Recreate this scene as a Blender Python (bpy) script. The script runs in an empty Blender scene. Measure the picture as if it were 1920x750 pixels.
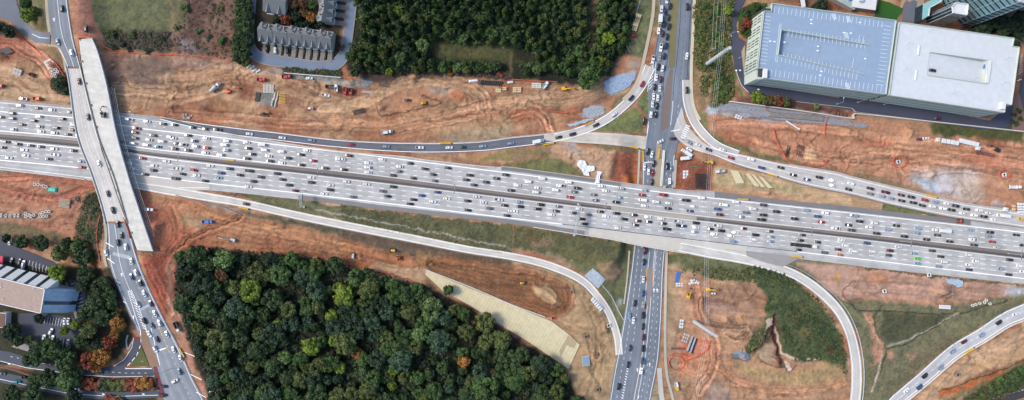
import bpy, bmesh, math, random
import numpy as np
from mathutils import Vector, Matrix
random.seed(7); rng = np.random.default_rng(7)
H = 450.0; S = 0.4; CX, CY = 960.0, 375.0
scene = bpy.context.scene
COL = bpy.data.collections.new('place'); scene.collection.children.link(COL)
GAIN = 1.55
def lin(c):
    c = np.asarray(c, float)/255.0
    return np.where(c <= .04045, c/12.92, ((c+.055)/1.055)**2.4)
def alb(c): return np.clip(lin(c)/GAIN, 0.004, .85)          # photographed sRGB tone -> base colour
def sm(a, b, x):
    t = np.clip((np.asarray(x, float)-a)/(b-a), 0, 1); return t*t*(3-2*t)
TILES = {r+str(i): (320*i, 250*k) for k, r in enumerate('ABC') for i in range(6)}
def T(tile, pts):
    if tile == 'G': return [tuple(map(float, p)) for p in pts]
    ox, oy = TILES[tile]; return [(ox+p[0]/3, oy+p[1]/3) for p in pts]
def T1(tile, x, y): return T(tile, [(x, y)])[0]
# ---------- noise
_N = [rng.random((64, 64)) for _ in range(12)]
def vnoise(x, y, k=0):
    t = _N[k % 12]; xi = np.floor(x).astype(int); yi = np.floor(y).astype(int); fx = x-xi; fy = y-yi
    fx = fx*fx*(3-2*fx); fy = fy*fy*(3-2*fy)
    a = t[xi % 64, yi % 64]; b = t[(xi+1) % 64, yi % 64]; c = t[xi % 64, (yi+1) % 64]; d = t[(xi+1) % 64, (yi+1) % 64]
    return (a*(1-fx)+b*fx)*(1-fy)+(c*(1-fx)+d*fx)*fy
def fbm(x, y, sc, o=4, k=0):
    s = 0; a = .5; x = x/sc+37.3*k; y = y/sc+11.7*k
    for i in range(o): s = s+a*(vnoise(x, y, k+i)-.5); x = x*2.03+5.1; y = y*2.03+9.2; a *= .5
    return s*2
# ---------- heights (ground pixels -> metres)
ROADL_L = [(70,-160),(80,-60),(88,0),(96,67),(126,127),(146,250),(176,333),(200,417),(207,500),(240,583),(263,633),(290,700),(308,750),(345,830),(380,900)]
ROADL_R = [(108,-160),(120,-60),(126,0),(136,67),(151,127),(182,250),(213,333),(238,417),(263,500),(300,583),(335,650),(362,710),(383,750),(420,830),(455,900)]
_ly = np.array([p[1] for p in ROADL_L], float); _lx = np.array([(a[0]+b[0])/2 for a, b in zip(ROADL_L, ROADL_R)])
RC = np.array([(1262,-200),(1258,0),(1250,150),(1243,250),(1232,350),(1218,460),(1205,550),(1188,700),(1160,900)], float)
ZB = 6.5
def zL(y): return ZB*(1-sm(475, 650, y))
def zC(y): return -5.5*sm(190, 330, y)*(1-sm(480, 640, y))
def G(gx, gy):
    gx = np.asarray(gx, float); gy = np.asarray(gy, float)
    xc = 960+(np.interp(gy, _ly, _lx)-960)*(1-ZB/H)
    u = gx-xc; lat = sm(-80, -32, u)*(1-sm(34, 85, u))
    val = (1-sm(135, 180, gy))+sm(362, 420, gy)
    a = zL(gy)*lat*val
    xc = np.interp(gy, RC[:, 1], RC[:, 0]); near = sm(300, 340, gy)*(1-sm(475, 520, gy))
    f = 45-27*near; u = np.abs(gx-xc)
    return a+zC(gy)*(1-sm(0, 1, (u-40)/f))
def P2W(px, py, z):                       # photographed place at a known height
    k = S*(H-z)/H; return ((px-CX)*k, (CY-py)*k, z)
def drape(px, py, dz=0., zf=None):
    px = np.asarray(px, float); py = np.asarray(py, float); gx, gy = px, py
    for _ in range(4):
        z = G(gx, gy) if zf is None else zf(px, py)+0*px
        k = 1-z/H; gx = CX+(px-CX)*k; gy = CY+(py-CY)*k
    return (gx-CX)*S, (CY-gy)*S, z+dz
def W(px, py, dz=0., zf=None):
    x, y, z = drape(px, py, dz, zf); return Vector((float(x), float(y), float(z)))
# ---------- object helpers
def tag(o, label=None, cat=None, group=None, kind=None):
    if label: o['label'] = label
    if cat: o['category'] = cat
    if group: o['group'] = group
    if kind: o['kind'] = kind
    return o
def link(o, parent=None):
    COL.objects.link(o)
    if parent: o.parent = parent
    return o
def empty(name, loc=(0,0,0), rz=0., label=None, cat=None, group=None):
    o = bpy.data.objects.new(name, None); o.location = loc; o.rotation_euler = (0,0,rz); o.empty_display_size = .5
    link(o); return tag(o, label, cat, group)
def meshobj(name, v, f, m, parent=None, smooth=False, cols=None, mi=None):
    me = bpy.data.meshes.new(name); me.from_pydata([tuple(map(float, p)) for p in v], [], [tuple(map(int, q)) for q in f])
    for mm in (m if isinstance(m, (list, tuple)) else [m]): me.materials.append(mm)
    if mi is not None: me.polygons.foreach_set('material_index', mi)
    if smooth: me.polygons.foreach_set('use_smooth', [True]*len(f))
    if cols is not None: setcol(me, cols)
    me.update(); return link(bpy.data.objects.new(name, me), parent)
def setcol(me, cols):
    a = me.color_attributes.new('Col', 'FLOAT_COLOR', 'POINT')
    c = np.ones((len(cols), 4), np.float32); c[:, :3] = cols; a.data.foreach_set('color', c.ravel())
def gridfaces(nx, ny):
    i = np.arange(nx*ny).reshape(ny, nx)
    return np.stack([i[:-1, :-1], i[:-1, 1:], i[1:, 1:], i[1:, :-1]], -1).reshape(-1, 4)
def fastmesh(name, v, f, m, cols=None, smooth=True, parent=None):
    me = bpy.data.meshes.new(name); n = f.shape[1]
    me.vertices.add(len(v)); me.vertices.foreach_set('co', np.asarray(v, np.float32).ravel())
    me.loops.add(f.size); me.loops.foreach_set('vertex_index', f.ravel().astype(np.int32))
    me.polygons.add(len(f)); me.polygons.foreach_set('loop_start', np.arange(0, f.size, n, dtype=np.int32))
    me.update(calc_edges=True)
    if smooth: me.polygons.foreach_set('use_smooth', np.ones(len(f), bool))
    me.materials.append(m)
    if cols is not None: setcol(me, cols)
    me.validate(); return link(bpy.data.objects.new(name, me), parent)
class MB:
    def __init__(s): s.v = []; s.f = []; s.mi = []; s.cur = 0
    def add(s, v, f):
        b = len(s.v); s.v += [tuple(p) for p in v]; s.f += [tuple(b+i for i in q) for q in f]; s.mi += [s.cur]*len(f); return s
    def box(s, c, d, rz=0., taper=(1,1), ry=0., bev=0.):
        x, y, z = d[0]/2, d[1]/2, d[2]/2; tx, ty = taper
        if bev > 0:
            o = []
            for zz, kx, ky in ((-z, 1, 1), (z-bev, tx, ty), (z, tx*(1-bev/x*.9), ty*(1-bev/y*.9))):
                X, Y = x*kx, y*ky; b = min(bev, X*.6, Y*.6)
                o += [(-X+b,-Y,zz),(X-b,-Y,zz),(X,-Y+b,zz),(X,Y-b,zz),(X-b,Y,zz),(-X+b,Y,zz),(-X,Y-b,zz),(-X,-Y+b,zz)]
            f = [tuple(range(7,-1,-1)), tuple(range(16,24))]
            for r in (0, 8):
                for i in range(8): f.append((r+i, r+(i+1) % 8, r+8+(i+1) % 8, r+8+i))
        else:
            o = [(-x,-y,-z),(x,-y,-z),(x,y,-z),(-x,y,-z),(-x*tx,-y*ty,z),(x*tx,-y*ty,z),(x*tx,y*ty,z),(-x*tx,y*ty,z)]
            f = [(3,2,1,0),(4,5,6,7),(0,1,5,4),(1,2,6,5),(2,3,7,6),(3,0,4,7)]
        m = Matrix.Translation(c) @ Matrix.Rotation(rz, 4, 'Z') @ Matrix.Rotation(ry, 4, 'Y')
        return s.add([m @ Vector(p) for p in o], f)
    def cyl(s, a, b, r0, r1=None, n=8, caps=True):
        a = Vector(a); b = Vector(b); r1 = r0 if r1 is None else r1
        q = (b-a).to_track_quat('Z', 'Y'); v = []
        for p, r in ((a, r0), (b, r1)):
            for i in range(n): v.append(p+q @ Vector((r*math.cos(6.28318*i/n), r*math.sin(6.28318*i/n), 0)))
        f = [(i, (i+1) % n, n+(i+1) % n, n+i) for i in range(n)]
        if caps: f += [tuple(range(n-1,-1,-1)), tuple(range(n, 2*n))]
        return s.add(v, f)
    def prism(s, pts, z0, z1):
        n = len(pts); v = [(p[0], p[1], z0) for p in pts]+[(p[0], p[1], z1) for p in pts]
        a = sum(pts[i][0]*pts[(i+1) % n][1]-pts[(i+1) % n][0]*pts[i][1] for i in range(n))
        if a < 0:
            v = v[:n][::-1]+v[n:][::-1]
        return s.add(v, [tuple(range(n-1,-1,-1)), tuple(range(n, 2*n))]+[(i, (i+1) % n, n+(i+1) % n, n+i) for i in range(n)])
    def tube_ring(s, c, R, r, h, n=14):
        v = []
        for z in (0, h):
            for rr in (R, r):
                for i in range(n): v.append((c[0]+rr*math.cos(6.28318*i/n), c[1]+rr*math.sin(6.28318*i/n), c[2]+z))
        f = []
        for i in range(n):
            j = (i+1) % n
            f += [(i,j,2*n+j,2*n+i),(n+j,n+i,3*n+i,3*n+j),(2*n+i,2*n+j,3*n+j,3*n+i),(j,i,n+i,n+j)]
        return s.add(v, f)
    def build(s, name, m, parent=None, smooth=False):
        return meshobj(name, s.v, s.f, m, parent, smooth, mi=s.mi if isinstance(m, (list, tuple)) else None)
def dup(root, loc, rz=0., label=None, color=None, name=None, scale=None, group=None):
    r = root.copy(); link(r); r.location = loc; r.rotation_euler = (0,0,rz)
    if scale: r.scale = (scale,)*3 if not isinstance(scale, tuple) else scale
    if label: r['label'] = label
    if group: r['group'] = group
    if color is not None: r.color = (*color, 1)
    for ch in list(root.children):
        c = ch.copy(); link(c, r)
        if color is not None: c.color = (*color, 1)
        for g in ch.children:
            d = g.copy(); link(d, c)
            if color is not None: d.color = (*color, 1)
    return r
# ---------- materials
def nodes(name):
    m = bpy.data.materials.new(name); m.use_nodes = True; nt = m.node_tree
    return m, nt, nt.nodes['Principled BSDF']
def mat(name, rgb, rough=.8, var=.15, sc=1.5, metal=0., objcol=False, bump=0., seen=True, coat=0., objvar=0.):
    m, nt, b = nodes(name); N = nt.nodes; L = nt.links
    b.inputs['Roughness'].default_value = rough; b.inputs['Metallic'].default_value = metal
    if coat: b.inputs['Coat Weight'].default_value = coat
    tc = N.new('ShaderNodeTexCoord'); no = N.new('ShaderNodeTexNoise'); no.inputs['Scale'].default_value = sc; no.inputs['Detail'].default_value = 5
    L.new(tc.outputs['Object'], no.inputs['Vector'])
    mr = N.new('ShaderNodeMapRange'); mr.inputs['From Min'].default_value = .3; mr.inputs['From Max'].default_value = .7
    mr.inputs['To Min'].default_value = 1-var; mr.inputs['To Max'].default_value = 1+var; L.new(no.outputs['Fac'], mr.inputs['Value'])
    mx = N.new('ShaderNodeVectorMath'); mx.operation = 'SCALE'
    if objcol:
        oi = N.new('ShaderNodeObjectInfo'); L.new(oi.outputs['Color'], mx.inputs[0])
    else: mx.inputs[0].default_value = tuple(alb(rgb)) if seen else tuple(rgb)
    L.new(mr.outputs[0], mx.inputs['Scale']); L.new(mx.outputs[0], b.inputs['Base Color'])
    if bump:
        bp = N.new('ShaderNodeBump'); bp.inputs['Strength'].default_value = bump; L.new(no.outputs['Fac'], bp.inputs['Height']); L.new(bp.outputs[0], b.inputs['Normal'])
    return m
def attrmat(name, rough, var, scales, bump=0.3, bd=.2):
    m, nt, b = nodes(name); N = nt.nodes; L = nt.links; b.inputs['Roughness'].default_value = rough
    b.inputs['Specular IOR Level'].default_value = .25
    at = N.new('ShaderNodeAttribute'); at.attribute_name = 'Col'; geo = N.new('ShaderNodeNewGeometry'); cur = at.outputs['Color']; last = None
    for sc, vv in zip(scales, var):
        no = N.new('ShaderNodeTexNoise'); no.inputs['Scale'].default_value = sc; no.inputs['Detail'].default_value = 4; no.inputs['Roughness'].default_value = .6
        L.new(geo.outputs['Position'], no.inputs['Vector'])
        mr = N.new('ShaderNodeMapRange'); mr.inputs['From Min'].default_value = .3; mr.inputs['From Max'].default_value = .7
        mr.inputs['To Min'].default_value = 1-vv; mr.inputs['To Max'].default_value = 1+vv; L.new(no.outputs['Fac'], mr.inputs['Value'])
        mx = N.new('ShaderNodeVectorMath'); mx.operation = 'SCALE'; L.new(cur, mx.inputs[0]); L.new(mr.outputs[0], mx.inputs['Scale']); cur = mx.outputs[0]; last = no
    L.new(cur, b.inputs['Base Color'])
    bp = N.new('ShaderNodeBump'); bp.inputs['Strength'].default_value = bump; bp.inputs['Distance'].default_value = bd
    L.new(last.outputs['Fac'], bp.inputs['Height']); L.new(bp.outputs[0], b.inputs['Normal'])
    return m
M = {}
M['ground'] = attrmat('soil_and_grass', .95, (.10, .16), (.12, 1.3), .6, .3)
M['pave'] = attrmat('pavement', .85, (.05, .05), (.15, 1.6), .15, .03)
def banded(name, rgb, rot, scale, depth, rough=.9, var=.1):
    m = mat(name, rgb, rough, var, .25); nt = m.node_tree; N = nt.nodes; L = nt.links; b = N['Principled BSDF']; src = b.inputs['Base Color'].links[0].from_socket
    geo = N.new('ShaderNodeNewGeometry'); mp = N.new('ShaderNodeMapping'); mp.inputs['Rotation'].default_value[2] = math.radians(rot); L.new(geo.outputs['Position'], mp.inputs[0])
    wv = N.new('ShaderNodeTexWave'); wv.inputs['Scale'].default_value = scale; wv.inputs['Distortion'].default_value = 1.2; wv.inputs['Detail'].default_value = 3; wv.wave_profile = 'SAW'; L.new(mp.outputs[0], wv.inputs[0])
    mr = N.new('ShaderNodeMapRange'); mr.inputs['To Min'].default_value = 1-depth; mr.inputs['To Max'].default_value = 1+depth*.4; L.new(wv.outputs['Fac'], mr.inputs['Value'])
    mx = N.new('ShaderNodeVectorMath'); mx.operation = 'SCALE'; L.new(src, mx.inputs[0]); L.new(mr.outputs[0], mx.inputs['Scale']); L.new(mx.outputs[0], b.inputs['Base Color']); return m
M['blanket'] = banded('straw_blanket', (226,212,172), 30, .13, .1)
M['deck_new'] = banded('new_deck_concrete', (228,223,212), 100, .05, .07, .85, .12)
M['conc'] = mat('concrete', (196,192,186), .85, .10, .5)
M['conc_white'] = mat('new_concrete', (228,222,212), .85, .07, .3)
M['conc_dark'] = mat('stained_concrete', (140,134,128), .85, .2, .6)
M['paint_w'] = mat('white_road_paint', (.8,.8,.79), .6, .12, 2, seen=False)
M['paint_y'] = mat('yellow_road_paint', (225,175,40), .6, .12, 2)
M['paint_r'] = mat('red_brick_paving', (140,75,75), .8, .15, 3)
M['car'] = mat('car_paint', None, .3, .02, 1, objcol=True, coat=.5)
M['glass'] = mat('dark_car_glass', (.012,.015,.02), .08, .05, 1, seen=False)
M['black'] = mat('black_rubber', (.02,.02,.022), .7, .1, 3, seen=False)
M['steel'] = mat('galvanised_steel', (196,204,208), .5, .1, 1)
M['dark_steel'] = mat('dark_steel', (70,68,68), .5, .2, 1, metal=.4)
M['rust'] = mat('rusted_steel', (120,84,72), .8, .25, 2)
M['orange'] = mat('orange_mesh', (222,98,72), .8, .12, 2)
M['wood'] = mat('new_lumber', (222,196,150), .8, .15, 2)
M['ywood'] = mat('yellow_timber', (220,185,70), .8, .15, 2)
M['yellow'] = mat('yellow_paint', (240,185,25), .45, .1, 1)
M['orangep'] = mat('orange_machine_paint', (235,100,45), .45, .12, 1)
M['redp'] = mat('red_machine_paint', (200,50,60), .45, .12, 1)
M['white'] = mat('white_painted_metal', (236,238,240), .5, .06, 1)
M['blue'] = mat('blue_paint', (70,120,190), .5, .1, 1)
M['teal'] = mat('teal_sheet', (60,200,175), .6, .15, 2)
M['tarp'] = mat('white_tarp', (240,242,248), .6, .05, .5, bump=.5)
M['leaf'] = None
# ---------- curves
def cr(pts, step=4.0):                      # Catmull-Rom resampled in pixels
    p = np.array(pts, float); p = np.vstack([2*p[0]-p[1], p, 2*p[-1]-p[-2]]); out = []
    for i in range(1, len(p)-2):
        n = max(1, int(np.hypot(*(p[i+1]-p[i]))/step)); t = np.linspace(0, 1, n, endpoint=False)[:, None]
        a, b, c, d = p[i-1], p[i], p[i+1], p[i+2]
        out.append(.5*((2*b)+(-a+c)*t+(2*a-5*b+4*c-d)*t**2+(-a+3*b-3*c+d)*t**3))
    out.append(p[-2][None]); return np.vstack(out)
def resample(p, n):
    d = np.r_[0, np.cumsum(np.hypot(*np.diff(p, axis=0).T))]; t = np.linspace(0, d[-1], n)
    return np.stack([np.interp(t, d, p[:, 0]), np.interp(t, d, p[:, 1])], 1)
def edges(cw):                              # centre + width points -> two edge lines
    c = cr([(a[0], a[1]) for a in cw]); n = len(c); ctrl = np.array(cw, float)
    d = np.r_[0, np.cumsum(np.hypot(*np.diff(ctrl[:, :2], axis=0).T))]; dd = np.r_[0, np.cumsum(np.hypot(*np.diff(c, axis=0).T))]
    w = np.interp(dd/dd[-1], d/d[-1], ctrl[:, 2])[:, None]/2; t = np.gradient(c, axis=0); t /= np.linalg.norm(t, axis=1)[:, None]
    nn = np.stack([t[:, 1], -t[:, 0]], 1); return c+nn*w, c-nn*w
ROADMASK = []                               # outlines the terrain must stay flat under
def pavecol(px, py, u, base, style, lanes):
    c = np.tile(alb(base), (len(px), 1)); k = 1+.10*fbm(px, py, 60, 3, 2)+.07*fbm(px, py, 9, 3, 4)
    if lanes:
        ph = u*lanes; w = np.abs((ph % 1)-.5)                  # wheel paths darker, strip between them lighter
        k = k*(1-.02+.055*np.cos(ph*2*np.pi)+.06*np.cos(ph*4*np.pi)+.2*fbm(px*.08+u*0, u*lanes*3.5, 1, 3, 6))
    if lanes >= 5:
        ci = np.floor((px-py*.2)/23.).astype(int); li = np.floor(u*10).astype(int); hsh = ((ci*7919+li*104729) % 97)/97.
        k = k*np.where(hsh < .06, .9, np.where(hsh > .95, 1.07, 1.))*(1-.035*(((px-py*.2) % 11.5) < 1.4))*(1+.05*np.sign(np.sin(ci*1.7+li*.0)))
    if style == 'conc': k = k*(1-.06*((px % 5.2) < .5))
    return c*k[:, None]
def loft(name, Lp, Rp, base, dz=.06, lanes=0, across=12, step=3., zf=None, parent=None, style='', kind='structure', mask=True, th=0):
    n = max(2, int(max(np.hypot(*np.diff(Lp, axis=0).T).sum(), np.hypot(*np.diff(Rp, axis=0).T).sum())/step))
    a = resample(Lp, n); b = resample(Rp, n); u = np.linspace(0, 1, across+1)[:, None]
    px = (a[:, 0]*(1-u)+b[:, 0]*u).ravel(); py = (a[:, 1]*(1-u)+b[:, 1]*u).ravel(); uu = np.repeat(u.ravel(), n)
    x, y, z = drape(px, py, dz, zf); f = gridfaces(n, across+1)
    v = np.stack([x, y, z], 1); p0, p1, p2 = v[f[0, 0]], v[f[0, 1]], v[f[0, 2]]
    if np.cross(p1-p0, p2-p0)[2] < 0: f = f[:, ::-1]
    o = fastmesh(name, v, f, M['pave'], pavecol(px, py, uu, base, style, lanes), parent=parent)
    if kind and not parent: tag(o, kind=kind)
    if mask: ROADMASK.append(np.vstack([a, b[::-1]]))
    return o
def sheet(name, pts, base, dz=.065, mat_=None, step=4., zf=None, mask=True, kind='structure', parent=None, cut=True):
    bm = bmesh.new(); vs = [bm.verts.new((p[0], -p[1], 0)) for p in pts]; es = [bm.edges.new((vs[i], vs[(i+1) % len(vs)])) for i in range(len(vs))]
    bmesh.ops.triangle_fill(bm, use_beauty=True, edges=es)
    xs = [p[0] for p in pts]; ys = [p[1] for p in pts]
    if cut:
        st = max(step*2, 8)
        for X in np.arange(min(xs)+st, max(xs), st): bmesh.ops.bisect_plane(bm, geom=bm.verts[:]+bm.edges[:]+bm.faces[:], plane_co=(X,0,0), plane_no=(1,0,0))
        for Y in np.arange(min(ys)+st, max(ys), st): bmesh.ops.bisect_plane(bm, geom=bm.verts[:]+bm.edges[:]+bm.faces[:], plane_co=(0,-Y,0), plane_no=(0,1,0))
    bmesh.ops.recalc_face_normals(bm, faces=bm.faces[:]); bm.normal_update()
    if bm.faces and sum(f.normal.z*f.calc_area() for f in bm.faces) < 0: bmesh.ops.reverse_faces(bm, faces=bm.faces[:])
    px = np.array([v.co.x for v in bm.verts]); py = np.array([-v.co.y for v in bm.verts]); x, y, z = drape(px, py, dz, zf)
    for i, v in enumerate(bm.verts): v.co = (x[i], y[i], z[i])
    me = bpy.data.meshes.new(name); bm.to_mesh(me); bm.free(); me.materials.append(mat_ or M['pave'])
    if mat_ is None: setcol(me, pavecol(px, py, 0*px, base, '', 0))
    o = link(bpy.data.objects.new(name, me), parent)
    if kind and not parent: tag(o, kind=kind)
    if mask: ROADMASK.append(np.array(pts, float))
    return o
class Marks:
    def __init__(s): s.v = []; s.f = []
    def line(s, p, w=.22, dash=None, dz=.08, zf=None):
        p = np.asarray(p, float); L = np.hypot(*np.diff(p, axis=0).T).sum()
        n = max(2, int(L/2.0)); q = resample(p, n); t = np.gradient(q, axis=0); t /= np.maximum(1e-6, np.linalg.norm(t, axis=1))[:, None]
        nn = np.stack([t[:, 1], -t[:, 0]], 1)*w/S/2; a = q+nn; b = q-nn
        ax, ay, az = drape(a[:, 0], a[:, 1], dz, zf); bx, by, bz = drape(b[:, 0], b[:, 1], dz, zf); base = len(s.v)
        for i in range(n): s.v += [(ax[i], ay[i], az[i]), (bx[i], by[i], bz[i])]
        for i in range(n-1):
            if dash and ((i*L/(n-1)) % (dash[0]+dash[1])) > dash[0]: continue
            s.f.append((base+2*i, base+2*i+1, base+2*i+3, base+2*i+2))
    def build(s, name, m, kind='structure'):
        fs = []
        for q in s.f:
            a, b, c = (Vector(s.v[i]) for i in q[:3]); fs.append(q if (b-a).cross(c-a).z > 0 else q[::-1])
        return tag(meshobj(name, s.v, fs, m), kind=kind)
def fn(pts):
    p = cr(pts, 10); return lambda x: np.interp(x, p[:, 0], p[:, 1])
# ---------- the highway
TOP = fn([(-250,165),(0,188),(137,200),(213,210),(320,222),(400,243),(500,262),(640,283),(750,292),(807,300),(920,312),(960,314),(1093,332),(1147,340),(1200,347),(1280,357),(1347,360),(1467,375),(1600,388),(1700,400),(1820,413),(1920,425),(2170,460)])
M1 = fn([(-250,232),(0,251),(150,264),(230,277),(320,289),(640,322),(960,362),(1280,402),(1600,437),(1920,473),(2170,503)])
M2 = fn([(-250,242),(0,262),(150,276),(230,284),(320,297),(640,334),(960,372),(1280,410),(1600,447),(1920,485),(2170,515)])
BOT = fn([(-250,292),(0,318),(170,338),(256,352),(320,362),(393,357),(570,375),(640,383),(717,393),(853,408),(960,420),(1070,437),(1147,449),(1193,459),(1280,474),(1330,480),(1400,483),(1468,483),(1600,497),(1620,500),(1787,518),(1920,532),(2170,558)])
X0, X1 = -250, 2170
xs = np.arange(X0, X1+1, 8.)
def off0(x): return np.interp(x, [353, 560], [5.5, .7])
zf0 = lambda px, py: 0.
def hw(fa, fb): return np.stack([xs, fa(xs)], 1), np.stack([xs, fb(xs)], 1)
loft('highway', *hw(TOP, M1), (194,192,189), .05, lanes=5, across=40, zf=zf0)
loft('highway', *hw(M2, BOT), (196,194,191), .05, lanes=5, across=40, zf=zf0)
mid = lambda x: (M1(x)*.48+M2(x)*.52)
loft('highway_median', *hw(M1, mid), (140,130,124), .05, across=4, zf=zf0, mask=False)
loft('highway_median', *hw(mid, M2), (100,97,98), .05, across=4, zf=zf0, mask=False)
ROADMASK.append(np.vstack([np.stack([xs, M1(xs)], 1), np.stack([xs, M2(xs)], 1)[::-1]]))
mk = Marks(); D = (7.6, 22.9)
for k in range(5):
    q = np.stack([xs, M1(xs)-off0(xs)-9.05*k], 1)
    mk.line(q, .6 if k in (0, 4) else .3, None if k in (0, 4) else (9, 12), zf=zf0)
    q = np.stack([xs, M2(xs)+off0(xs)*.25+.8+9.05*k], 1)
    mk.line(q, .6 if k in (0, 4) else .3, None if k in (0, 4) else (9, 12), zf=zf0)
x2 = xs[xs < 330]
for k, dsh in ((5, (5, 13)), (6, None)): mk.line(np.stack([x2, M1(x2)-4-9.05*k], 1), .3, dsh, zf=zf0)
mk.line([(393,352),(320,352),(100,325),(-250,284)], .3, zf=zf0)
x2 = xs[(xs > 1050) & (xs < 1500)]; mk.line(np.stack([x2, M2(x2)+37], 1), .5, zf=zf0)
mk.build('highway_lane_markings', M['paint_w'])
# lighter concrete of the spans over the crossroad
# ---------- ramps and side roads (centre x, y, width in pixels)
def road(name, cw, base, lanes, marks=(), dz=.1, style='', wide_edge=None, across=12):
    a, b = edges(cw); o = loft(name, a, b, base, dz, lanes=lanes, across=across, style=style)
    n = max(len(a), len(b)); a = resample(a, n); b = resample(b, n)
    if marks:
        m = Marks()
        for u, w, dsh in marks: m.line(a*(1-u)+b*u, w, dsh, dz+.03)
        m.build('road_markings', M['paint_w'])
    return a, b
E = [(.07, .4, None), (.93, .4, None)]
R = {}
R['collector'] = [(300,221,4),(345,231,8),(420,244,14),(510,255,15),(640,270,14),(773,277,18),(890,275,18),(960,267,20),(1030,259,18),(1077,250,17)]
road('collector_ramp', R['collector'], (112,114,122), 2, E)
R['curve'] = [(1040,258,16),(1077,249,16),(1118,234,16),(1151,214,16),(1184,184,17),(1204,157,19),(1219,125,21)]
road('curving_ramp', R['curve'], (206,201,195), 2, E, dz=.12, style='conc')
R['exit'] = [(1020,258,10),(1090,258,20),(1150,261,22),(1212,268,24)]
road('exit_ramp', R['exit'], (212,203,190), 1, (), dz=.14)
R['nbramp'] = [(1288,150,18),(1289,190,17),(1300,224,17),(1318,250,17),(1345,273,15),(1385,288,11)]
NEu = cr([(1278,200),(1287,232),(1312,262),(1323,270),(1347,280),(1400,292),(1467,307),(1563,323),(1600,333),(1700,357),(1800,380),(1883,393),(1920,400),(2170,432)])
NEl = cr([(1262,245),(1272,262),(1300,280),(1340,292),(1380,308),(1427,322),(1513,347),(1600,365),(1667,382),(1760,402),(1827,413),(1920,426),(2170,462)])
road('turning_ramp', R['nbramp'], (204,199,192), 1, E, dz=.11)
loft('northeast_ramp', NEu, NEl, (206,201,196), .09, lanes=2, across=14)
m = Marks(); n = 300; a = resample(NEu, n); b = resample(NEl, n)
m.line((a*.9+b*.1)[30:], .3, None, .12); m.line((a*.1+b*.9)[30:], .3, None, .12); m.line((a*.48+b*.52)[60:], .25, (5, 12), .12); m.build('road_markings', M['paint_w'])
R['southwest'] = [(230,343,12),(320,358,17),(393,370,16),(461,382,15),(553,403,15),(640,421,15),(773,447,15),(873,467,14),(960,481,14),(1027,497,15),(1087,523,15),(1120,555,14),(1143,590,14),(1157,630,14),(1161,665,14)]
road('southwest_ramp', R['southwest'], (216,209,198), 1, [(.14,.3,None),(.86,.3,None)], dz=.1, style='conc')
R['southeast'] = [(1270,462,18),(1330,474,20),(1385,484,18),(1440,497,17),(1490,515,17),(1533,543,18),(1570,580,18),(1592,620,18),(1603,665,19),(1606,710,20),(1602,760,20),(1590,830,20)]
road('southeast_loop_ramp', R['southeast'], (216,212,204), 1, [(.12,.3,None),(.88,.3,None)], dz=.1, style='conc')
R['farright'] = [(1590,850,23),(1675,757,23),(1690,743,23),(1733,707,24),(1787,660,25),(1840,628,25),(1883,600,26),(1920,584,28),(2050,535,28)]
road('lower_right_ramp', R['farright'], (202,202,202), 2, E+[(.5,.2,(4,9))], dz=.1)
road('corner_road', [(1800,775,16),(1853,757,16),(1920,737,16),(2050,700,16)], (70,68,74), 2, [(.1,.4,None)], dz=.1)
# crossroad under the highway
CL = cr([(1244,-200),(1237,0),(1233,60),(1224,110),(1214,150),(1216,200),(1210,260),(1205,300),(1203,352),(1193,420),(1187,470),(1181,520),(1172,580),(1160,650),(1150,700),(1142,750),(1120,880)])
CR_ = cr([(1310,-200),(1298,0),(1295,60),(1291,140),(1285,190),(1279,240),(1266,290),(1262,352),(1253,420),(1247,470),(1243,520),(1240,600),(1235,670),(1226,720),(1220,750),(1200,880)])
CL, CR_ = resample(CL, 360), resample(CR_, 360)
loft('crossroad', CL, CR_, (130,138,148), .08, lanes=6, across=24)
def cu(u, y0, y1):
    q = CL*(1-u)+CR_*u; return q[(q[:, 1] >= y0) & (q[:, 1] <= y1)]
m = Marks()
m.line(cu(.03,-190,130), .3); m.line(cu(.97,-190,200), .3)
m.line(cu(.22,-190,235), .2, (4,8)); m.line(cu(.40,-190,235), .25); m.line(cu(.66,-190,235), .3); m.line(cu(.82,-190,235), .2, (4,8))
for u in (.04, .97): m.line(cu(u,290,760), .3, None, .11)
for u in (.18, .33): m.line(cu(u,300,760), .2, (4,8), .11)
for u in (.76, .88): m.line(cu(u,300,760), .2, (4,8), .11)
m.line(cu(.60,540,760), .25, None, .11); m.line(cu(.68,300,760), .25, None, .11); m.line(cu(.50,300,345), .25, None, .11)
m.line(cu(.52,470,575), .25, None, .11); m.line(cu(.72,470,540), .25, None, .11)
for x in np.linspace(0, 1, 9):                       # hatched gore beside the turning lanes
    m.line([(1217+x*2, 168-x*48), (1223+x*4, 160-x*46)], .35, None, .11)
m.line([(1214,172),(1219,140),(1228,110)], .3, None, .11); m.line([(1225,172),(1228,140),(1230,115)], .3, None, .11)
m.line([(1258,246),(1275,243)], .5, None, .11); m.line([(1207,305),(1230,303)], .5, None, .13)
for t in np.linspace(0, 1, 7): m.line([(1276+t*10, 256-t*22), (1284+t*10, 260-t*22)], .5, None, .17)   # crosswalk bars
for y in (250, 257): m.line([(1213,y),(1216,y-22)], .3, None, .17)
for (x, y) in ((1232,541),(1226,541),(1216,526),(1218,560),(1180,680),(1195,690),(1218,680),(1197,740)):
    m.line([(x,y),(x,y+7)], .5, None, .11); m.line([(x-2,y+2),(x,y),(x+2,y+2)], .4, None, .11)
for k in range(14): m.line([(1172+k*.2-3.3*k/3+3,690+k*5),(1175+k*.2-3.3*k/3+3,692+k*5)], .5, None, .11)
m.build('road_markings', M['paint_w'])
my = Marks(); my.line([(1212,504),(1213,530)], .7, None, .12); my.line([(1225,504),(1224,530)], .7, None, .12)
my.line(cu(.585,560,760), .2, None, .11)
my.build('yellow_road_markings', M['paint_y'])
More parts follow.
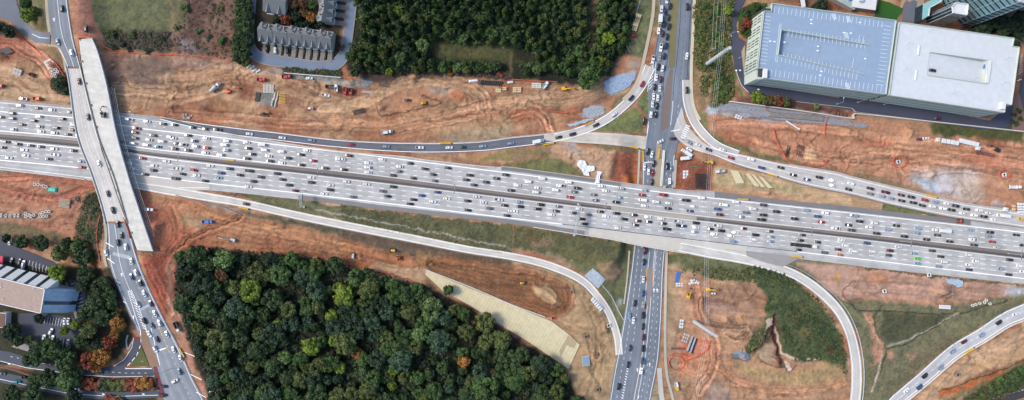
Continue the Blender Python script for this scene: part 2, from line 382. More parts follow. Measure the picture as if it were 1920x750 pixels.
sheet('paved_median', [(1256,130),(1262,130),(1258,190),(1253,240),(1238,247),(1240,200),(1250,150)], (132,118,114), .11, mask=False)
sheet('grass_median', [(1259,-150),(1272,-150),(1273,0),(1268,60),(1264,127),(1254,127),(1255,60),(1257,0)], (132,124,86), .2, mask=False)
sheet('brick_median', [(1213,504),(1224,504),(1223,540),(1217,580),(1214,580),(1213,540)], (150,140,138), .13, mask=False)
sheet('concrete_island', [(1231,268),(1241,268),(1238,350),(1224,350)], (180,165,145), .25, mask=False)
# sidewalks and kerbs along the crossroad
SW = [( [(1232,-150),(1226,0),(1222,40),(1212,90),(1200,140),(1185,170),(1168,187)], 6, (205,190,165)),
      ( [(1314,-150),(1302,0),(1299,60),(1296,130),(1297,180),(1302,205),(1312,225)], 6, (215,205,180)),
      ( [(1267,300),(1264,352)], 5, (200,190,170)), ([(1199,280),(1196,350)], 4, (200,190,170)),
      ( [(1250,468),(1248,540),(1247,640),(1250,700),(1262,750),(1270,800)], 5, (196,186,170)),
      ( [(1180,470),(1176,520),(1170,570)], 3, (200,190,175)),
      ( [(1236,690),(1240,740),(1245,760)], 9, (205,200,190)),
      ( [(82,-100),(88,20),(93,60)], 5, (190,178,150)),
      ( [(90,85),(108,88),(118,105),(124,135)], 4, (190,178,150)),
      ( [(194,400),(199,440),(196,480),(200,500)], 5, (185,178,160)),
      ( [(240,628),(237,640),(240,655),(248,640)], 3, (190,185,178)) ]
for p, w, c in SW:
    a, b = edges([(x, y, w) for x, y in p]); loft('sidewalk', a, b, c, .16, across=3, mask=True)
# left road over the highway
zl = lambda px, py: zL(py)
LL, LR = resample(cr(ROADL_L), 320), resample(cr(ROADL_R), 320)
def lu(u, y0, y1):
    q = LL*(1-u)+LR*u; return q[(q[:, 1] >= y0) & (q[:, 1] <= y1)]
loft('bridge_road', lu(0,-200,128), lu(1,-200,128), (140,145,152), .14, lanes=3, zf=zl)
loft('bridge_road', lu(0,416,910), lu(1,416,910), (152,157,164), .14, lanes=4, zf=zl)
m = Marks()
m.line(lu(.52,-190,128), .25, None, .18, zl); m.line(lu(.95,-190,905), .3, None, .5-.32+.03, zl); m.line(lu(.06,90,620), .3, None, .21, zl)
m.line(lu(.5,128,420), .2, (4,8), .21, zl); m.line(lu(.36,420,560), .3, None, .21, zl); m.line(lu(.68,480,760), .2, (4,8), .21, zl)
for t in np.linspace(0, 1, 16): m.line([(241+t*32, 545+t*80), (247+t*32, 549+t*80)], .45, None, .18, zl)
m.line([(240,545),(252,585),(266,628)], .4, None, .18, zl); m.line([(246,543),(262,580),(278,628)], .4, None, .18, zl)
for (a, b) in (((199,455),(213,463)),((201,484),(215,494)),((217,526),(226,531)),((231,565),(238,569))): m.line([a, b], .6, None, .18, zl)
for (x, y) in ((101,34),(108,78),(228,512),(250,592)): m.line([(x,y),(x+1,y+6)], .6, None, .18, zl); m.line([(x-2,y+2),(x,y),(x+3,y)], .4, None, .18, zl)
for t in np.linspace(0, 1, 6): m.line([(346-t*3, 660+t*0),(346,661)], .4, None, .18, zl)
for (a, b) in (((345,660),(365,668)),((358,702),(378,712)),((368,735),(386,745))): m.line([a, b], .5, None, .18, zl)
m.line([(300,657),(312,652)], .6, None, .18, zl)
sheet('repaired_slab', [(212,472),(245,480),(244,487),(211,478)], (190,195,200), .17, zf=zl, mask=False)
sheet('repaired_slab', [(262,578),(280,570),(281,574),(264,583)], (190,195,200), .17, zf=zl, mask=False)
m.build('road_markings', M['paint_w'])
m = Marks()
for t in np.linspace(0, 1, 8): m.line([(298+t*17, 612+t*42), (300+t*17, 618+t*42)], .5, None, .18, zl)
m.build('yellow_road_markings', M['paint_y'])
# lower left streets
sheet('side_street', T('A0', [(-200,-60),(90,-60),(95,20),(130,110),(200,175),(285,190),(280,248),(200,240),(115,180),(55,118),(0,100),(-200,40)]), (120,125,135), .12)
sheet('side_street', T('C0', [(-300,440),(0,470),(60,480),(240,540),(430,575),(560,575),(640,558),(700,520),(745,450),(755,395),(790,395),(800,440),(760,510),(700,570),(860,570),(875,620),(640,625),(440,610),(300,600),(120,565),(0,530),(-300,470)]), (88,92,102), .12)
sheet('side_street', T('C0', [(-300,560),(0,590),(160,625),(400,690),(600,705),(890,700),(905,735),(640,748),(420,735),(180,690),(0,650),(-300,600)]), (88,92,102), .13)
sheet('red_crosswalk', T('C0', [(752,395),(792,395),(793,418),(756,418)]), (128,70,78), .15, mask=False)
sheet('red_crosswalk', T('C0', [(860,562),(882,560),(935,735),(905,738)]), (128,70,78), .165, mask=False)
sheet('brick_island', T('C0', [(793,350),(815,350),(900,560),(845,560),(795,430)]), (160,128,105), .22, mask=False)
sheet('grass_island', T('C0', [(795,450),(843,560),(735,560),(770,500)]), (96,105,62), .25, mask=False)
m = Marks()
for pts, w, d in ([(0,530),(150,568),(440,607),(640,620),(870,615)],.3,None),([(60,505),(250,545),(480,580),(700,598),(850,598)],.25,(4,8)),([(0,632),(180,672),(400,715),(640,730),(890,722)],.3,None),([(705,572),(770,500),(795,430),(790,350)],.5,(1.5,1)),([(705,573),(855,573)],.5,None),([(850,345),(900,555)],.4,None),([(640,560),(700,522),(742,455),(752,400)],.3,None),([(885,470),(930,460)],.8,None):
    m.line(T('C0', pts), w, d, .17)
for x, y in ((45,545),(575,715),(800,715)): m.line(T('C0', [(x,y),(x+14,y+3)]), .7, None, .17)
m.line(T('A0', [(178,190),(225,212),(275,215)]), .3, None, .17)
sheet_cw = sheet('crosswalk_pad', T('C0', [(110,425),(175,445),(170,480),(65,450)]), (160,158,152), .17, mask=False)
# car parks of the lower left offices
sheet('car_park', T('G', [(-60,430),(0,440),(30,462),(100,490),(112,505),(85,505),(0,487),(-60,470)]), (84,86,98), .12)
sheet('car_park', T('C0', [(100,262),(240,262),(430,290),(470,330),(470,440),(370,440),(240,425),(150,470),(110,430),(125,330),(100,310)]), (82,86,98), .14)
sheet('car_park', T('C0', [(385,70),(470,90),(485,200),(475,270),(440,285)]), (84,86,98), .12)
for i in range(8): m.line(T('G', [(56+i*6.4,488+i*2.1),(54+i*6.4,497+i*2.1)]), .2, None, .16)
for i in range(9): m.line(T('C0', [(398+i*5.5,100+i*18),(440+i*5,88+i*18)]), .2, None, .16)
for i in range(8): m.line(T('C0', [(258+i*15,276+i*3),(250+i*15,318+i*3)]), .2, None, .17)
for i in range(9): m.line(T('C0', [(240+i*20,385+i*4),(234+i*20,425+i*4)]), .2, None, .17)
for i in range(6): m.line(T('G', [(50+i*6,500-10-i*0),(49+i*6,496)]), .01, None, .16)
for i in range(7): m.line(T('G', [(62+i*6,500+i),(62+i*6,507+i)]), .2, None, .16)
m.build('road_markings', M['paint_w'])
sheet('footpath', T('C0', [(368,90),(382,88),(440,285),(425,292)]), (150,146,140), .18, mask=False)
# townhouse streets
TH = [(472,-60,22),(470,0,20),(466,60,19),(472,95,20),(495,110,20),(540,117,20),(590,125,21),(625,122,22),(645,103,20),(652,70,17),(660,0,18),(664,-60,18)]
a_, b_ = edges(TH); loft('townhouse_street', a_, b_, (128,140,158), .1, across=6)
for cc in (a_, b_):
    a2, b2 = cc, cc+1.2
    ea, eb = edges([(p[0], p[1], 1.6) for p in resample(cc, 40)]); loft('kerb', ea, eb, (165,160,155), .22, across=1, mask=False)
# drives round the parking decks
sheet('deck_drive', T('G', [(1380,-40),(1398,0),(1384,25),(1380,50),(1385,70),(1397,78),(1398,92),(1391,100),(1393,130),(1400,148),(1412,158),(1440,163),(1500,170),(1600,186),(1715,201),(1855,226),(1875,212),(1890,200),(1905,195),(1915,150),(1930,100),(1990,110),(1980,200),(1905,232),(1880,240),(1850,243),(1760,232),(1600,208),(1500,190),(1440,182),(1405,176),(1388,160),(1376,120),(1370,80),(1368,30),(1370,-40)]), (80,84,100), .12)
sheet('deck_drive', T('A5', [(290,20),(340,0),(360,10),(345,125),(275,120),(280,50)]), (112,116,128), .14)
sheet('lawn', T('A5', [(145,0),(200,12),(278,48),(245,113),(115,95)]), (52,100,40), .2)
sheet('paved_walk', T('A5', [(270,0),(400,0),(390,40),(365,125),(350,125),(355,60),(300,0),(285,20),(250,115),(245,113)]), (178,160,140), .13)
sheet('paved_walk', T('A5', [(900,540),(930,520),(960,640),(960,740),(890,735)]), (140,110,98), .15)
sheet('paved_walk', T('A4', [(350,250),(330,290),(345,430),(380,465),(430,480),(880,550),(880,535),(440,455),(375,440),(350,400)]), (180,160,140), .17, mask=False)
sheet('plaza', T('A5', [(860,90),(900,110),(960,70),(960,20)]), (150,130,132), .15)
m = Marks()
m.line(T('A4', [(300,395),(310,430),(330,480),(370,520)]), .25, None, .16); 
for x, y in ((300,396),(322,396),(425,503),(270,202)): m.line(T('A4', [(x-5,y),(x+6,y)]), .9, None, .17)
for i in range(8): m.line(T('A5', [(925+i*2,420-i*14),(950,400-i*14)]), .25, None, .17)
m.line(T('A5', [(920,455),(945,445)]), .6, None, .17)
m.build('road_markings', M['paint_w'])
# gravel shoulders of the highway
def band(fa, fb, x0, x1):
    x = np.arange(x0, x1+1, 8.); return np.stack([x, fa(x)], 1), np.stack([x, fb(x)], 1)
loft('asphalt_shoulder', *band(TOP, lambda x: M1(x)-37.5, 1340, 1822), (134,132,134), .075, across=3, zf=zf0, mask=False)
loft('asphalt_shoulder', *band(TOP, lambda x: np.minimum(TOP(x)+7, M1(x)-38), 940, 1165), (136,134,134), .075, across=3, zf=zf0, mask=False)
loft('asphalt_shoulder', *band(lambda x: np.maximum(M2(x)+39, BOT(x)-8), BOT, 560, 1100), (140,137,136), .075, across=3, zf=zf0, mask=False)
loft('concrete_shoulder', *band(lambda x: M2(x)+38.5, BOT, 1104, 1400), (214,207,196), .078, across=4, zf=zf0, mask=False)
loft('concrete_shoulder', *band(lambda x: M2(x)+40, BOT, 232, 392), (212,204,194), .078, across=4, zf=zf0, mask=False)
sheet('asphalt_gore', [(1398,470),(1485,480),(1500,484),(1468,500),(1440,494),(1400,480)], (166,162,160), .14, mask=False)
# ---------- terrain
NXP = []
for (c1, stp) in ((405, .75),):
    gx = np.arange(-c1, c1+.1, stp)
def outer(a, stp, far=2600):
    r = [a]; s = stp
    while r[-1] < far: s *= 1.35; r.append(r[-1]+s)
    return np.array(r[1:])
o1 = outer(405, .75); gx = np.r_[-o1[::-1], gx, o1]; gy = np.arange(-170, 170.1, .75); o2 = outer(170, .75); gy = np.r_[-o2[::-1], gy, o2]
X, Y = np.meshgrid(gx, gy); gX = CX+X/S; gY = CY-Y/S; Z = G(gX, gY); kk = 1-Z/H
PX = CX+(gX-CX)/kk; PY = CY+(gY-CY)/kk
i0 = len(o2); j0 = len(o1); NI = len(gy)-2*i0; NJ = len(gx)-2*j0
sl = (slice(i0, i0+NI), slice(j0, j0+NJ)); px_, py_ = PX[sl], PY[sl]
wx = px_+7*fbm(px_, py_, 12, 5, 1); wy = py_+7*fbm(px_, py_, 12, 5, 5)
def pip(qx, qy, P):
    P = np.asarray(P); ins = np.zeros(qx.shape, bool); n = len(P)
    for i in range(n):
        x1, y1 = P[i]; x2, y2 = P[(i+1) % n]
        if y1 == y2: continue
        c = (y1 > qy) != (y2 > qy)
        ins ^= c & (qx < (x2-x1)*(qy-y1)/(y2-y1)+x1)
    return ins
def window(P, pad):
    P = np.asarray(P); x0, y0 = P.min(0)-pad; x1, y1 = P.max(0)+pad
    jj = np.where((px_[0] >= x0-8) & (px_[0] <= x1+8))[0]; ii = np.where((py_[:, NJ//2] >= y0-8) & (py_[:, NJ//2] <= y1+8))[0]
    if len(jj) == 0 or len(ii) == 0: return None
    return (slice(ii[0], ii[-1]+1), slice(jj[0], jj[-1]+1))
def blur(m, r):
    if r < 1: return m
    for ax in (0, 1):
        for _ in range(2):
            k = 2*r+1; p = np.pad(m, [(r+1, r) if a == ax else (0, 0) for a in (0, 1)], mode='edge'); c = np.cumsum(p, axis=ax)
            m = (c[k:, :]-c[:-k, :])/k if ax == 0 else (c[:, k:]-c[:, :-k])/k
    return m
def mask(P, soft=2, warp=True, pad=12):
    w = window(P, pad+soft*4)
    if w is None: return None, None
    qx, qy = (wx, wy) if warp else (px_, py_)
    return w, blur(pip(qx[w], qy[w], P).astype(float), soft//2)
ROADMASK.append(np.array([(795,516),(799,504),(960,569),(1037,600),(1068,625),(1090,646),(1068,696),(1036,676),(988,642),(958,626),(878,576),(828,549)], float)); SOFTROAD = len(ROADMASK)
GRAV = [('A3', [(520,462),(545,440),(575,425),(640,412),(690,406),(694,440),(668,475),(640,500),(600,515),(560,530),(525,512)], (158,178,200)), ('C3', [(408,50),(455,8),(527,72),(485,122)], (180,190,200)),
 ('C5', [(525,75),(570,66),(618,82),(612,112),(590,116),(560,100),(530,92)], (176,196,212)), ('A4', [(330,632),(420,650),(500,668),(700,690),(960,712),(960,690),(760,655),(560,622),(400,598),(262,578),(220,590),(240,615)], (150,152,158)),
 ('A3', [(400,615),(448,592),(516,602),(520,638),(470,660),(440,668),(400,645)], (166,172,178)), ('A3', [(308,700),(350,690),(420,668),(460,672),(400,695),(330,712)], (176,190,204)), ('A5', [(0,690),(0,712),(60,722),(90,705),(60,692)], (150,152,158))]
for tl_, p_, c_ in GRAV: ROADMASK.append(np.array(T(tl_, p_)))
# roads keep the ground flat
flat = np.zeros((NI, NJ))
for P in ROADMASK:
    w = window(P, 8)
    if w is None: continue
    flat[w] = np.maximum(flat[w], pip(px_[w], py_[w], P))
flat = np.clip(blur(flat, 3)*4, 0, 1)
clay = np.array([lin((188,146,112)), lin((172,116,86)), lin((206,174,142)), lin((146,110,86))])/GAIN
n1 = sm(-.25, .3, fbm(px_, py_, 55, 5, 0)); n2 = sm(-.1, .35, fbm(px_, py_, 34, 5, 3)); n3 = sm(.0, .4, fbm(px_, py_, 22, 4, 7))
C = clay[0]*(1-n1[..., None])+clay[1]*n1[..., None]; C = C*(1-.6*n2[..., None])+clay[2]*.6*n2[..., None]; C = C*(1-.6*n3[..., None])+clay[3]*.6*n3[..., None]
rough = np.ones((NI, NJ)); green = np.zeros((NI, NJ)); dzm = np.zeros((NI, NJ))
def P(tile, rgb, pts, a=1., soft=2, warp=True, r=None, g=None, h=0.):
    w, mm = mask(T(tile, pts), soft, warp)
    if w is None: return
    mm = mm*a; C[w] = C[w]*(1-mm[..., None])+alb(rgb)*mm[..., None]
    if r is not None: rough[w] = rough[w]*(1-mm)+r*mm
    if g is not None: green[w] = green[w]*(1-mm)+g*mm
    else: green[w] = green[w]*(1-mm)
    if h: dzm[w] += h*mm
def dist(pts, pad):
    pts = np.array(pts, float); w = window(pts, pad)
    if w is None: return None, None, None
    qx, qy = wx[w]*.6+px_[w]*.4, wy[w]*.6+py_[w]*.4; d = np.full(qx.shape, 1e9); sg = np.zeros(qx.shape)
    for (a, b) in zip(pts[:-1], pts[1:]):
        v = b-a; L = v @ v+1e-9; t = np.clip(((qx-a[0])*v[0]+(qy-a[1])*v[1])/L, 0, 1)
        ddx = qx-a[0]-t*v[0]; ddy = qy-a[1]-t*v[1]; e = np.hypot(ddx, ddy); s = np.sign(v[0]*ddy-v[1]*ddx); k = e < d; d[k] = e[k]; sg[k] = s[k]
    return w, d, sg
def B(tile, rgb, wd, pts, a=.8, h=0., soft=1.2, g=None):
    w, d, s = dist(cr(T(tile, pts), 5), wd+6)
    if w is None: return
    mm = a*(1-sm(wd/2-soft*.3, wd/2+soft, d))
    if rgb is not None: C[w] = C[w]*(1-mm[..., None])+alb(rgb)*mm[..., None]
    if h: dzm[w] += h*mm
    if g is not None: green[w] = green[w]*(1-mm)+g*mm
def TRG(): return None
def TR(tile, wd, pts, amp=.22, seed=0, h=.18, rgb=None, a=.35):        # wheel ruts running along a path
    w, d, s = dist(cr(T(tile, pts), 5), wd+4)
    if w is None: return
    mm = 1-sm(wd/2*.7, wd/2, d); u = d*s; amp *= 1.7; h *= 1.5; pat = fbm(u*1.0+200+seed*9, px_[w]*.02+py_[w]*.02, 2.6, 3, seed % 9)*2
    if rgb is not None: C[w] = C[w]*(1-a*mm[..., None])+alb(rgb)*a*mm[..., None]
    mm = mm*(1-.85*green[w]); rim = (1-green[w])*np.exp(-((d-wd*.42)/1.3)**2); C[w] *= (1+amp*pat*mm-.22*rim+.05*mm)[..., None]; dzm[w] += h*pat*mm+.35*rim
GR = dict(g=1, r=.5)
# outer frame areas
P('G', (112,112,78), [(-60,-60),(1980,-60),(1980,-2),(-60,-2)], **GR)
P('G', (100,104,72), [(-60,752),(1980,752),(1980,810),(-60,810)], **GR)
# --- row A
P('A0', (104,106,76), [(480,-200),(960,-200),(960,300),(600,268),(545,160),(490,20)], **GR)
P('A0', (112,114,80), [(560,-100),(900,-100),(860,120),(640,130)], .6, 6, **GR)
P('A0', (78,70,60), [(555,165),(700,180),(960,175),(960,300),(600,265)], .9, 4, r=1, g=1)
P('A0', (88,104,52), [(560,150),(660,160),(650,200),(580,200)], .8, 3, **GR)
P('A1', (122,96,82), [(0,-200),(375,-200),(350,340),(0,300)], .95, 4, r=1, g=.5)
P('A1', (110,108,76), [(-5,-200),(120,-200),(75,185),(-5,175)], .9, 6, **GR)
P('A1', (92,66,64), [(110,-100),(200,0),(190,200),(120,290),(20,250),(90,150)], .8, 6, r=1)
P('A1', (140,134,132), [(20,220),(120,225),(150,290),(60,300)], .8, 4)
P('A1', (120,82,66), [(210,200),(350,180),(340,330),(230,310)], .7, 6)
P('A0', (128,118,112), [(620,310),(960,325),(960,500),(800,500),(700,440)], .75, 8)
P('A0', (176,140,108), [(560,300),(640,330),(730,470),(700,500),(620,420)], .8, 4)
P('A0', (188,158,126), [(640,480),(960,510),(960,620),(640,600)], .6, 6)
P('A1', (172,154,140), [(0,320),(360,350),(400,400),(0,380)], .7, 6)
P('A1', (48,52,32), [(372,-200),(485,-200),(455,120),(450,380),(385,375),(345,320),(350,200)], 1, 3, r=1, g=1)
P('A1', (66,60,48), [(455,-200),(960,-200),(960,400),(640,390),(500,345),(450,300)], 1, 2, g=1, r=.4)
P('A1', (172,160,150), [(430,375),(560,385),(640,400),(620,420),(440,410)], .9, 2)
P('A1', (84,84,52), [(560,350),(960,400),(960,430),(640,412)], .8, 2, **GR)
P('A1', (168,166,160), [(650,415),(960,440),(960,480),(700,450)], .9, 1)
P('A2', (168,166,160), [(0,440),(100,455),(120,490),(60,500),(0,485)], .9, 1)
P('A1', (140,146,140), [(505,520),(575,530),(590,600),(510,595)], .9, 1)
P('A1', (150,92,66), [(370,480),(480,460),(480,560),(400,570)], .8, 4)
P('A1', (168,108,78), [(240,380),(500,430),(480,470),(330,450),(180,430)], .6, 6)
P('A1', (160,120,78), [(250,560),(430,580),(420,640),(260,650)], .5, 5)
P('A1', (118,88,66), [(0,455),(70,460),(60,500),(0,500)], .9, 3, h=-.5)
P('A1', (116,84,64), [(160,600),(215,590),(210,650),(150,660)], .8, 3, h=.5)
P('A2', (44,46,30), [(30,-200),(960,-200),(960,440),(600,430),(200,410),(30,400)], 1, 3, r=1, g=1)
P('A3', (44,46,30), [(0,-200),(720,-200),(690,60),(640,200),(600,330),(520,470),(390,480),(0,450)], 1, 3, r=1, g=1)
P('A2', (88,88,56), [(470,220),(700,250),(960,230),(960,350),(700,340),(520,330)], .9, 6, r=1, g=1)
P('A3', (88,86,56), [(0,350),(350,330),(360,370),(0,370)], .6, 5, r=1, g=1)
P('A3', (104,90,64), [(430,-50),(500,-50),(480,130),(420,250),(370,300),(400,170)], .85, 4, r=1, g=1)
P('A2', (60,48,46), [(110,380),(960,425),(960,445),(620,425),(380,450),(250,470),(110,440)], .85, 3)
P('A2', (106,82,78), [(480,395),(960,415),(960,440),(520,425)], .7, 3)
P('A2', (140,150,156), [(100,430),(170,440),(175,480),(120,500)], .8, 3)
P('A2', (206,176,138), [(500,690),(960,640),(960,750),(560,750)], .6, 6)
P('A2', (170,158,130), [(620,740),(960,710),(960,750),(620,750)], .6, 4)
P('B2', (172,156,128), [(560,10),(960,-40),(960,20),(700,50),(560,40)], .8, 3)
P('A2', (120,92,76), [(700,490),(790,540),(740,570),(600,560),(520,570),(680,540)], .5, 5)
P('A3', (116,118,84), [(700,-200),(835,-200),(820,100),(770,260),(740,330),(650,300),(635,230),(660,100)], 1, 3, **GR)
P('A3', (70,68,52), [(620,300),(650,310),(600,380),(520,470),(540,400)], .6, 3, g=1)
P('A3', (188,170,156), [(650,350),(715,330),(720,400),(660,430)], .8, 4)
P('A3', (176,120,90), [(640,290),(672,298),(625,390),(600,420),(580,400)], .9, 2)
P('A3', (166,188,212), [(520,462),(575,425),(690,406),(692,440),(640,500),(560,530),(525,510)], 1, 1, r=1.5, h=.5)
P('A3', (176,178,180), [(400,612),(450,590),(520,600),(520,640),(440,670),(385,650)], .9, 3)
P('A3', (124,116,86), [(600,530),(700,520),(640,590),(560,620)], .7, 3, **GR)
P('A3', (120,92,70), [(200,560),(260,570),(265,610),(215,620)], .8, 2, h=1.5)
P('A3', (128,96,84), [(450,560),(530,530),(540,570),(460,600)], .8, 3)
P('A3', (118,124,80), [(465,738),(690,602),(735,650),(738,745)], 1, 1, False, **GR)
P('A3', (118,124,80), [(702,580),(765,488),(770,640),(750,640)], 1, 1, False, **GR)
P('A4', (84,90,52), [(65,-200),(310,-200),(275,100),(270,260),(300,520),(260,575),(160,620),(110,560),(62,400),(58,150)], 1, 3, r=1, g=1)
P('A4', (168,142,112), [(70,150),(110,200),(150,320),(190,330),(160,520),(160,590),(110,600),(80,480)], .9, 5)
P('A4', (150,130,92), [(62,0),(85,0),(80,400),(120,620),(85,560),(66,420)], .8, 2)
P('A4', (150,96,76), [(240,300),(262,310),(290,450),(330,540),(350,560),(300,560),(255,400)], .9, 2)
P('A4', (92,120,64), [(262,300),(275,300),(300,470),(350,545),(335,550),(285,480)], .9, 1, **GR)
P('A4', (68,88,40), [(302,60),(400,10),(480,20),(430,200),(370,228),(320,190)], 1, 1, False, **GR)
P('A4', (150,110,95), [(330,35),(350,40),(355,120),(340,120)], .8, 1)
P('A4', (112,78,66), [(330,555),(420,515),(620,560),(960,620),(960,665),(270,588)], 1, 2, **GR)
P('A4', (158,158,160), [(130,600),(250,570),(960,665),(960,735),(560,720),(220,650),(150,650)], 1, 3)
P('A4', (188,200,212), [(130,600),(220,590),(190,640),(140,650)], .8, 3)
P('A4', (104,112,72), [(90,620),(130,640),(150,750),(110,750),(85,700)], .8, 2, **GR)
P('A4', (196,140,108), [(160,640),(440,680),(530,750),(160,750)], .9, 4)
P('A5', (150,98,86), [(0,620),(200,640),(160,660),(0,650)], .8, 2)
P('A5', (86,94,54), [(50,640),(400,680),(960,738),(960,752),(480,752),(260,720),(80,670)], .9, 2, **GR)
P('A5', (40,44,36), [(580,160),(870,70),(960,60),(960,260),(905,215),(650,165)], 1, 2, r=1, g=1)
P('A5', (66,84,44), [(350,595),(480,600),(700,640),(800,640),(760,665),(500,640),(360,615)], 1, 1, False, **GR)
P('A5', (62,74,42), [(900,540),(960,600),(960,750),(900,720)], .9, 1, False, **GR)
P('A4', (112,78,66), [(490,-50),(960,-50),(960,70),(540,15)], .8, 2, **GR)
# --- far left strips
P('A0', (64,60,48), [(-60,110),(50,125),(60,200),(-60,200)], 1, 2, **GR)
P('A0', (104,108,64), [(40,150),(100,170),(100,215),(40,215)], .8, 2, **GR)
P('A0', (116,112,80), [(100,-100),(270,-100),(280,180),(210,180),(130,115),(100,60)], 1, 2, **GR)
P('A0', (100,88,60), [(210,60),(250,80),(250,180),(190,150)], .6, 3)
P('A0', (128,112,78), [(210,270),(320,270),(355,370),(370,430),(290,330)], .7, 3, **GR)
P('A0', (54,50,46), [(0,272),(80,280),(60,305),(0,318)], .95, 2, h=-.8)
P('A0', (200,172,140), [(-60,470),(260,530),(400,550),(400,600),(-60,560)], .8, 4)
P('A0', (66,68,48), [(300,440),(360,420),(385,520),(340,530),(290,490)], .95, 3, r=1.5, g=1)
P('A0', (180,128,110), [(380,-100),(480,-100),(560,200),(600,300),(520,215),(440,210)], .9, 3)
P('A0', (70,68,68), [(548,290),(600,380),(640,480),(640,560),(600,500),(570,400)], .55, 6)  # cast shadow of the new bridge, painted into the ground colour
# --- row B
P('B0', (186,134,108), [(-60,230),(510,275),(560,440),(440,600),(-60,520)], .85, 4)
P('B0', (124,112,90), [(-60,200),(200,220),(500,262),(515,285),(300,262),(-60,225)], .8, 2, **GR)
P('B0', (112,104,76), [(-60,490),(120,510),(300,560),(450,600),(-60,600)], .9, 3, **GR)
P('B0', (188,160,140), [(-60,440),(290,430),(290,480),(-60,500)], .6, 4)
P('B0', (92,80,62), [(490,330),(545,350),(575,450),(560,720),(500,620),(420,600),(440,480)], .95, 3, r=1.4, g=1)
P('B0', (180,112,88), [(760,315),(960,345),(960,750),(880,740),(860,600),(790,420)], .9, 3)
P('B0', (196,156,118), [(820,340),(960,350),(960,400),(860,400)], .8, 4)
P('B1', (182,130,96), [(0,350),(400,470),(960,575),(960,770),(0,770)], .85, 4)
P('B1', (172,98,78), [(0,560),(250,540),(180,640),(0,660)], .6, 5)
P('B1', (160,118,84), [(400,500),(900,570),(900,620),(440,600)], .5, 5)
P('B1', (176,162,130), [(30,455),(220,460),(170,540),(50,510)], .6, 3)
P('B1', (150,98,74), [(420,600),(640,620),(960,690),(960,720),(620,670),(430,660)], .7, 3)
P('B1', (112,110,80), [(225,318),(750,376),(960,405),(960,485),(560,425),(380,350)], 1, 1, **GR)
P('B1', (70,70,50), [(330,335),(560,365),(560,375),(360,350)], .6, 2, **GR)
P('B1', (92,88,70), [(395,430),(520,452),(960,530),(960,580),(560,490),(400,465)], 1, 2, **GR)
P('B1', (170,172,172), [(160,385),(400,430),(400,465),(300,430)], .7, 2)
P('B2', (102,100,70), [(0,400),(230,435),(640,483),(960,518),(960,685),(700,640),(300,560),(0,490)], 1, 1, **GR)
P('B2', (112,104,76), [(300,520),(960,640),(960,680),(400,560)], .6, 3, **GR)
P('B2', (108,92,76), [(0,530),(400,608),(960,718),(960,765),(560,730),(200,650),(0,590)], 1, 2, g=.5)
P('B2', (166,112,78), [(0,590),(200,650),(560,735),(760,765),(0,765)], .9, 3)
P('B2', (186,146,96), [(420,660),(560,680),(560,750),(420,730)], .6, 4)
B('B2', (172,168,150), 2.2, [(0,455),(300,515),(590,572),(740,605),(960,650)], .9, -.2)
B('B1', (172,168,150), 2.2, [(820,428),(960,458)], .9)
P('B3', (148,128,96), [(-40,85),(220,72),(225,130),(60,150),(-40,160)], .95, 3, g=.4)
P('B3', (116,116,76), [(30,160),(230,132),(320,175),(410,225),(400,245),(0,195),(-60,190)], 1, 3, **GR)
P('B2', (140,128,82), [(700,140),(860,110),(960,90),(960,160),(820,160)], .95, 3, g=.7)
P('B3', (200,166,136), [(230,60),(580,85),(550,270),(440,230),(320,160),(230,130)], 1, 3)
P('B3', (178,180,182), [(260,55),(340,60),(400,110),(400,135),(340,100)], .8, 3)
P('B3', (104,104,70), [(450,50),(640,80),(720,100),(700,115),(560,95),(450,70)], .9, 2, **GR)
P('B3', (172,104,78), [(590,105),(725,122),(722,292),(550,265)], 1, 2, h=-1.2)
P('B3', (206,124,66), [(640,235),(722,240),(716,292),(590,282)], .9, 3)
P('B3', (136,92,74), [(555,110),(600,115),(590,270),(545,265)], .8, 3)
P('B3', (102,100,68), [(0,512),(330,562),(560,600),(685,628),(690,765),(410,765),(200,690),(0,640)], 1, 2, **GR)
P('B3', (170,142,112), [(100,590),(240,590),(230,640),(120,650)], .7, 4)
P('B3', (96,74,54), [(60,560),(160,580),(150,620),(70,610)], .6, 3)
P('B3', (150,140,112), [(0,640),(250,680),(400,750),(350,750),(200,690),(0,655)], .8, 1)
P('B3', (92,84,60), [(865,668),(965,685),(965,765),(870,765)], 1, 2, **GR)
P('B3', (132,76,58), [(925,110),(960,100),(960,300),(920,300)], .9, 2)
P('B4', (138,84,66), [(0,130),(80,150),(190,190),(170,320),(0,325)], .95, 2, h=-.8)
P('B4', (212,184,146), [(170,190),(440,220),(700,292),(960,352),(960,412),(560,372),(200,325)], 1, 2)
P('B4', (176,164,124), [(190,230),(440,240),(700,320),(640,340),(220,290)], .8, 3)
P('B4', (190,140,108), [(170,300),(560,350),(900,400),(560,375),(200,330)], .7, 2)
P('B4', (198,146,116), [(190,-60),(960,-60),(960,240),(560,155),(330,100),(200,40)], 1, 4)
P('B4', (112,112,76), [(120,0),(210,10),(330,65),(560,142),(850,208),(960,235),(960,250),(850,222),(560,165),(360,118),(220,85),(150,50)], 1, 2, **GR)
P('B4', (88,96,58), [(-60,670),(60,690),(300,760),(-60,770)], 1, 2, **GR)
P('B4', (110,108,78), [(565,700),(960,740),(960,765),(600,765)], 1, 2, **GR)
P('B5', (202,152,122), [(-60,-100),(960,-100),(960,450),(600,388),(300,318),(-60,250)], .75, 6)
P('B5', (74,84,46), [(430,-60),(960,-60),(960,55),(850,45),(600,20),(450,10)], .95, 3, **GR)
P('B5', (150,96,70), [(680,10),(860,40),(850,80),(700,60)], .7, 3)
P('B5', (124,116,90), [(0,215),(200,260),(440,330),(440,345),(200,300),(0,250)], .8, 3, g=.6)
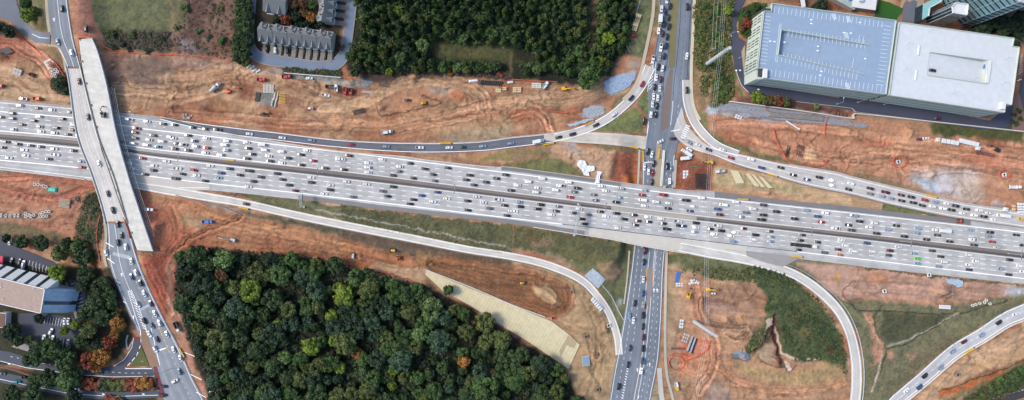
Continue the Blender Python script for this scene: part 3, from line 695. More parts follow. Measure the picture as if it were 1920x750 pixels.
P('B5', (206,210,214), [(330,225),(520,200),(700,210),(720,400),(640,392),(460,340),(300,250)], .75, 8)
P('B5', (186,202,216), [(300,240),(470,290),(480,330),(400,310)], .8, 3)
P('B5', (214,184,154), [(540,240),(740,240),(740,400),(620,380)], .5, 8)
P('B5', (190,112,86), [(560,130),(800,120),(850,200),(700,180)], .6, 8)
P('B5', (200,108,76), [(20,40),(220,40),(200,60),(0,60)], .7, 4)
P('B5', (194,162,128), [(0,352),(165,390),(160,432),(0,412)], 1, 1)
P('B5', (112,116,74), [(165,390),(480,458),(470,475),(160,440)], 1, 1, **GR)
P('B5', (186,186,186), [(780,380),(860,400),(840,430),(780,420)], .8, 3)
# --- row C
P('C0', (64,62,44), [(-60,-60),(200,-20),(560,0),(640,10),(740,300),(745,420),(640,540),(-60,560)], 1, 2, r=.6, g=1)
P('C0', (64,62,44), [(-60,560),(860,620),(890,770),(-60,770)], 1, 2, r=.6, g=1)
P('C0', (128,78,68), [(420,620),(860,620),(865,700),(440,690)], .8, 1)
P('C0', (112,70,70), [(560,0),(620,60),(700,270),(680,300),(600,150)], .8, 2)
P('C0', (178,100,78), [(790,-60),(960,-60),(960,350),(870,190)], 1, 3)
P('C1', (188,142,118), [(-20,-60),(60,20),(95,120),(120,250),(260,480),(250,765),(185,765),(60,470),(-20,330)], 1, 3)
P('C1', (170,100,80), [(0,-20),(70,40),(60,200),(0,180)], .7, 4)
P('C1', (118,84,80), [(80,250),(150,250),(190,360),(100,380)], .7, 4)
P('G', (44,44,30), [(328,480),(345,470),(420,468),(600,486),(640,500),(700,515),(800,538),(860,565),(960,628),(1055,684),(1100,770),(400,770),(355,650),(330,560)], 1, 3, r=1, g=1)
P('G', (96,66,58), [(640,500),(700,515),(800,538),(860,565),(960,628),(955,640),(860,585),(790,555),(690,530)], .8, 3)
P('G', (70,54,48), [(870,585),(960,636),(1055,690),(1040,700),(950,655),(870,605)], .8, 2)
P('G', (192,160,128), [(700,490),(800,505),(800,535),(760,528),(690,512)], .9, 3)
P('G', (142,102,72), [(800,490),(835,478),(960,505),(1030,522),(1070,545),(1075,585),(1050,600),(1000,585),(900,545),(830,515)], 1, 3, r=.6)
P('G', (186,160,124), [(940,484),(1020,500),(1085,525),(1130,570),(1150,620),(1155,680),(1140,770),(1095,770),(1062,690),(1088,650),(1045,600),(1078,575),(1070,540),(1020,515)], 1, 3)
P('G', (208,182,142), [(1000,535),(1030,535),(1048,555),(1042,572),(1018,562),(1003,548)], .95, 2, h=1.2)
P('C3', (168,140,108), [(400,130),(520,280),(560,420),(480,480),(380,300)], .4, 8)
P('C3', (112,114,78), [(330,-20),(690,-20),(650,250),(625,400),(600,400),(560,260),(480,120),(400,40)], 1, 2, **GR)
P('C3', (152,150,140), [(510,100),(620,270),(640,290),(600,260)], .8, 1)
P('C3', (186,196,204), [(408,50),(455,8),(527,72),(485,122)], 1, 1, False, r=1.3)
P('C3', (158,132,106), [(490,-20),(600,-20),(615,40),(570,82),(515,62)], .95, 3, h=1.5)
P('C3', (178,188,196), [(590,190),(615,180),(620,215),(600,225)], .8, 2)
P('C3', (172,146,120), [(865,-20),(970,-20),(970,765),(890,765),(870,560)], 1, 2)
P('C3', (120,116,84), [(868,120),(905,130),(900,330),(870,320)], .6, 4, g=.5)
P('C3', (152,140,110), [(780,620),(805,620),(830,740),(790,760)], 1, 1, **GR)
P('C4', (190,154,124), [(-20,-60),(440,80),(480,200),(960,620),(940,765),(-20,765)], .6, 4)
P('C4', (110,112,76), [(-20,-60),(420,-60),(430,80),(330,85),(180,60),(-20,20)], 1, 4, **GR)
P('C4', (82,90,58), [(400,-10),(560,35),(700,130),(800,230),(880,350),(920,500),(930,640),(890,570),(780,530),(640,530),(560,500),(540,440),(500,330),(460,250),(480,170),(400,90)], 1, 3, r=1.2, g=1)
P('C4', (114,98,66), [(600,180),(720,250),(720,400),(620,380)], .55, 10, g=1)
P('C4', (100,68,58), [(820,440),(880,470),(870,510),(820,490)], .7, 3)
P('C4', (82,92,56), [(480,230),(540,300),(520,380),(440,460),(400,500),(350,490),(400,400),(450,320)], .95, 3, r=1, g=1)
P('C4', (186,166,140), [(440,470),(490,430),(520,520),(470,550),(430,510)], .9, 2)
P('C4', (92,58,50), [(500,290),(530,280),(535,340),(560,500),(540,540),(515,420)], .9, 2, h=-1)
B('C4', (222,196,172), 2.5, [(515,330),(540,410),(560,490),(640,520),(740,520)], .9)
B('C4', (222,196,172), 2, [(480,330),(430,430),(380,500)], .8)
P('C4', (88,66,54), [(470,340),(505,330),(520,420),(470,440),(420,480),(380,500),(400,450)], .8, 2, h=-.8)
P('C4', (84,62,52), [(500,500),(545,520),(590,560),(600,590),(560,580)], .8, 1)
B('C4', (78,50,44), 4.5, [(522,275),(512,330),(522,400),(545,480),(556,545)], .95, -1.2)
B('C4', (70,58,44), 1.8, [(500,350),(450,400),(400,470)], .8, -.6)
P('C4', (232,218,200), [(575,530),(605,545),(620,590),(590,590)], .95, 1)
P('C4', (216,200,180), [(470,300),(500,285),(505,330),(478,350)], .8, 1)
P('C4', (196,180,156), [(380,360),(410,352),(400,385),(380,390)], .8, 1, h=.8)
P('C4', (166,136,124), [(130,178),(320,200),(312,282),(130,262)], .9, 3, h=-.8)
P('C4', (206,160,110), [(290,270),(340,270),(330,320),(295,320)], .8, 3)
P('C4', (158,124,104), [(210,90),(430,120),(420,200),(320,190),(170,170)], .6, 4)
P('C4', (120,150,170), [(280,490),(320,468),(385,490),(370,520),(285,515)], .95, 1)
B('C4', (80,66,76), 1.6, [(280,490),(275,510),(330,528),(380,515),(380,490)], .9)
P('C4', (176,150,108), [(290,525),(440,570),(620,600),(800,545),(900,560),(900,650),(720,690),(460,650),(330,590)], .9, 4, g=.5)
P('C4', (206,120,90), [(-20,380),(140,400),(150,430),(60,500),(-20,640)], .8, 4)
P('C4', (210,140,112), [(60,400),(150,420),(190,480),(100,560),(60,600),(0,620)], .5, 6)
P('C4', (168,156,148), [(140,620),(260,690),(300,765),(110,765)], .6, 4)
P('C4', (118,120,84), [(560,-60),(970,-60),(970,300),(930,360),(840,180),(720,80)], 1, 2, **GR)
P('C4', (196,162,144), [(640,-30),(960,0),(960,200),(880,180),(760,80)], 1, 2)
P('C4', (216,168,96), [(860,30),(890,30),(885,80),(860,80)], .8, 2)
P('C5', (118,114,86), [(-20,180),(500,225),(800,170),(970,150),(970,225),(700,345),(400,565),(215,765),(30,765),(60,500),(20,360),(-20,320)], 1, 2, **GR)
P('C5', (128,112,84), [(380,480),(540,380),(640,380),(380,600),(200,760),(260,640)], .6, 6, **GR)
P('C5', (86,86,62), [(170,255),(560,272),(300,412),(195,440),(150,350)], 1, 2, **GR)
P('C5', (196,158,138), [(-20,-10),(300,30),(600,55),(860,100),(860,150),(640,195),(300,190),(0,170)], 1, 3)
P('C5', (192,136,96), [(70,30),(210,50),(200,90),(90,80)], .7, 5)
P('C5', (88,90,60), [(60,0),(560,58),(860,95),(970,100),(970,110),(560,75),(80,15)], .9, 1, **GR)
P('C5', (184,204,220), [(525,75),(570,66),(620,85),(610,115),(560,100)], 1, 1, r=1.2, h=.8)
P('C5', (170,172,174), [(830,115),(970,108),(970,165),(850,160)], 1, 2)
P('C5', (204,150,124), [(50,250),(110,260),(120,340),(170,440),(160,520),(110,560),(100,380)], .8, 3)
P('C5', (196,146,122), [(180,470),(240,480),(230,530),(190,520)], .7, 3)
P('C5', (190,150,124), [(300,490),(370,470),(350,510),(290,520)], .6, 3)
P('C5', (206,172,138), [(330,765),(520,590),(720,450),(970,315),(970,500),(720,600),(560,660),(480,700),(480,765)], 1, 2)
P('C5', (196,162,122), [(640,560),(960,450),(960,500),(700,600)], .7, 3)
P('C5', (108,104,72), [(640,640),(800,600),(970,520),(970,580),(800,640),(560,765),(520,765)], .9, 3, **GR)
P('C5', (196,112,62), [(480,700),(640,655),(860,580),(850,600),(700,660),(560,720),(480,740)], .95, 2, h=-.6)
P('C5', (60,76,42), [(600,750),(860,600),(970,550),(970,690),(760,765)], 1, 2, r=1, g=1)
DK = (52,46,40)
for pts in ([(0,215),(50,245),(300,255),(560,267),(700,235),(870,190)], [(190,460),(300,430),(440,350),(570,280)], [(160,215),(120,300),(140,370),(180,440),(175,520),(150,600)], [(480,700),(560,680),(860,570),(960,520)]):
    B('C5', DK, 1.3, pts, .85, -.3)
B('C5', (186,176,160), 2, [(200,445),(330,400),(480,320),(600,260)], .7)
B('C5', (214,186,160), 2.5, [(105,700),(135,600),(160,500)], .8); B('C5', (218,180,156), 2.5, [(60,265),(110,350),(150,440)], .8)
B('C4', DK, 1.3, [(620,0),(760,90),(860,170),(960,220)], .7, -.3); B('C4', (120,50,40), 1.5, [(960,110),(910,120),(905,160),(960,210)], .8)
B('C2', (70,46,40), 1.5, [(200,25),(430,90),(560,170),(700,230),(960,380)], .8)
B('C4', DK, 1.4, [(560,520),(590,590),(640,560)], .8); B('C4', DK, 1.4, [(430,510),(470,550),(560,570)], .7)
P('A0', (116,94,88), [(640,560),(596,370),(640,320),(700,430),(720,490),(650,530)], .8, 3)
P('A0', (132,112,98), [(700,310),(960,335),(960,480),(770,488),(722,440)], .8, 3)
P('A0', (194,162,132), [(880,430),(960,408),(960,450),(900,470)], .8, 2, h=1.2)
P('A0', (208,162,112), [(918,468),(958,466),(958,494),(916,492)], .9, 1)
P('A1', (204,162,130), [(40,400),(120,372),(132,398),(60,430)], .8, 2, h=1)
P('A1', (148,104,82), [(60,420),(160,400),(240,420),(180,450),(80,450)], .6, 3)
P('A2', (190,142,110), [(200,600),(380,505),(560,470),(700,500),(780,560),(600,560),(450,610),(230,650)], .7, 3)
P('A2', (198,178,160), [(450,480),(640,480),(700,520),(560,540)], .8, 3)
P('A2', (204,134,92), [(600,520),(690,510),(700,560),(640,570)], .8, 2, h=1.5)
P('A2', (150,104,80), [(600,590),(960,600),(960,640),(700,660),(560,680)], .5, 4)
P('A3', (176,112,82), [(0,600),(150,600),(160,680),(0,690)], .7, 3)
P('A3', (206,160,122), [(200,640),(300,640),(300,740),(220,740)], .6, 3)
P('B1', (150,92,68), [(460,560),(900,640),(900,660),(500,600)], .6, 2)
P('B1', (196,150,110), [(440,500),(700,540),(640,570),(440,530)], .6, 3)
P('B4', (210,160,124), [(360,50),(500,60),(520,130),(400,110)], .5, 3); P('B4', (176,112,82), [(180,0),(330,-20),(420,60),(330,90),(220,30)], .6, 3)
P('B4', (226,190,150), [(680,80),(730,80),(760,140),(690,150)], .8, 2, h=.8)
P('C4', (150,112,94), [(130,178),(320,200),(318,222),(132,205)], .85, 1); P('C4', (178,146,128), [(130,205),(318,222),(312,262),(130,250)], .8, 1)
P('C4', (222,176,136), [(125,250),(318,262),(330,285),(120,270)], .7, 2, h=.5); P('C4', (172,140,114), [(130,285),(360,300),(370,360),(200,350)], .6, 2); P('C4', (206,164,128), [(120,60),(180,70),(160,150),(110,170)], .6, 3)
P('C4', (128,96,80), [(118,185),(132,180),(130,262),(118,258)], .85, 1, h=-.5); P('C4', (150,120,96), [(370,350),(420,330),(440,290),(450,320),(400,400),(360,410)], .7, 2)
P('C4', (176,96,72), [(160,420),(200,440),(190,520),(150,620),(140,560)], .5, 3)
# streaks left by graders, roughly along the highway
# haul roads and ruts
LT = (204,170,136)
TR('A0', 34, [(-60,240),(60,235),(140,280),(230,330),(300,420)], .3, 1, .25, (190,120,100), .5)
TR('A0', 40, [(-60,400),(80,430),(200,500),(400,560)], .2, 2, .2, LT, .5)
TR('A0', 30, [(640,500),(720,500),(860,510),(960,515)], .25, 3, .2, LT, .5); TR('A0', 14, [(830,600),(850,560),(900,545),(960,545)], .3, 4, .3)
B('A0', (60,52,46), 1.4, [(705,440),(720,475),(760,495),(960,500)], .7, -.3)
TR('A1', 36, [(0,450),(150,440),(330,400),(500,430),(700,500),(960,600)], .2, 5, .2, LT, .5)
TR('A1', 30, [(0,560),(120,540),(330,480)], .2, 6, .2, LT, .4); TR('A1', 26, [(0,640),(300,660),(600,690),(960,705)], .3, 7, .2, (186,132,104), .5)
TR('A2', 30, [(-100,610),(60,590),(200,540),(320,480),(440,452),(560,455),(700,480),(790,540),(810,600)], .22, 8, .3, LT, .75)
TR('A2', 26, [(-60,690),(200,710),(400,680),(620,630),(820,580),(960,570)], .28, 9, .3, (200,158,124), .6)
TR('A2', 20, [(300,740),(600,680),(960,610)], .25, 10, .2, (192,140,112), .5)
B('A2', (62,50,44), 1.3, [(200,590),(210,640),(260,650),(440,610),(570,580)], .8, -.4)
B('A2', (110,60,42), 2, [(455,538),(555,573)], .9, .5)
TR('A3', 40, [(-60,570),(100,560),(300,560),(440,520),(520,480)], .2, 11, .2, LT, .5)
TR('A3', 24, [(100,600),(160,620),(200,680),(220,750)], .3, 12, .3, (200,140,110), .5); TR('A3', 22, [(0,660),(120,640),(220,720)], .3, 13)
TR('A4', 22, [(200,700),(400,690),(700,720),(960,745)], .3, 14, .2); TR('B4', 30, [(300,30),(500,90),(700,130),(960,150)], .2, 15, .2)
TR('B5', 60, [(0,120),(200,90),(500,110),(960,160)], .2, 16, .25); TR('B5', 50, [(300,200),(600,160),(960,220)], .14, 17, .2); TR('B5', 26, [(0,150),(150,160),(400,190)], .25, 18, .2)
RD = (182,104,84)
TR('B0', 16, [(-60,290),(150,345),(300,370),(400,340),(520,300)], .3, 19, .25, RD, .6); TR('B0', 16, [(-60,255),(120,240),(300,250),(520,295)], .3, 20, .25, RD, .6)
TR('B0', 10, [(-60,265),(60,255),(200,245)], .3, 21)
TR('B1', 40, [(0,400),(120,430),(300,500),(500,540),(800,600),(960,650)], .2, 22, .25, (196,146,110), .5)
TR('B1', 26, [(40,640),(120,580),(260,520),(390,470)], .3, 23, .3, (176,120,92), .4); TR('B1', 26, [(-20,700),(40,560),(0,420)], .3, 24, .3, (170,96,74), .4)
TR('B1', 14, [(60,560),(110,570),(120,600),(80,620)], .3, 25, .3)
TR('B2', 30, [(0,640),(200,690),(400,740)], .25, 26, .2); TR('B1', 20, [(430,640),(700,660),(960,720)], .2, 27, .2)
BR = (128,90,64)
for k, o in enumerate((0, 1, 2)):
    TR('G', 17, [(805,494+o*3),(880,505+o*9),(950,517+o*13),(1010,528+o*17),(1052,560+o*10)], .14, 28+k, .12, BR, .3)
TR('G', 16, [(830,486),(930,500),(1010,512),(1062,535),(1070,565),(1052,588),(1020,584),(960,560)], .2, 31, .2, (150,104,72), .6)
TR('G', 12, [(990,545),(1005,562),(1030,575),(1046,566),(1050,550),(1035,536),(1008,530)], .2, 32, .25, BR, .5)
TR('C3', 16, [(230,300),(330,340),(420,400),(450,480)], .2, 33, .15, (160,130,100), .5)
TR('C3', 70, [(430,100),(520,260),(560,420),(540,600),(500,750)], .1, 34, .1)
P('C4', (200,146,108), [(30,60),(120,120),(110,300),(200,400),(200,560),(260,620),(150,600),(60,560),(170,440),(100,330),(40,180)], .6, 3)
TR('C4', 30, [(60,120),(100,300),(170,400),(180,560),(100,700)], .25, 35, .3, (206,152,124), .5); TR('C4', 24, [(0,560),(80,600),(160,560),(260,620),(400,680),(640,700),(900,650)], .2, 36, .3, (196,144,112), .5)
TR('C4', 14, [(110,180),(100,250),(140,310),(220,340),(360,350)], .3, 37, .3); TR('C4', 22, [(250,380),(300,400),(360,370)], .3, 38, .3)
B('C4', (96,66,54), 1.2, [(370,370),(340,405),(300,405),(240,385)], .8, -.2)
TR('C0', 20, [(840,0),(900,120),(960,260)], .25, 39, .2); TR('C1', 26, [(20,0),(60,150),(90,300),(180,480)], .25, 40, .2)
TR('C5', 26, [(0,110),(300,120),(600,150),(840,140)], .14, 41, .1, (186,152,134), .4); TR('C5', 24, [(420,765),(600,590),(960,400)], .16, 42, .1)
TR('C5', 14, [(200,740),(420,540),(700,330),(960,215)], .16, 43, .0)
for (tl, cx, cy) in (('C3',418,392),('C3',474,495),('C3',482,690),('C5',585,607),('C3',543,330),('B5',255,160),('B5',845,232)):
    pts = [(cx+14*math.cos(t), cy+13*math.sin(t)) for t in np.linspace(0, 6.28, 10)]
    B(tl, (124,92,72), .9, pts, .9, -.2)
# stray vehicle tracks over the bare ground
g2 = random.Random(12)
for (x0, y0, x1, y1, n, slp) in ((210,135,1130,245,34,.06),(1340,225,1900,390,22,.12),(290,395,800,490,16,.22),(1265,505,1560,740,18,1.2),(1600,508,1880,560,8,.05),(0,330,160,440,8,.1),(0,90,120,175,6,.3),(1100,560,1150,740,6,2),(1720,610,1900,740,6,-.6)):
    for _ in range(n):
        x, y = g2.uniform(x0, x1), g2.uniform(y0, y1); a = math.atan(slp)+g2.gauss(0, .45); pts = [(x, y)]
        for _ in range(g2.randint(4, 8)): a += g2.gauss(0, .22); x += 16*math.cos(a); y += 16*math.sin(a); pts.append((x, y))
        for o in (-1.6, 1.6):
            q = [(p[0]-o*math.sin(a), p[1]+o*math.cos(a)) for p in pts]; w, d, s = dist(cr(q, 5), 6)
            if w is None: continue
            m_ = np.exp(-(d/1.1)**2)*(1-green[w]); C[w] *= (1-.24*m_)[..., None]; dzm[w] -= .22*m_
    for _ in range(max(2, n//5)):                                       # spoil heaps
        x, y = g2.uniform(x0, x1), g2.uniform(y0, y1); r = g2.uniform(4, 9); w = window([(x-r*2, y-r*2), (x+r*2, y+r*2)], 4)
        if w is None: continue
        d = np.hypot((wx[w]-x)/1.5, wy[w]-y); m_ = np.exp(-(d/r)**2)*(1-green[w]); dzm[w] += r*.42*m_; C[w] = C[w]*(1-.4*m_[..., None])+alb(g2.choice([(206,160,122),(160,116,90),(190,132,98)]))*.4*m_[..., None]
fq = fbm(px_*.4+py_*.03, py_-.11*px_, 38, 4, 2)*5; fr = fq-np.floor(fq); gate = sm(-.1, .2, fbm(px_, py_, 70, 3, 9))*(1-green)*(rough > .6)
bank = np.exp(-((fr-.5)/.09)**2)*gate; C *= (1-.26*bank)[..., None]; dzm += gate*.9*(sm(.4, .6, fr)-fr)
# texture in green and bare ground, then relief
fine = fbm(px_, py_, 3.2, 3, 2); med = fbm(px_, py_, 11, 4, 8)
tuft = np.clip(fine*1.4+med, -1, 1)
C *= (1+.38*(green*tuft))[..., None]; C[..., 0] *= 1+.12*green*med; C[..., 2] *= 1-.15*green*med
stk = fbm((px_+py_*.2)*.10, (py_-px_*.11), 5, 4, 3)+.7*fbm((px_-py_*.6)*.5, (py_*.15), 7, 3, 5)*(py_ > 480); C *= (1+(1-green)*.34*stk)[..., None]
C *= (1+(1-green)*(.20*fine+.24*med))[..., None]
peb = np.clip(fbm(px_, py_, 2.2, 2, 9)*3-.75, 0, 1)*(1-green); C = C*(1-.3*peb[..., None])+alb((220,206,190))*.3*peb[..., None]
drk = np.clip(fbm(px_, py_, 5, 3, 10)*3-1.0, 0, 1)*(1-green); C = C*(1-.35*drk[..., None])+alb((112,82,66))*.35*drk[..., None]
C *= 1-(1-green)[..., None]*(1-np.array([.94, .88, .83]))*(C[..., :1] > C[..., 2:3]*1.15)
relief = rough*(1.0*fbm(px_, py_, 26, 5, 4)+.35*fine)+dzm
relief = relief*(1-flat)-.22*flat
Z[sl] += relief-.02
edge = np.zeros_like(Z); edge[sl] = 1
allC = np.empty(Z.shape+(3,)); far = .5+.5*np.tanh(3*fbm(gX, gY, 300, 5, 1))
allC[:] = alb((74,80,52)); allC = allC*(1-.5*far[..., None])+alb((120,112,84))*.5*far[..., None]
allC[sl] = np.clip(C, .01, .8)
Z[edge == 0] -= .2
tag(fastmesh('ground', np.stack([X.ravel(), Y.ravel(), Z.ravel()], 1), gridfaces(len(gx), len(gy)), M['ground'], allC.reshape(-1, 3)), kind='structure')
M['gravel'] = {}
for gi, (tl_, p_, c_) in enumerate(GRAV):
    q_ = np.array(T(tl_, p_)); q_ = resample(np.vstack([q_, q_[:1]]), 44)[:-1]
    if gi != 1: q_ = q_+rng.normal(0, .7, q_.shape)
    sheet('gravel_patch', [tuple(t) for t in q_], None, .22, mat_=mat('crushed_stone', c_, .9, .3, .9, bump=.5), mask=False)
# erosion blankets and other laid sheets
def blanket(pts, label, m=None, name='erosion_blanket', cat='erosion blanket', dz=.2, step=4):
    o = sheet(name, pts, None, dz, mat_=m or M['blanket'], kind=None, mask=False, step=step)
    md = o.modifiers.new('s', 'SOLIDIFY'); md.thickness = .06; return tag(o, label, cat)
blanket(T('G', [(797,514),(800,507),(960,572),(1035,603),(1064,625),(1087,646),(1066,692),(1040,674),(990,640),(960,622),(880,572),(830,545)]), 'long pale straw blanket on the slope above the lower forest')
for q_, lb_ in (([(265,207),(312,213),(345,280),(298,283)], 'cream straw strip on the wedge below upper right ramp, leftmost'), ([(350,228),(372,226),(430,297),(405,300)], 'cream straw strip on the wedge below upper right ramp, second'), ([(385,230),(402,234),(462,302),(440,303)], 'cream straw strip on the wedge below upper right ramp, third'), ([(425,240),(448,248),(505,308),(478,308)], 'cream straw strip on the wedge below upper right ramp, rightmost')):
    blanket(T('B4', q_), lb_, mat('cream_straw', (226,212,172), .95, .1, 1), dz=.8)
blanket(T('C3', [(265,475),(315,385),(365,425),(350,460),(305,440),(275,505)]), 'tan worn strip across the long straw blanket', mat('worn_straw', (190,172,134), .95, .1, 1), dz=.32)
# ---------- walls along lines
def wallmesh(pts, w, h, zf=None, dz=0., step=6., jitter=0.):
    q = np.array(pts, float); L = np.hypot(*np.diff(q, axis=0).T).sum(); q = resample(q, max(2, int(L/step)+1))
    t = np.gradient(q, axis=0); t /= np.maximum(1e-6, np.linalg.norm(t, axis=1))[:, None]; nn = np.stack([t[:, 1], -t[:, 0]], 1)*w/S/2
    if jitter: q = q+rng.normal(0, jitter, q.shape)
    x, y, z = drape(q[:, 0], q[:, 1], dz, zf); n = len(q); v = []; f = []
    for i in range(n):
        ox, oy = nn[i][0]*S, -nn[i][1]*S
        v += [(x[i]+ox,y[i]+oy,z[i]-.2),(x[i]+ox*.7,y[i]+oy*.7,z[i]+h),(x[i]-ox*.7,y[i]-oy*.7,z[i]+h),(x[i]-ox,y[i]-oy,z[i]-.2)]
    for i in range(n-1):
        a = 4*i; b = a+4
        for j in range(3): f.append((a+j, b+j, b+j+1, a+j+1))
    f += [(0,1,2,3), (4*n-1,4*n-2,4*n-3,4*n-4)]
    return v, f
def wall(name, pts, w, h, m, label, cat, zf=None, dz=0., step=6., group=None, jitter=0., parent=None, smooth=True):
    if smooth and len(pts) > 2 and not isinstance(pts, np.ndarray): pts = cr(pts, 4)
    v, f = wallmesh(pts, w, h, zf, dz, step, jitter); o = meshobj(name, v, f, m, parent)
    bm = bmesh.new(); bm.from_mesh(o.data); bmesh.ops.recalc_face_normals(bm, faces=bm.faces[:]); bm.to_mesh(o.data); bm.free()
    return tag(o, label, cat, group)
def fx(f, x0, x1, d=0.): x = np.arange(x0, x1+1, 8.); return np.stack([x, f(x)+d], 1)
wall('median_barrier', fx(M1, -250, 2170, 0), .7, .9, M['conc'], 'long concrete barrier on the upper side of the highway median', 'barrier', zf0)
wall('median_barrier', fx(M2, -250, 2170, 0), .7, .9, M['conc'], 'long concrete barrier on the lower side of the highway median', 'barrier', zf0)
wall('roadside_barrier', fx(TOP, 222, 400, 1), .6, .9, M['conc'], 'concrete barrier above the highway just right of the twin bridges', 'barrier', zf0)
wall('roadside_barrier', fx(TOP, 400, 935, 1.5), .6, .9, M['conc_white'], 'concrete barrier between the dark collector ramp and the highway', 'barrier', zf0)
wall('roadside_barrier', fx(TOP, 940, 1345, 0), .7, 1., M['conc'], 'concrete barrier along the top of the highway above the crossroad', 'barrier', zf0)
wall('roadside_barrier', fx(lambda x: M1(x)-38.5, 1345, 1830, 0), .5, .8, M['conc_white'], 'thin white barrier between the highway and its wide gravel shoulder', 'barrier', zf0)
wall('roadside_barrier', fx(TOP, -200, 137, 0), .6, .9, M['conc'], 'concrete barrier along the highway top left of the twin bridges', 'barrier', zf0)
wall('roadside_barrier', fx(BOT, -200, 165, 0), .6, .9, M['conc_white'], 'concrete barrier along the highway bottom left of the twin bridges', 'barrier', zf0)
wall('roadside_barrier', fx(BOT, 1000, 1265, 0), .7, 1., M['conc_white'], 'concrete barrier on the lower edge of the highway above the crossroad', 'barrier', zf0)
wall('roadside_barrier', fx(BOT, 1620, 2000, 0), .5, .8, M['conc'], 'concrete barrier along the lower right edge of the highway', 'barrier', zf0)
a, b = edges(R['collector']); n_ = len(a)
wall('roadside_barrier', a[int(n_*.25):] if a[n_//2, 1] < b[n_//2, 1] else b[int(n_*.25):], .5, .8, M['conc'], 'white segmented barrier above the dark collector ramp', 'barrier')
wall('roadside_barrier', T('B1', [(30,348),(130,375),(300,415),(400,462)]), .7, .9, M['conc_dark'], 'weathered barrier at the start of the lower left ramp', 'barrier')
a, b = edges(R['farright']); wall('roadside_barrier', (b if b[len(b)//2, 1] > a[len(a)//2, 1] else a)+np.array([1.5, 1.5]), .8, .9, M['conc_white'], 'white barrier below the lower right ramp', 'barrier')
a, b = edges(R['southeast']); c_ = (a if a[len(a)//2, 0] > b[len(b)//2, 0] else b); wall('guard_rail', c_[int(len(c_)*.15):]+np.array([4, -2.5]), .25, .7, M['steel'], 'steel guard rail around the outside of the loop ramp', 'guard rail')
a, b = edges(R['southwest']); c_ = (a if a[len(a)//2, 1] > b[len(b)//2, 1] else b); wall('roadside_barrier', c_[int(len(c_)*.3):int(len(c_)*.93)]+np.array([-.8, 1.]), .4, .6, M['conc_dark'], 'low grey kerb wall below the long lower left ramp', 'barrier')
wall('roadside_barrier', NEl[30:]+np.array([0, 1.]), .6, .9, M['conc_dark'], 'stained barrier below the upper right ramp', 'barrier')
wall('roadside_barrier', NEu[60:]+np.array([0, -1.]), .5, .8, M['conc_white'], 'pale barrier above the upper right ramp', 'barrier')
wall('roadside_barrier', T('B3', [(855,95),(838,300)]), 2.2, 1., M['conc_white'], 'thick white barrier in the middle of the crossroad above the highway', 'barrier')
wall('roadside_barrier', T('C0', [(0,562),(80,582),(170,612)]), 1.6, .3, M['rust'], 'red brown median kerb strip of the lower left street', 'kerb')
# retaining and sound walls
wall('retaining_wall', T('A4', [(260,572),(640,622),(960,668)])+T('A5', [(0,640),(480,690),(960,742)]), .8, 2.2, M['conc_white'], 'long pale retaining wall below the parking decks', 'retaining wall')
wall('retaining_wall', T('A1', [(640,412),(800,425),(960,438)]), .9, 1.6, M['steel'], 'grey retaining wall below the townhouse street', 'retaining wall')
wall('retaining_wall', T('A4', [(640,572),(960,612)])+T('A5', [(0,628),(500,690)]), .4, 1., M['conc'], 'thin kerb wall between the deck drive and the trees', 'wall')
wall('retaining_wall', T('C3', [(-960+640,-60+75),(-160,15)]) if False else T('G', [(800,506),(880,537),(960,571),(1022,594)]), .8, .9, M['conc_white'], 'white concrete lip along the top of the straw blanket', 'wall', dz=.4)
wall('drain_wall', T('A3', [(722,0),(700,70),(680,130),(645,200),(640,250),(665,295)]), .6, .5, M['conc'], 'thin concrete drain curving beside the upper forest', 'drain')
wall('drain_wall', T('C3', [(508,105),(560,170),(600,250),(628,300)]), .7, .25, M['conc'], 'thin concrete drain between the ramp and the crossroad', 'drain')
# orange mesh fences
for tl, pts, lb in (('A0', [(55,140),(120,210),(180,258),(235,305)], 'orange mesh fence beside the top left side street'),
    ('A0', [(270,310),(320,362),(345,400),(368,432)], 'orange mesh fence next to the old bridge above the highway'),
    ('A0', [(580,262),(640,282),(760,300),(960,308),(1140,318),(1300,345)], 'long orange mesh fence below the top left field'),
    ('B0', [(568,455),(552,520),(548,600),(556,660),(566,720)], 'orange mesh fence beside the old bridge below the highway'),
    ('A3', [(0,447),(120,455),(250,460)], 'orange mesh fence at the foot of the upper forest'),
    ('A4', [(462,605),(480,630),(506,656)], 'short orange mesh fence on gravel below the blue deck'),
    ('A4', [(815,655),(800,700),(798,760)], 'orange mesh fence crossing the wall below the white deck'),
    ('B4', [(512,-20),(520,20),(545,75),(588,150),(650,175),(720,188),(790,178),(812,148)], 'curved orange mesh fence above the upper right ramp'),
    ('B0', [(690,460),(715,520),(735,590)], 'orange mesh fence between the twin bridges'),
    ('C4', [(152,415),(140,460),(90,500),(40,520),(0,535)], 'orange mesh fence curving around red clay'),
    ('C2', [(200,25),(300,48),(430,92)], 'orange mesh fence at the top of the lower forest'),
    ('A3', [(195,620),(240,628),(310,636)], 'orange mesh fence by the clay mound'),
    ('C3', [(885,500),(920,485),(990,500)], 'orange mesh fence beside the red clay pit')):
    wall('mesh_fence', T(tl, pts), .55 if tl in ('A0','B0','A3') else .38, 1.0, M['orange'], lb, 'mesh fence', step=3, jitter=.25)
for tl, cx, cy, r, lb in (('B5',258,160,38,'orange fence ring around the white inlet left of the gravel'), ('B5',848,232,30,'orange fence ring around the small inlet at far right'), ('B0',903,645,17,'orange fence ring by the lower end of the new bridge'), ('C3',925,540,45,'orange fence loop around the red clay pit')):
    wall('mesh_fence', T(tl, [(cx+r*math.cos(t), cy+r*.9*math.sin(t)) for t in np.linspace(0, 6.28, 14)]), .4, 1., M['orange'], lb, 'mesh fence', step=3, jitter=.2)
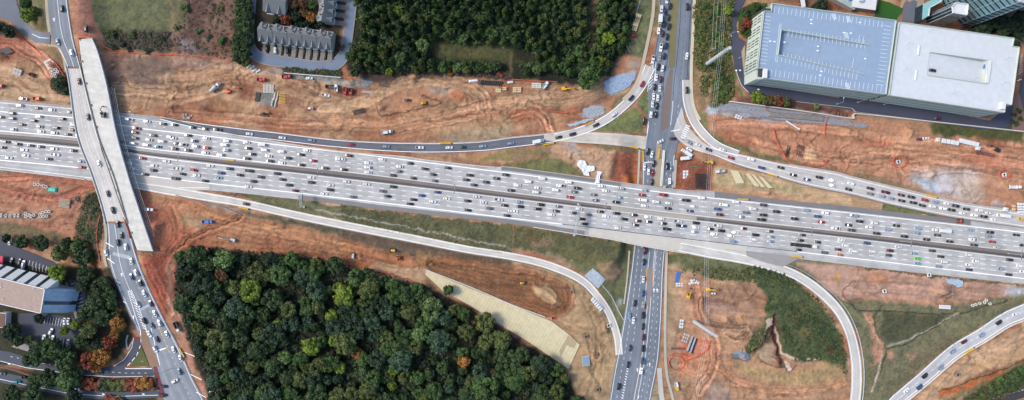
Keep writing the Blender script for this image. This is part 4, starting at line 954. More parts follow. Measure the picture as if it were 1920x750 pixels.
# ---------- bridges
def deck_part(name, L, R_, z0, z1, m, parent):
    n = 40; a = resample(np.array(L, float), n); b = resample(np.array(R_, float), n); v = []
    for z in (z0, z1):
        for q in (a, b):
            k = (H-z1)/H; v += [((p[0]-CX)*S*k, (CY-p[1])*S*k, z) for p in q]
    f = []
    for i in range(n-1):
        f += [(2*n+i,3*n+i,3*n+i+1,2*n+i+1),(i+1,n+i+1,n+i,i),(i,2*n+i,2*n+i+1,i+1),(n+i+1,3*n+i+1,3*n+i,n+i)]
    f += [(0,n,3*n,2*n),(n-1,3*n-1,4*n-1,2*n-1)]
    o = meshobj(name, v, f, m, parent); bm = bmesh.new(); bm.from_mesh(o.data); bmesh.ops.recalc_face_normals(bm, faces=bm.faces[:]); bm.to_mesh(o.data); bm.free(); return o
def pier(p0, p1, n, z0, z1, parent, r=.6):
    mb = MB()
    a = P2W(*p0, z1); b = P2W(*p1, z1)
    for i in range(n):
        t = i/(n-1); x = a[0]*(1-t)+b[0]*t; y = a[1]*(1-t)+b[1]*t; mb.cyl((x,y,z0), (x,y,z1-.8), r)
    c = ((a[0]+b[0])/2, (a[1]+b[1])/2, z1-.45); d = math.dist(a[:2], b[:2]); mb.box(c, (d+1.5, 1.3, .9), math.atan2(b[1]-a[1], b[0]-a[0]))
    mb.build('pier', M['conc'], parent)
zb = lambda px, py: ZB+.0
ob = empty('road_bridge', W(165,260,0), 0, 'old concrete road bridge carrying traffic over the highway', 'bridge')
ob.location = (0,0,0)
Lb, Rb = lu(-.03,126,418), lu(1.03,126,418)
deck_part('deck', Lb, Rb, ZB-1.4, ZB+.05, M['conc'], ob)
loft('road_surface', lu(0,126,418), lu(1,126,418), (220,213,205), .13, lanes=3, zf=zb, parent=ob, style='conc', mask=False)
wall('parapet', lu(-.05,124,420), .6, 1., M['conc_white'], None, None, zb, .05, parent=ob, smooth=False)
wall('parapet', lu(1.05,124,420), .7, 1., M['conc_dark'], None, None, zb, .05, parent=ob, smooth=False)
for y0 in (196, 268, 340): pier(lu(.05,y0-2,y0+2)[0], lu(.95,y0-2,y0+2)[0], 3, 0, ZB-1.4, ob)
nb = empty('new_bridge', (0,0,0), 0, 'unfinished white concrete bridge deck beside the old bridge', 'bridge')
NL = resample(cr([(148,74),(157,140),(183,250),(210,333),(233,400),(257,469)]), 60); NR = resample(cr([(171,71),(183,100),(199,160),(217,250),(240,333),(262,400),(286,471)]), 60)
deck_part('deck', NL, NR, 5.2, 6.9, M['deck_new'], nb)
wall('parapet', NR+np.array([1.3,0]), .8, .9, M['steel'], None, None, lambda px, py: 6.6, parent=nb, smooth=False)
deck_part('girder', NR[6:]+np.array([2.0,0]), NR[6:]+np.array([3.6,0]), 5.0, 6.0, mat('purple_grey_girder', (132,118,134), .7, .1, 1), nb)
for k in range(3):
    o_ = 7+k*3.1; deck_part('girder', NR[14:-4]+np.array([o_,0]), NR[14:-4]+np.array([o_+.35,0]), 4.3, 4.6, M['steel'], nb)
wall('expansion_joint', NL[4:]+np.array([-1.0,0]), .5, .5, M['dark_steel'], None, None, lambda px, py: 6.5, parent=nb, smooth=False)
for y0 in (20, 38): pier(NL[y0], NR[y0], 3, 0, 5.2, nb)
for i in range(0, 58, 3):
    for u in ((.06,) if i % 2 == 0 else ()):
        p = NL[i]*(1-u)+NR[i]*u; x, y, z = P2W(p[0], p[1], 7.05)
        meb = MB(); meb.box((x,y,z), (.9 if i % 2 else .5,1.6,.5), .3); meb.build('formwork', M['rust'], nb)
wall('end_barrier', [(147,71.5),(158,70),(171,71)], 1.2, 1.1, M['orange'], None, None, lambda px, py: 6.6, parent=nb)
vb = empty('highway_bridge', (0,0,0), 0, 'wide concrete bridge carrying the highway over the crossroad', 'bridge')
xx = np.arange(1166, 1292, 6.)
deck_part('deck', np.stack([xx, TOP(xx)-1], 1), np.stack([xx, BOT(xx)+1], 1), -1.5, .03, M['conc'], vb)
loft('median_slab', *band(lambda x: M1(x)+.6, lambda x: M2(x)-.6, 1146, 1312), (188,182,172), .09, across=3, zf=zf0, parent=vb, mask=False)
for xg in (1168, 1286):
    wall('abutment', [(xg-3 if xg < 1200 else xg+3, TOP(xg)), (xg-8, BOT(xg))], 1.2, 5., M['conc_dark'], None, None, lambda px, py: -5.2, parent=vb, smooth=False)
for xg in (1216, 1240): pier((xg+6, 350), (xg-12, 462), 8, -5.6, -1.5, vb)
# ---------- street furniture
def street_light():
    t = empty('street_light', (0,0,0), 0, '', 'street light')
    mb = MB(); mb.cyl((0,0,0), (0,0,12), .14, .09); mb.box((0,0,.3), (.6,.6,.6)); mb.build('pole', M['steel'], t)
    for s in (-1, 1):
        mb = MB(); mb.cyl((0,0,11.8), (0,s*2.2,12.2), .07, .06, 6); a = mb.build('arm', M['steel'], t)
        mb = MB(); mb.box((0,s*2.6,12.2), (.5,1.2,.25), bev=.08); mb.build('lamp_head', M['dark_steel'], a)
    return t
SL = street_light(); first = True
SP = [(351,292,'left'),(605,324,'second'),(855+0,350,'third'),(1132,390,'fourth'),(1508,429,'fifth'),(1689,452,'sixth'),(1890,477,'seventh')]
for i, (x, y, w) in enumerate(SP):
    loc = P2W(x, M1(x)*.5+M2(x)*.5, 0); lb = 'twin armed street light on the highway median, %s from the left' % ('first' if w == 'left' else w)
    if i == 0: SL.location = loc; SL['label'] = lb; SL['group'] = 'street lights along the highway median'; SL.rotation_euler.z = -.1
    else: dup(SL, loc, -.1, lb, group='street lights along the highway median')
def single_light(px, py, rz, lb, h=9, arm=2.5):
    t = empty('lamp_post', W(px, py), rz, lb, 'lamp post'); mb = MB(); mb.cyl((0,0,0), (0,0,h), .12, .08); mb.box((0,0,.3), (.7,.7,.6)); mb.build('pole', M['steel'], t)
    mb = MB(); mb.cyl((0,0,h-.1), (arm,0,h+.1), .06, .05, 6); mb.build('arm', M['steel'], t); mb = MB(); mb.box((arm+.5,0,h+.1), (1.3,.6,.25), bev=.1); mb.build('lamp_head', M['white'], t)
for a in ((1368,66,0,'white lamp post beside the drive left of the blue deck, upper one'),(1386,109,.1,'white lamp post beside the drive left of the blue deck, lower one'),(1569,195,1.5,'white lamp post on the drive below the blue deck'),(1608,192,1.6,'white lamp post on the drive at the joint of the two decks'),(1657,196,1.6,'lamp post on the drive below the white deck'),(250,213,0,'lamp post by the dirt beside the new bridge')): single_light(*a)
def gantry(p0, p1, lb, h=7.5, sign=False):
    a, b = Vector(P2W(*p0, 0)), Vector(P2W(*p1, 0)); t = empty('sign_gantry', (0,0,0), 0, lb, 'sign gantry')
    for p in (a, b):
        mb = MB(); mb.cyl(p, p+Vector((0,0,h+1)), .25, .2); mb.box(p+Vector((0,0,.3)), (1.4,1.4,.6)); mb.build('post', M['steel'], t)
    mb = MB(); d = (b-a); n = int(d.length/2.2); s = Vector((-d.y, d.x, 0)).normalized()*.6
    for zz in (h, h+1.2):
        for q in (s, -s): mb.cyl(a+q+Vector((0,0,zz)), b+q+Vector((0,0,zz)), .09, n=5)
    for i in range(n): 
        u = a+d*(i/n); w = a+d*((i+1)/n)
        mb.cyl(u+s+Vector((0,0,h)), w-s+Vector((0,0,h+1.2)), .05, n=4, caps=False); mb.cyl(u-s+Vector((0,0,h+1.2)), w+s+Vector((0,0,h+1.2)), .05, n=4, caps=False)
    mb.build('truss', M['steel'], t)
    mb = MB(); c = a+d*.45+Vector((0,0,h+.6))+s*1.6; mb.box(c, (d.length*.5, .15, 2.4), math.atan2(d.y, d.x)); mb.build('sign_panel', mat('sign_back', (150,165,160), .5, .1, 1), t)
gantry((1084,383), (1076,441), 'truss sign gantry across the lower lanes near the middle')
gantry((571,351+7), (570,388), 'short sign gantry over the lower lanes left of the middle', 6.5)
for p0, ang, L, lb in (((323,690),.35,12,'signal mast arm over the lower left junction'),((1206,251),.2,9,'signal mast arm at the upper crossroad junction'),((1280,262),2.8,8,'signal mast arm right of the upper crossroad junction')):
    t = empty('signal_mast', W(*p0), ang, lb, 'traffic signal'); mb = MB(); mb.cyl((0,0,0), (0,0,6.5), .16, .12); mb.cyl((0,0,6.3), (-L,0,6.6), .1, .06, 6); mb.build('mast', M['dark_steel'], t)
    for k in (.55,.8,.98):
        mb = MB(); mb.box((-L*k,0,6.0), (.35,.35,1.1), bev=.05); mb.build('signal_head', M['black'], t)
# power line
def monopole(px, py, lb):
    w = W(px, py); t = empty('transmission_pole', w, 0, lb, 'power pole', 'steel transmission poles')
    hp = 48.; mb = MB(); mb.cyl((0,0,0), (0,0,hp), 1.5, 1.15, 14); mb.build('pole', M['steel'], t)
    mb = MB(); mb.cyl((0,0,-.2), (0,0,.5), 1.7, 1.7, 12); mb.build('foundation', M['conc'], t)
    for k, (z, s) in enumerate(((46,-1),(42,-1),(38,-1))):
        mb = MB(); mb.cyl((0,0,z-.5), (s*3.4,0,z), .22, .1, 6); a = mb.build('cross_arm', M['steel'], t)
        mb = MB(); mb.cyl((s*3.4,0,z), (s*3.4,0,z-2), .16, n=6); mb.build('insulator', M['dark_steel'], a)
    return w
pa = monopole(1325, 120, 'tall steel transmission pole left of the blue parking deck'); pb = monopole(1302, 603, 'tall steel transmission pole beside the red clay work area')
def wire(name, p, q, sag, lb, r=.07, m=None, group=None):
    n = 40; mb = MB(); pr = None
    for i in range(n+1):
        t = i/n; c = Vector(p).lerp(Vector(q), t); c.z -= sag*4*t*(1-t)
        if pr is not None: mb.cyl(pr, c, r, n=4, caps=False)
        pr = c
    return tag(mb.build(name, m or M['white']), lb, 'power line', group)
for z, nm in ((44,'top'),(40,'middle'),(36,'bottom')):
    d = Vector((-3.4, 0, z))
    for (p, q, sg, wh) in ((pa+Vector((14,150,0)), pa, 4, 'above the upper pole'), (pa, pb, 12, 'between the two tall poles'), (pb, pb+Vector((-22,-150,0)), 5, 'below the lower pole')):
        wire('power_line', p+d, q+d, sg, '%s power line wire %s' % (nm, wh), .04)
t = empty('utility_pole', W(1329,98), 0, 'small utility pole in the bushes above the tall pole', 'utility pole'); mb = MB(); mb.cyl((0,0,0),(0,0,11),.2,.14); mb.build('pole', M['wood'], t); mb = MB(); mb.box((0,0,10.5),(3.6,.2,.2)); mb.build('cross_arm', M['white'], t)
u = W(1329,98); wire('power_line', u+Vector((-1.2,0,10.7)), u+Vector((2,55,10.7)), 1, 'left low wire from the small utility pole', .05); wire('power_line', u+Vector((1.2,0,10.7)), u+Vector((5,55,10.7)), 1, 'right low wire from the small utility pole', .05)
# ---------- yellow crash cushions
def cushion(tile, x, y, ang, L, lb):
    w = W(*T1(tile, x, y)); t = empty('crash_cushion', w, ang, lb, 'crash cushion', 'yellow crash cushions')
    mb = MB(); n = 6
    for i in range(n): mb.box(((i-(n-1)/2)*L/n,0,.5), (L/n*.92,1.0,.95), bev=.12)
    mb.build('cells', M['yellow'], t); mb = MB(); mb.box((L/2+.2,0,.5), (.5,1.2,1.1), bev=.1); mb.build('nose', M['black'], t)
for c in (('B1',329,150,-.08,8.5,'yellow crash cushion on the highway median'),('B1',411,421,-.2,7.5,'yellow crash cushion beside the lower left ramp'),('B2',587,56,-.0,8.5,'yellow crash cushion above the collector ramp'),
    ('A3',433,695,.45,7.5,'yellow crash cushion at the start of the curving ramp'),('B3',207,60,.2,8.,'yellow crash cushion above the grass below the exit ramp'),('B3',680,78,-.25,8.5,'yellow crash cushion below the exit ramp near the junction'),
    ('B3',738,128,1.6,8,'upright yellow crash cushion left of the crossroad'),('B3',827,112,1.45,8,'upright yellow crash cushion on the crossroad island'),('B4',504,235,-.25,7.5,'yellow crash cushion below the upper right ramp'),
    ('B4',340,371,-.05,8,'yellow crash cushion on the gravel shoulder above the highway'),('B4',640,694,-.06,8.5,'yellow crash cushion at the loop ramp gore'),('B5',437,353,-.3,8.5,'yellow crash cushion above the queue on the upper right ramp'),
    ('C1',65,482,-1.05,7.5,'orange yellow crash cushion beside the lower left junction'),('C5',650,473,.6,8,'yellow crash cushion on the lower right ramp')): cushion(*c)
# ---------- cars
def shell(mb, st):                 # stations: (x, half width low, half width top, z low, z top)
    v = []; n = 8
    for x, wl, wt, zl_, zt in st:
        b = min(.12, (zt-zl_)*.3)
        v += [(x,-wl,zl_),(x,wl,zl_),(x,wl*1.0,zl_+(zt-zl_)*.55),(x,wt,zt-b*.5),(x,wt*.82,zt),(x,-wt*.82,zt),(x,-wt,zt-b*.5),(x,-wl,zl_+(zt-zl_)*.55)]
    f = []
    for i in range(len(st)-1):
        for j in range(n): f.append((i*n+j, (i+1)*n+j, (i+1)*n+(j+1) % n, i*n+(j+1) % n))
    f += [tuple(range(n)), tuple(range(len(st)*n-1, (len(st)-1)*n-1, -1))]
    b0 = len(mb.f); mb.add(v, [q[::-1] for q in f])
def car_proto(kind):
    t = empty(kind, (0,0,-50), 0, '', {'sedan':'car','suv':'suv','pickup_truck':'pickup truck','van':'van','box_truck':'truck'}[kind])
    def quad(name, pts, off, m=M['glass']):
        p = [Vector(q) for q in pts]; nn = (p[1]-p[0]).cross(p[3]-p[0]).normalized()
        if nn.z < 0: nn = -nn; 
        mb = MB(); v = [q+nn*off for q in p]+[q-nn*.02 for q in p]
        mb.add(v, [(0,1,2,3),(7,6,5,4),(0,4,5,1),(1,5,6,2),(2,6,7,3),(3,7,4,0)]); return mb.build(name, m, t)
    mb = MB()
    if kind == 'sedan': L, w, hb, zr = 4.75, .93, .88, 1.42; cab = [(1.05,.0),(.35,1),(-.95,1),(-1.75,0)]
    elif kind == 'suv': L, w, hb, zr = 4.9, .98, 1.05, 1.75; cab = [(1.15,0),(.6,1),(-1.9,1),(-2.3,0)]
    elif kind == 'pickup_truck': L, w, hb, zr = 5.8, 1.0, 1.1, 1.85; cab = [(1.25,0),(.7,1),(-.75,1),(-1.0,0)]
    elif kind == 'van': L, w, hb, zr = 5.6, 1.0, 1.1, 2.15; cab = [(2.1,0),(1.4,1),(-2.6,1),(-2.75,0)]
    else: L, w, hb, zr = 8.2, 1.1, 1.2, 2.1; cab = [(3.4,0),(2.9,1),(1.9,1),(1.75,0)]
    h = L/2; mb.cur = 0
    hood = hb-.1
    st = [(h,w*.72,w*.62,.35,.62),(h-.18,w*.9,w*.82,.25,hood-.12),(h-.7,w,w*.92,.22,hood),(cab[0][0],w,w*.94,.22,hb)]
    if kind == 'pickup_truck': st += [(-1.0,w,w*.94,.22,hb),(-1.05,w,w*.94,.22,.72),(-h+.25,w,w*.94,.22,.72),(-h+.2,w,w*.94,.22,hb),(-h,w*.97,w*.92,.3,hb)]
    elif kind == 'box_truck': st += [(1.7,w,w*.94,.22,hb),(1.65,w*.6,w*.6,.5,.8),(-h,w*.6,w*.6,.5,.8)]
    else: st += [(cab[3][0],w,w*.94,.22,hb),(-h+.2,w*.92,w*.85,.25,hb-.04),(-h,w*.78,w*.7,.35,.7)]
    shell(mb, st)
    if kind == 'pickup_truck':
        for s in (-1, 1): mb.box((-1.95,s*(w-.1),.9), (1.75,.12,.42))
    r = .66 if kind == 'sedan' else .76
    if kind == 'van': r = .84
    x0, x1, x2, x3 = [c[0] for c in cab]; lo = w*.88; hi = w*r+.06
    v = [(x0,-lo,hb-.03),(x0,lo,hb-.03),(x3,lo,hb-.03),(x3,-lo,hb-.03),(x1,-hi,zr-.06),(x1,hi,zr-.06),(x2,hi,zr-.06),(x2,-hi,zr-.06),(x1-.12,-hi*.86,zr),(x1-.12,hi*.86,zr),(x2+.12,hi*.86,zr),(x2+.12,-hi*.86,zr)]
    mb.add(v, [(0,1,5,4),(1,2,6,5),(2,3,7,6),(3,0,4,7),(4,5,9,8),(5,6,10,9),(6,7,11,10),(7,4,8,11),(8,9,10,11)])
    mb.cur = 1
    for x in ((h-.95, -h+.95) if kind != 'box_truck' else (h-1.1, -h+1.6)):
        for s in (-1, 1): mb.cyl((x,s*(w-.24),.34), (x,s*(w-.01),.34), .34, n=10)
    mb.build('body', [M['car'], M['black']], t)
    def lerp(a, b, u): return tuple(a[i]*(1-u)+b[i]*u for i in range(3))
    def pane(i, j, k, l, name, a=.08, b=.9, c=.08):
        A, B_, C_, D_ = v[i], v[j], v[k], v[l]      # A,B low; C,D high (C over B)
        q = [lerp(lerp(A,D_,a), lerp(B_,C_,a), c), lerp(lerp(A,D_,a), lerp(B_,C_,a), 1-c), lerp(lerp(A,D_,b), lerp(B_,C_,b), 1-c), lerp(lerp(A,D_,b), lerp(B_,C_,b), c)]
        quad(name, q, .02)
    pane(0,1,5,4,'windshield'); pane(2,3,7,6,'rear_window')
    pane(1,2,6,5,'side_window', .15, .85, .12); pane(3,0,4,7,'side_window', .15, .85, .12)
    if kind == 'suv':
        q = MB()
        for s in (-1, 1): q.box((-.7,s*hi*.8,zr+.04), (2.0,.06,.06))
        q.build('roof_rail', M['dark_steel'], t)
    if kind == 'pickup_truck':
        q = MB(); q.box((-1.93,0,.76), (1.68,w*1.5,.04)); q.build('cargo_bed', M['dark_steel'], t)
    if kind == 'box_truck':
        q = MB(); q.box((-1.2,0,2.05), (5.6,2.35,2.5), bev=.06); q.build('cargo_box', M['white'], t)
    return t
KN = {'s':'sedan','u':'suv','p':'pickup_truck','v':'van','t':'box_truck'}
PROTO = {k: car_proto(n) for k, n in KN.items()}; USED = set()
CC = {'w':('white',(253,253,253)),'k':('black',(38,40,44)),'d':('dark grey',(62,64,70)),'g':('grey',(116,120,128)),'l':('silver',(178,184,190)),'b':('blue',(52,84,140)),'n':('navy blue',(30,40,78)),
      'c':('pale blue',(150,172,196)),'r':('red',(176,36,48)),'m':('maroon',(92,30,44)),'e':('dark green',(36,74,62)),'t':('teal',(30,140,160)),'o':('orange',(205,120,60)),'y':('yellow',(236,178,40)),'q':('lime green',(90,220,40)),'h':('beige',(196,178,140))}
CARS = []
def put_car(px, py, kind, col, ang, z, grp, seg, rank):
    if kind == 's' and random.random() < .36: kind = 'u'  # some plain cars become SUVs at random, body type not known
    nm, rgb = CC[col]; CARS.append(dict(px=px, py=py, k=kind, c=nm, rgb=rgb, ang=ang, z=z, grp=grp, seg=seg, rank=rank))
# ---------- traffic: tile, then "x,y,colour[kind]" in photograph thirds of a pixel
def items(s):
    for it in s.split():
        a = it.split(','); yield float(a[0]), float(a[1]), a[2][0], (a[2][1] if len(a[2]) > 1 else 's')
HWY = {
'A0':"110,593,wu 212,608,k 291,618,w 66,637,d 66,666,b 218,655,w 394,631,d 347,668,du 186,678,ku 4,658,k 123,700,k 75,728,l 222,712,l 314,718,n 413,702,l 404,730,k 229,740,w 305,747,w 130,556,wp 724,671,wp 828,683,w 915,696,k 767,721,rp 757,744,k",
'A1':"22,702,k 123,717,k 199,726,k 262,729,kp",
'B0':"380,6,k 440,12,d 36,48,d 101,60,d 172,68,d 229,75,d 16,79,d 136,94,w 305,88,wu 413,98,k 145,124,w 312,120,wp 50,138,w 274,144,d 457,159,c 461,191,r 757,26,d 860,11,d 747,55,w 838,36,w 909,45,w 822,65,wu 888,74,t 682,46,k 957,20,w 802,140,r 711,133,k 723,168,w 936,158,w 866,182,w 740,196,w 863,208,ku 816,231,k",
'B1':"14,27,w 99,11,k 201,28,w 133,43,b 35,57,n 68,63,lp 139,73,wu 201,82,r 20,86,k 95,95,k 316,43,w 303,65,w 314,95,c 194,109,w 279,121,w 427,50,w 437,84,k 459,117,n 427,142,k 515,63,wv 528,93,w 624,103,w 551,128,w 658,139,k 557,156,n 625,166,w 766,96,w 734,120,k 803,154,r 735,178,k 868,196,d 946,144,w 39,198,wp 222,183,w 332,199,d 444,211,kp 130,207,r 284,223,b 66,229,k 145,236,w 390,235,m 272,250,c 508,246,d 30,254,kp 193,268,k 466,270,k 438,300,w 600,226,k 629,260,d 790,248,w 792,276,d 667,291,k 702,323,m 863,340,w 898,291,w 898,317,ku",
'B2':"42,125,m 4,145,w 229,147,w 386,168,k 150,167,w 149,191,w 151,220,w 328,187,w 324,214,g 286,236,d 468,199,k 599,195,k 516,231,k 403,252,d 523,267,g 722,235,ku 702,261,k 873,253,k 814,274,k 746,290,k 924,233,k 954,321,k 14,204,k 27,271,w 143,286,w 292,300,e 233,326,g 261,354,n 453,350,b 541,331,b 406,373,k 387,397,k 515,383,w 593,367,w 66,358,g 761,356,w 800,388,w 710,380,k 886,373,wp 919,405,k 834,422,g 712,432,n 932,463,k 957,437,w",
'B3':"92,272,w 170,254,wu 318,275,w 504,296,w 29,293,w 272,294,wp 144,308,w 134,331,w 245,318,w 368,308,k 350,330,g 325,358,r 460,345,g 527,323,w 470,376,g 585,387,k 602,362,c 613,310,l 750,322,c 731,347,r 851,346,rp 735,375,wv 745,407,w 810,385,w 881,393,w 878,422,k 39,386,cu 47,412,k 163,401,k 263,412,g 14,438,w 145,425,k 248,437,d 221,458,w 376,425,w 350,448,d 429,457,g 497,440,k 392,481,k 407,509,k 527,468,w 588,450,k 594,532,wu 631,482,k 686,459,k 694,515,k 708,492,m 764,470,w 769,497,k 851,507,k 838,480,wu 872,538,kp 934,494,wp 942,519,n",
'B4':"19,377,kp 107,362,w 60,411,w 42,437,b 228,402,wv 299,385,w 195,426,b 208,457,m 327,470,c 356,445,g 395,424,w 453,459,k 454,403,du 443,485,kp 528,440,k 693,431,c 759,467,b 802,448,w 629,480,k 780,499,r 858,534,wp 933,516,k 948,460,c 950,545,d 76,504,k 74,530,w 68,555,c 197,519,wp 156,538,k 219,548,k 177,567,w 273,577,w 297,557,w 341,535,m 411,571,k 403,597,w 286,609,c 491,551,d 498,582,c 495,609,c 673,571,d 662,602,k 650,655,k 759,612,k 799,671,g 874,653,m 886,684,o 919,631,wu 894,600,w 955,661,w 4,521,b",
'B5':"7,463,c 35,495,k 118,505,w 88,527,w 190,541,c 243,519,k 360,535,c 359,562,c 130,563,k 286,580,k 413,597,k 474,573,d 543,609,k 655,543,c 672,597,wp 677,628,d 768,556,k 762,580,c 783,611,r 918,572,k 808,642,l 957,630,k 77,617,b 254,638,w 8,664,w 112,665,w 207,659,m 200,686,d 342,676,c 361,705,q 361,732,c 444,660,d 493,693,k 514,723,w 652,684,wu 688,719,w 651,739,w 880,711,n 938,745,w",
'C5':"652,17,n 830,12,c 875,45,k 955,28,w 480,0,c"}
NSMALL = []
for tl, s in HWY.items():
    for x, y, c, k in items(s):
        px, py = T1(tl, x, y); mm_ = float(M1(px)+M2(px))/2; north = py < mm_
        sl_ = float(M1(px+10)-M1(px-10))/20 if north else float(M2(px+10)-M2(px-10))/20
        ang = math.atan(-sl_)+(math.pi if north else 0)+random.uniform(-.015, .015)
        if north: lane = int(round((float(M1(px))-float(off0(px))-4.5-py)/9.05)); lane = max(0, lane)
        else: lane = max(0, int(round((py-float(M2(px))-5.2)/9.05)))
        ln = ['inner','second','third','fourth','fifth','outer','outer','outer','outer','outer'][min(lane, 9)]
        seg = 'left of bridges' if px < 175 else 'left of mid gantry' if px < 1080 else 'from gantry to crossroad' if px < 1250 else 'right of the crossroad'
        put_car(px, py, k, c, ang, 0.06, 'highway', '%s lane of %s carriageway %s' % (ln, 'upper' if north else 'lower', seg), px)
def along(path, tile, s, grp, seg, zf=None, flip=0, dz=.12):
    P_ = cr(path, 3)
    for x, y, c, k in items(s):
        px, py = T1(tile, x, y); d = np.hypot(P_[:, 0]-px, P_[:, 1]-py); i = min(max(int(d.argmin()), 1), len(P_)-2)
        t = P_[i+1]-P_[i-1]; ang = math.atan2(-t[1], t[0]); f = flip(px, py) if callable(flip) else flip
        z = float(drape(px, py, dz, zf)[2]); put_car(px, py, k, c, ang+(math.pi if f else 0)+random.uniform(-.02, .02), z, grp, seg, px if abs(t[0]) > abs(t[1]) else py)
cw = lambda k: [(a[0], a[1]) for a in R[k]]
along(cw('collector'), 'B1', "443,3,w 628,25,w 792,39,c", 'collector', 'on the dark collector ramp')
along(cw('collector'), 'B2', "54,63,r 252,75,c 441,80,wp 607,80,w 682,78,e 796,72,c 953,57,c", 'collector', 'on the dark collector ramp')
along(cw('curve'), 'B3', "148,45,wt 262,22,k 341,4,n", 'curve', 'at the foot of the curving ramp')
along(cw('curve'), 'A3', "473,703,k 574,643,w 671,551,k 733,472,r", 'curve', 'on the curving ramp')
cpath = [((a[0]+b[0])/2, (a[1]+b[1])/2) for a, b in zip(CL[::12], CR_[::12])]
cf = lambda px, py: px < np.interp(py, RC[:, 1], RC[:, 0])+(8 if py < 260 else 0)
# path runs down the picture: left side traffic drives down
cflip = lambda px, py: not cf(px, py)
along(cpath, 'A3', "887,36,k 842,48,wu 863,66,n 881,100,k 832,117,ht 854,137,k 881,150,k 825,173,wu 848,190,m 873,208,k 865,258,nu 838,268,wp 857,317,k 831,322,l 793,335,wp 822,377,ku 846,384,w 812,436,w 838,447,m 803,490,k 832,497,w 797,543,w 820,550,w 791,586,w 815,597,k 782,644,wu 809,645,k 872,0,w 742,682,ku", 'crossroad', 'on the crossroad above the upper junction', None, cflip)
along(cpath, 'A4', "27,38,ku 24,315,w 24,507,k", 'crossroad', 'on right half of the crossroad near the decks', None, 1)
along(cpath, 'B3', "763,102,k 787,118,w 797,170,k 745,190,w 768,215,wu 792,222,r 874,185,ku 895,195,c 887,270,wu 788,275,d 748,663,m 743,725,n", 'crossroad', 'on the crossroad near the highway bridge', None, cflip)
put_car(*T1('B3',836,45), 's', 'w', .45, float(drape(*T1('B3',836,45), .2)[2]), 'crossroad', 'turning in the upper junction', 0)
put_car(*T1('B3',906,30), 's', 'm', .0, float(drape(*T1('B3',906,30), .2)[2]), 'crossroad', 'turning in the upper junction', 0)
along(cpath, 'C3', "739,72,w 739,150,b 692,206,k 737,217,l 737,273,k 660,277,c 684,303,w 738,337,k 740,397,m 666,458,d 737,460,k 735,530,b 654,552,k 727,587,w 600,675,ku", 'crossroad', 'on the crossroad below the highway bridge', None, cflip)
nep = [((a[0]+b[0])/2, (a[1]+b[1])/2) for a, b in zip(resample(NEu, 40), resample(NEl, 40))]
along(nep, 'B4', "148,92,n 225,92,w 273,138,r 384,147,w 443,193,bu 553,193,k 623,234,k 700,260,b 768,248,k 841,265,w 841,293,w 934,315,k 945,283,w 37,92,wu 20,110,wt 90,66,w 40,52,l", 'ne', 'on the upper right ramp', None, 1)
along(nep, 'B5', "95,310,k 97,340,g 180,331,mp 270,347,m 163,354,c 214,366,c 325,358,k 273,379,k 337,390,ku 402,375,r 389,406,k 462,386,c 444,411,w 527,395,w 575,408,k 505,423,w 553,431,k 637,426,k 615,450,w 680,461,w 708,433,wu 762,448,w 733,468,k 789,485,w 838,463,wt 945,482,yv", 'ne', 'in queue on upper right ramp', None, 1)
along(cw('southwest'), 'B1', "424,397,m", 'sw', 'alone on the long lower left ramp')
along(cw('farright'), 'C5', "819,313,ku 913,265,w 723,382,c 624,422,m 559,474,c 491,565,c 402,613,k 372,676,b 300,697,w", 'fr', 'on the lower right ramp')
lp = [((a[0]+b[0])/2, (a[1]+b[1])/2) for a, b in zip(LL[::8], LR[::8])]
zlr = lambda px, py: zL(py)
lflip = lambda px, py: px > np.interp(py, _ly, _lx)
along(lp, 'A0', "349,48,ku 403,296,w 445,458,m 496,658,k 325,236,l", 'left', 'on the left road over the highway', zlr, lflip, .18)
along(lp, 'B0', "557,170,w 607,339,k 636,433,k 662,511,ku 684,573,k 665,616,ku 708,640,w 597,671,w 739,719,w", 'left', 'on left road near old bridge lower end', zlr, lflip, .18)
along(lp, 'C0', "765,35,w 741,57,b 791,92,k 811,151,w 776,212,w 849,207,k 871,265,w 813,305,k 898,318,w 855,331,g 841,379,w 938,380,w 885,409,k 873,464,w", 'left', 'on the left road below the old bridge', zlr, lflip, .18)
along(lp, 'C1', "16,467,w 55,515,w 49,590,c", 'left', 'in the lower left junction', zlr, 1, .18)
def loose(tile, s, seg, ang, dz=.2, grp='other'):
    for x, y, c, k in items(s):
        px, py = T1(tile, x, y); put_car(px, py, k, c, math.radians(ang), float(drape(px, py, dz)[2]), grp, seg, px)
loose('C1', "24,643,w", 'turning in the lower left junction', 30); loose('C1', "235,710,w", 'parked on the dirt beside the lower left junction', -10)
loose('C0', "559,597,k 922,673,n 919,722,n 871,685,k 431,688,c", 'on the lower left street near the red crosswalk', -5)
loose('C0', "98,646,t 125,620,k 12,600,g", 'on the far left end of the lower left street', -10)
loose('C0', "362,307,w 384,307,w", 'parked below the blue glazed office', -98); loose('C0', "287,364,w", 'crossing the office car park', 65); loose('C0', "249,401,w 296,405,w 382,426,w", 'parked in the lower row of the office car park', 80)
loose('B0', "55,610,w 112,722,n 133,733,w 65,718,k", 'parked above the terraced office', 80)
loose('C0', "128,3,w", 'parked above the terraced office roof', 80)
loose('A1', "540,270,k 655,283,k", 'parked in a townhouse driveway', 95); loose('A1', "588,285,wu", 'parked in a townhouse driveway', 95)
loose('A1', "780,440,w", 'behind the grey retaining wall', 0, .4); loose('A1', "873,536,wp", 'on the upper dirt site', -10, .4)
loose('A0', "485,160,k", 'on the dirt above the new bridge', 90, .3)
loose('A2', "371,563,d", 'parked on the open dirt inside the haul road', -3, .4)
loose('A3', "677,200,rp", 'on the grass beside the upper forest', -8, .3)
loose('A5', "475,665,m", 'on the drive below the white deck', 3, .25)
loose('B0', "838,428,wp", 'on the dirt right of the new bridge', -5, .4)
loose('B5', "408,28,w 372,33,m", 'on the dirt beside the grass at upper right', 5, .4)
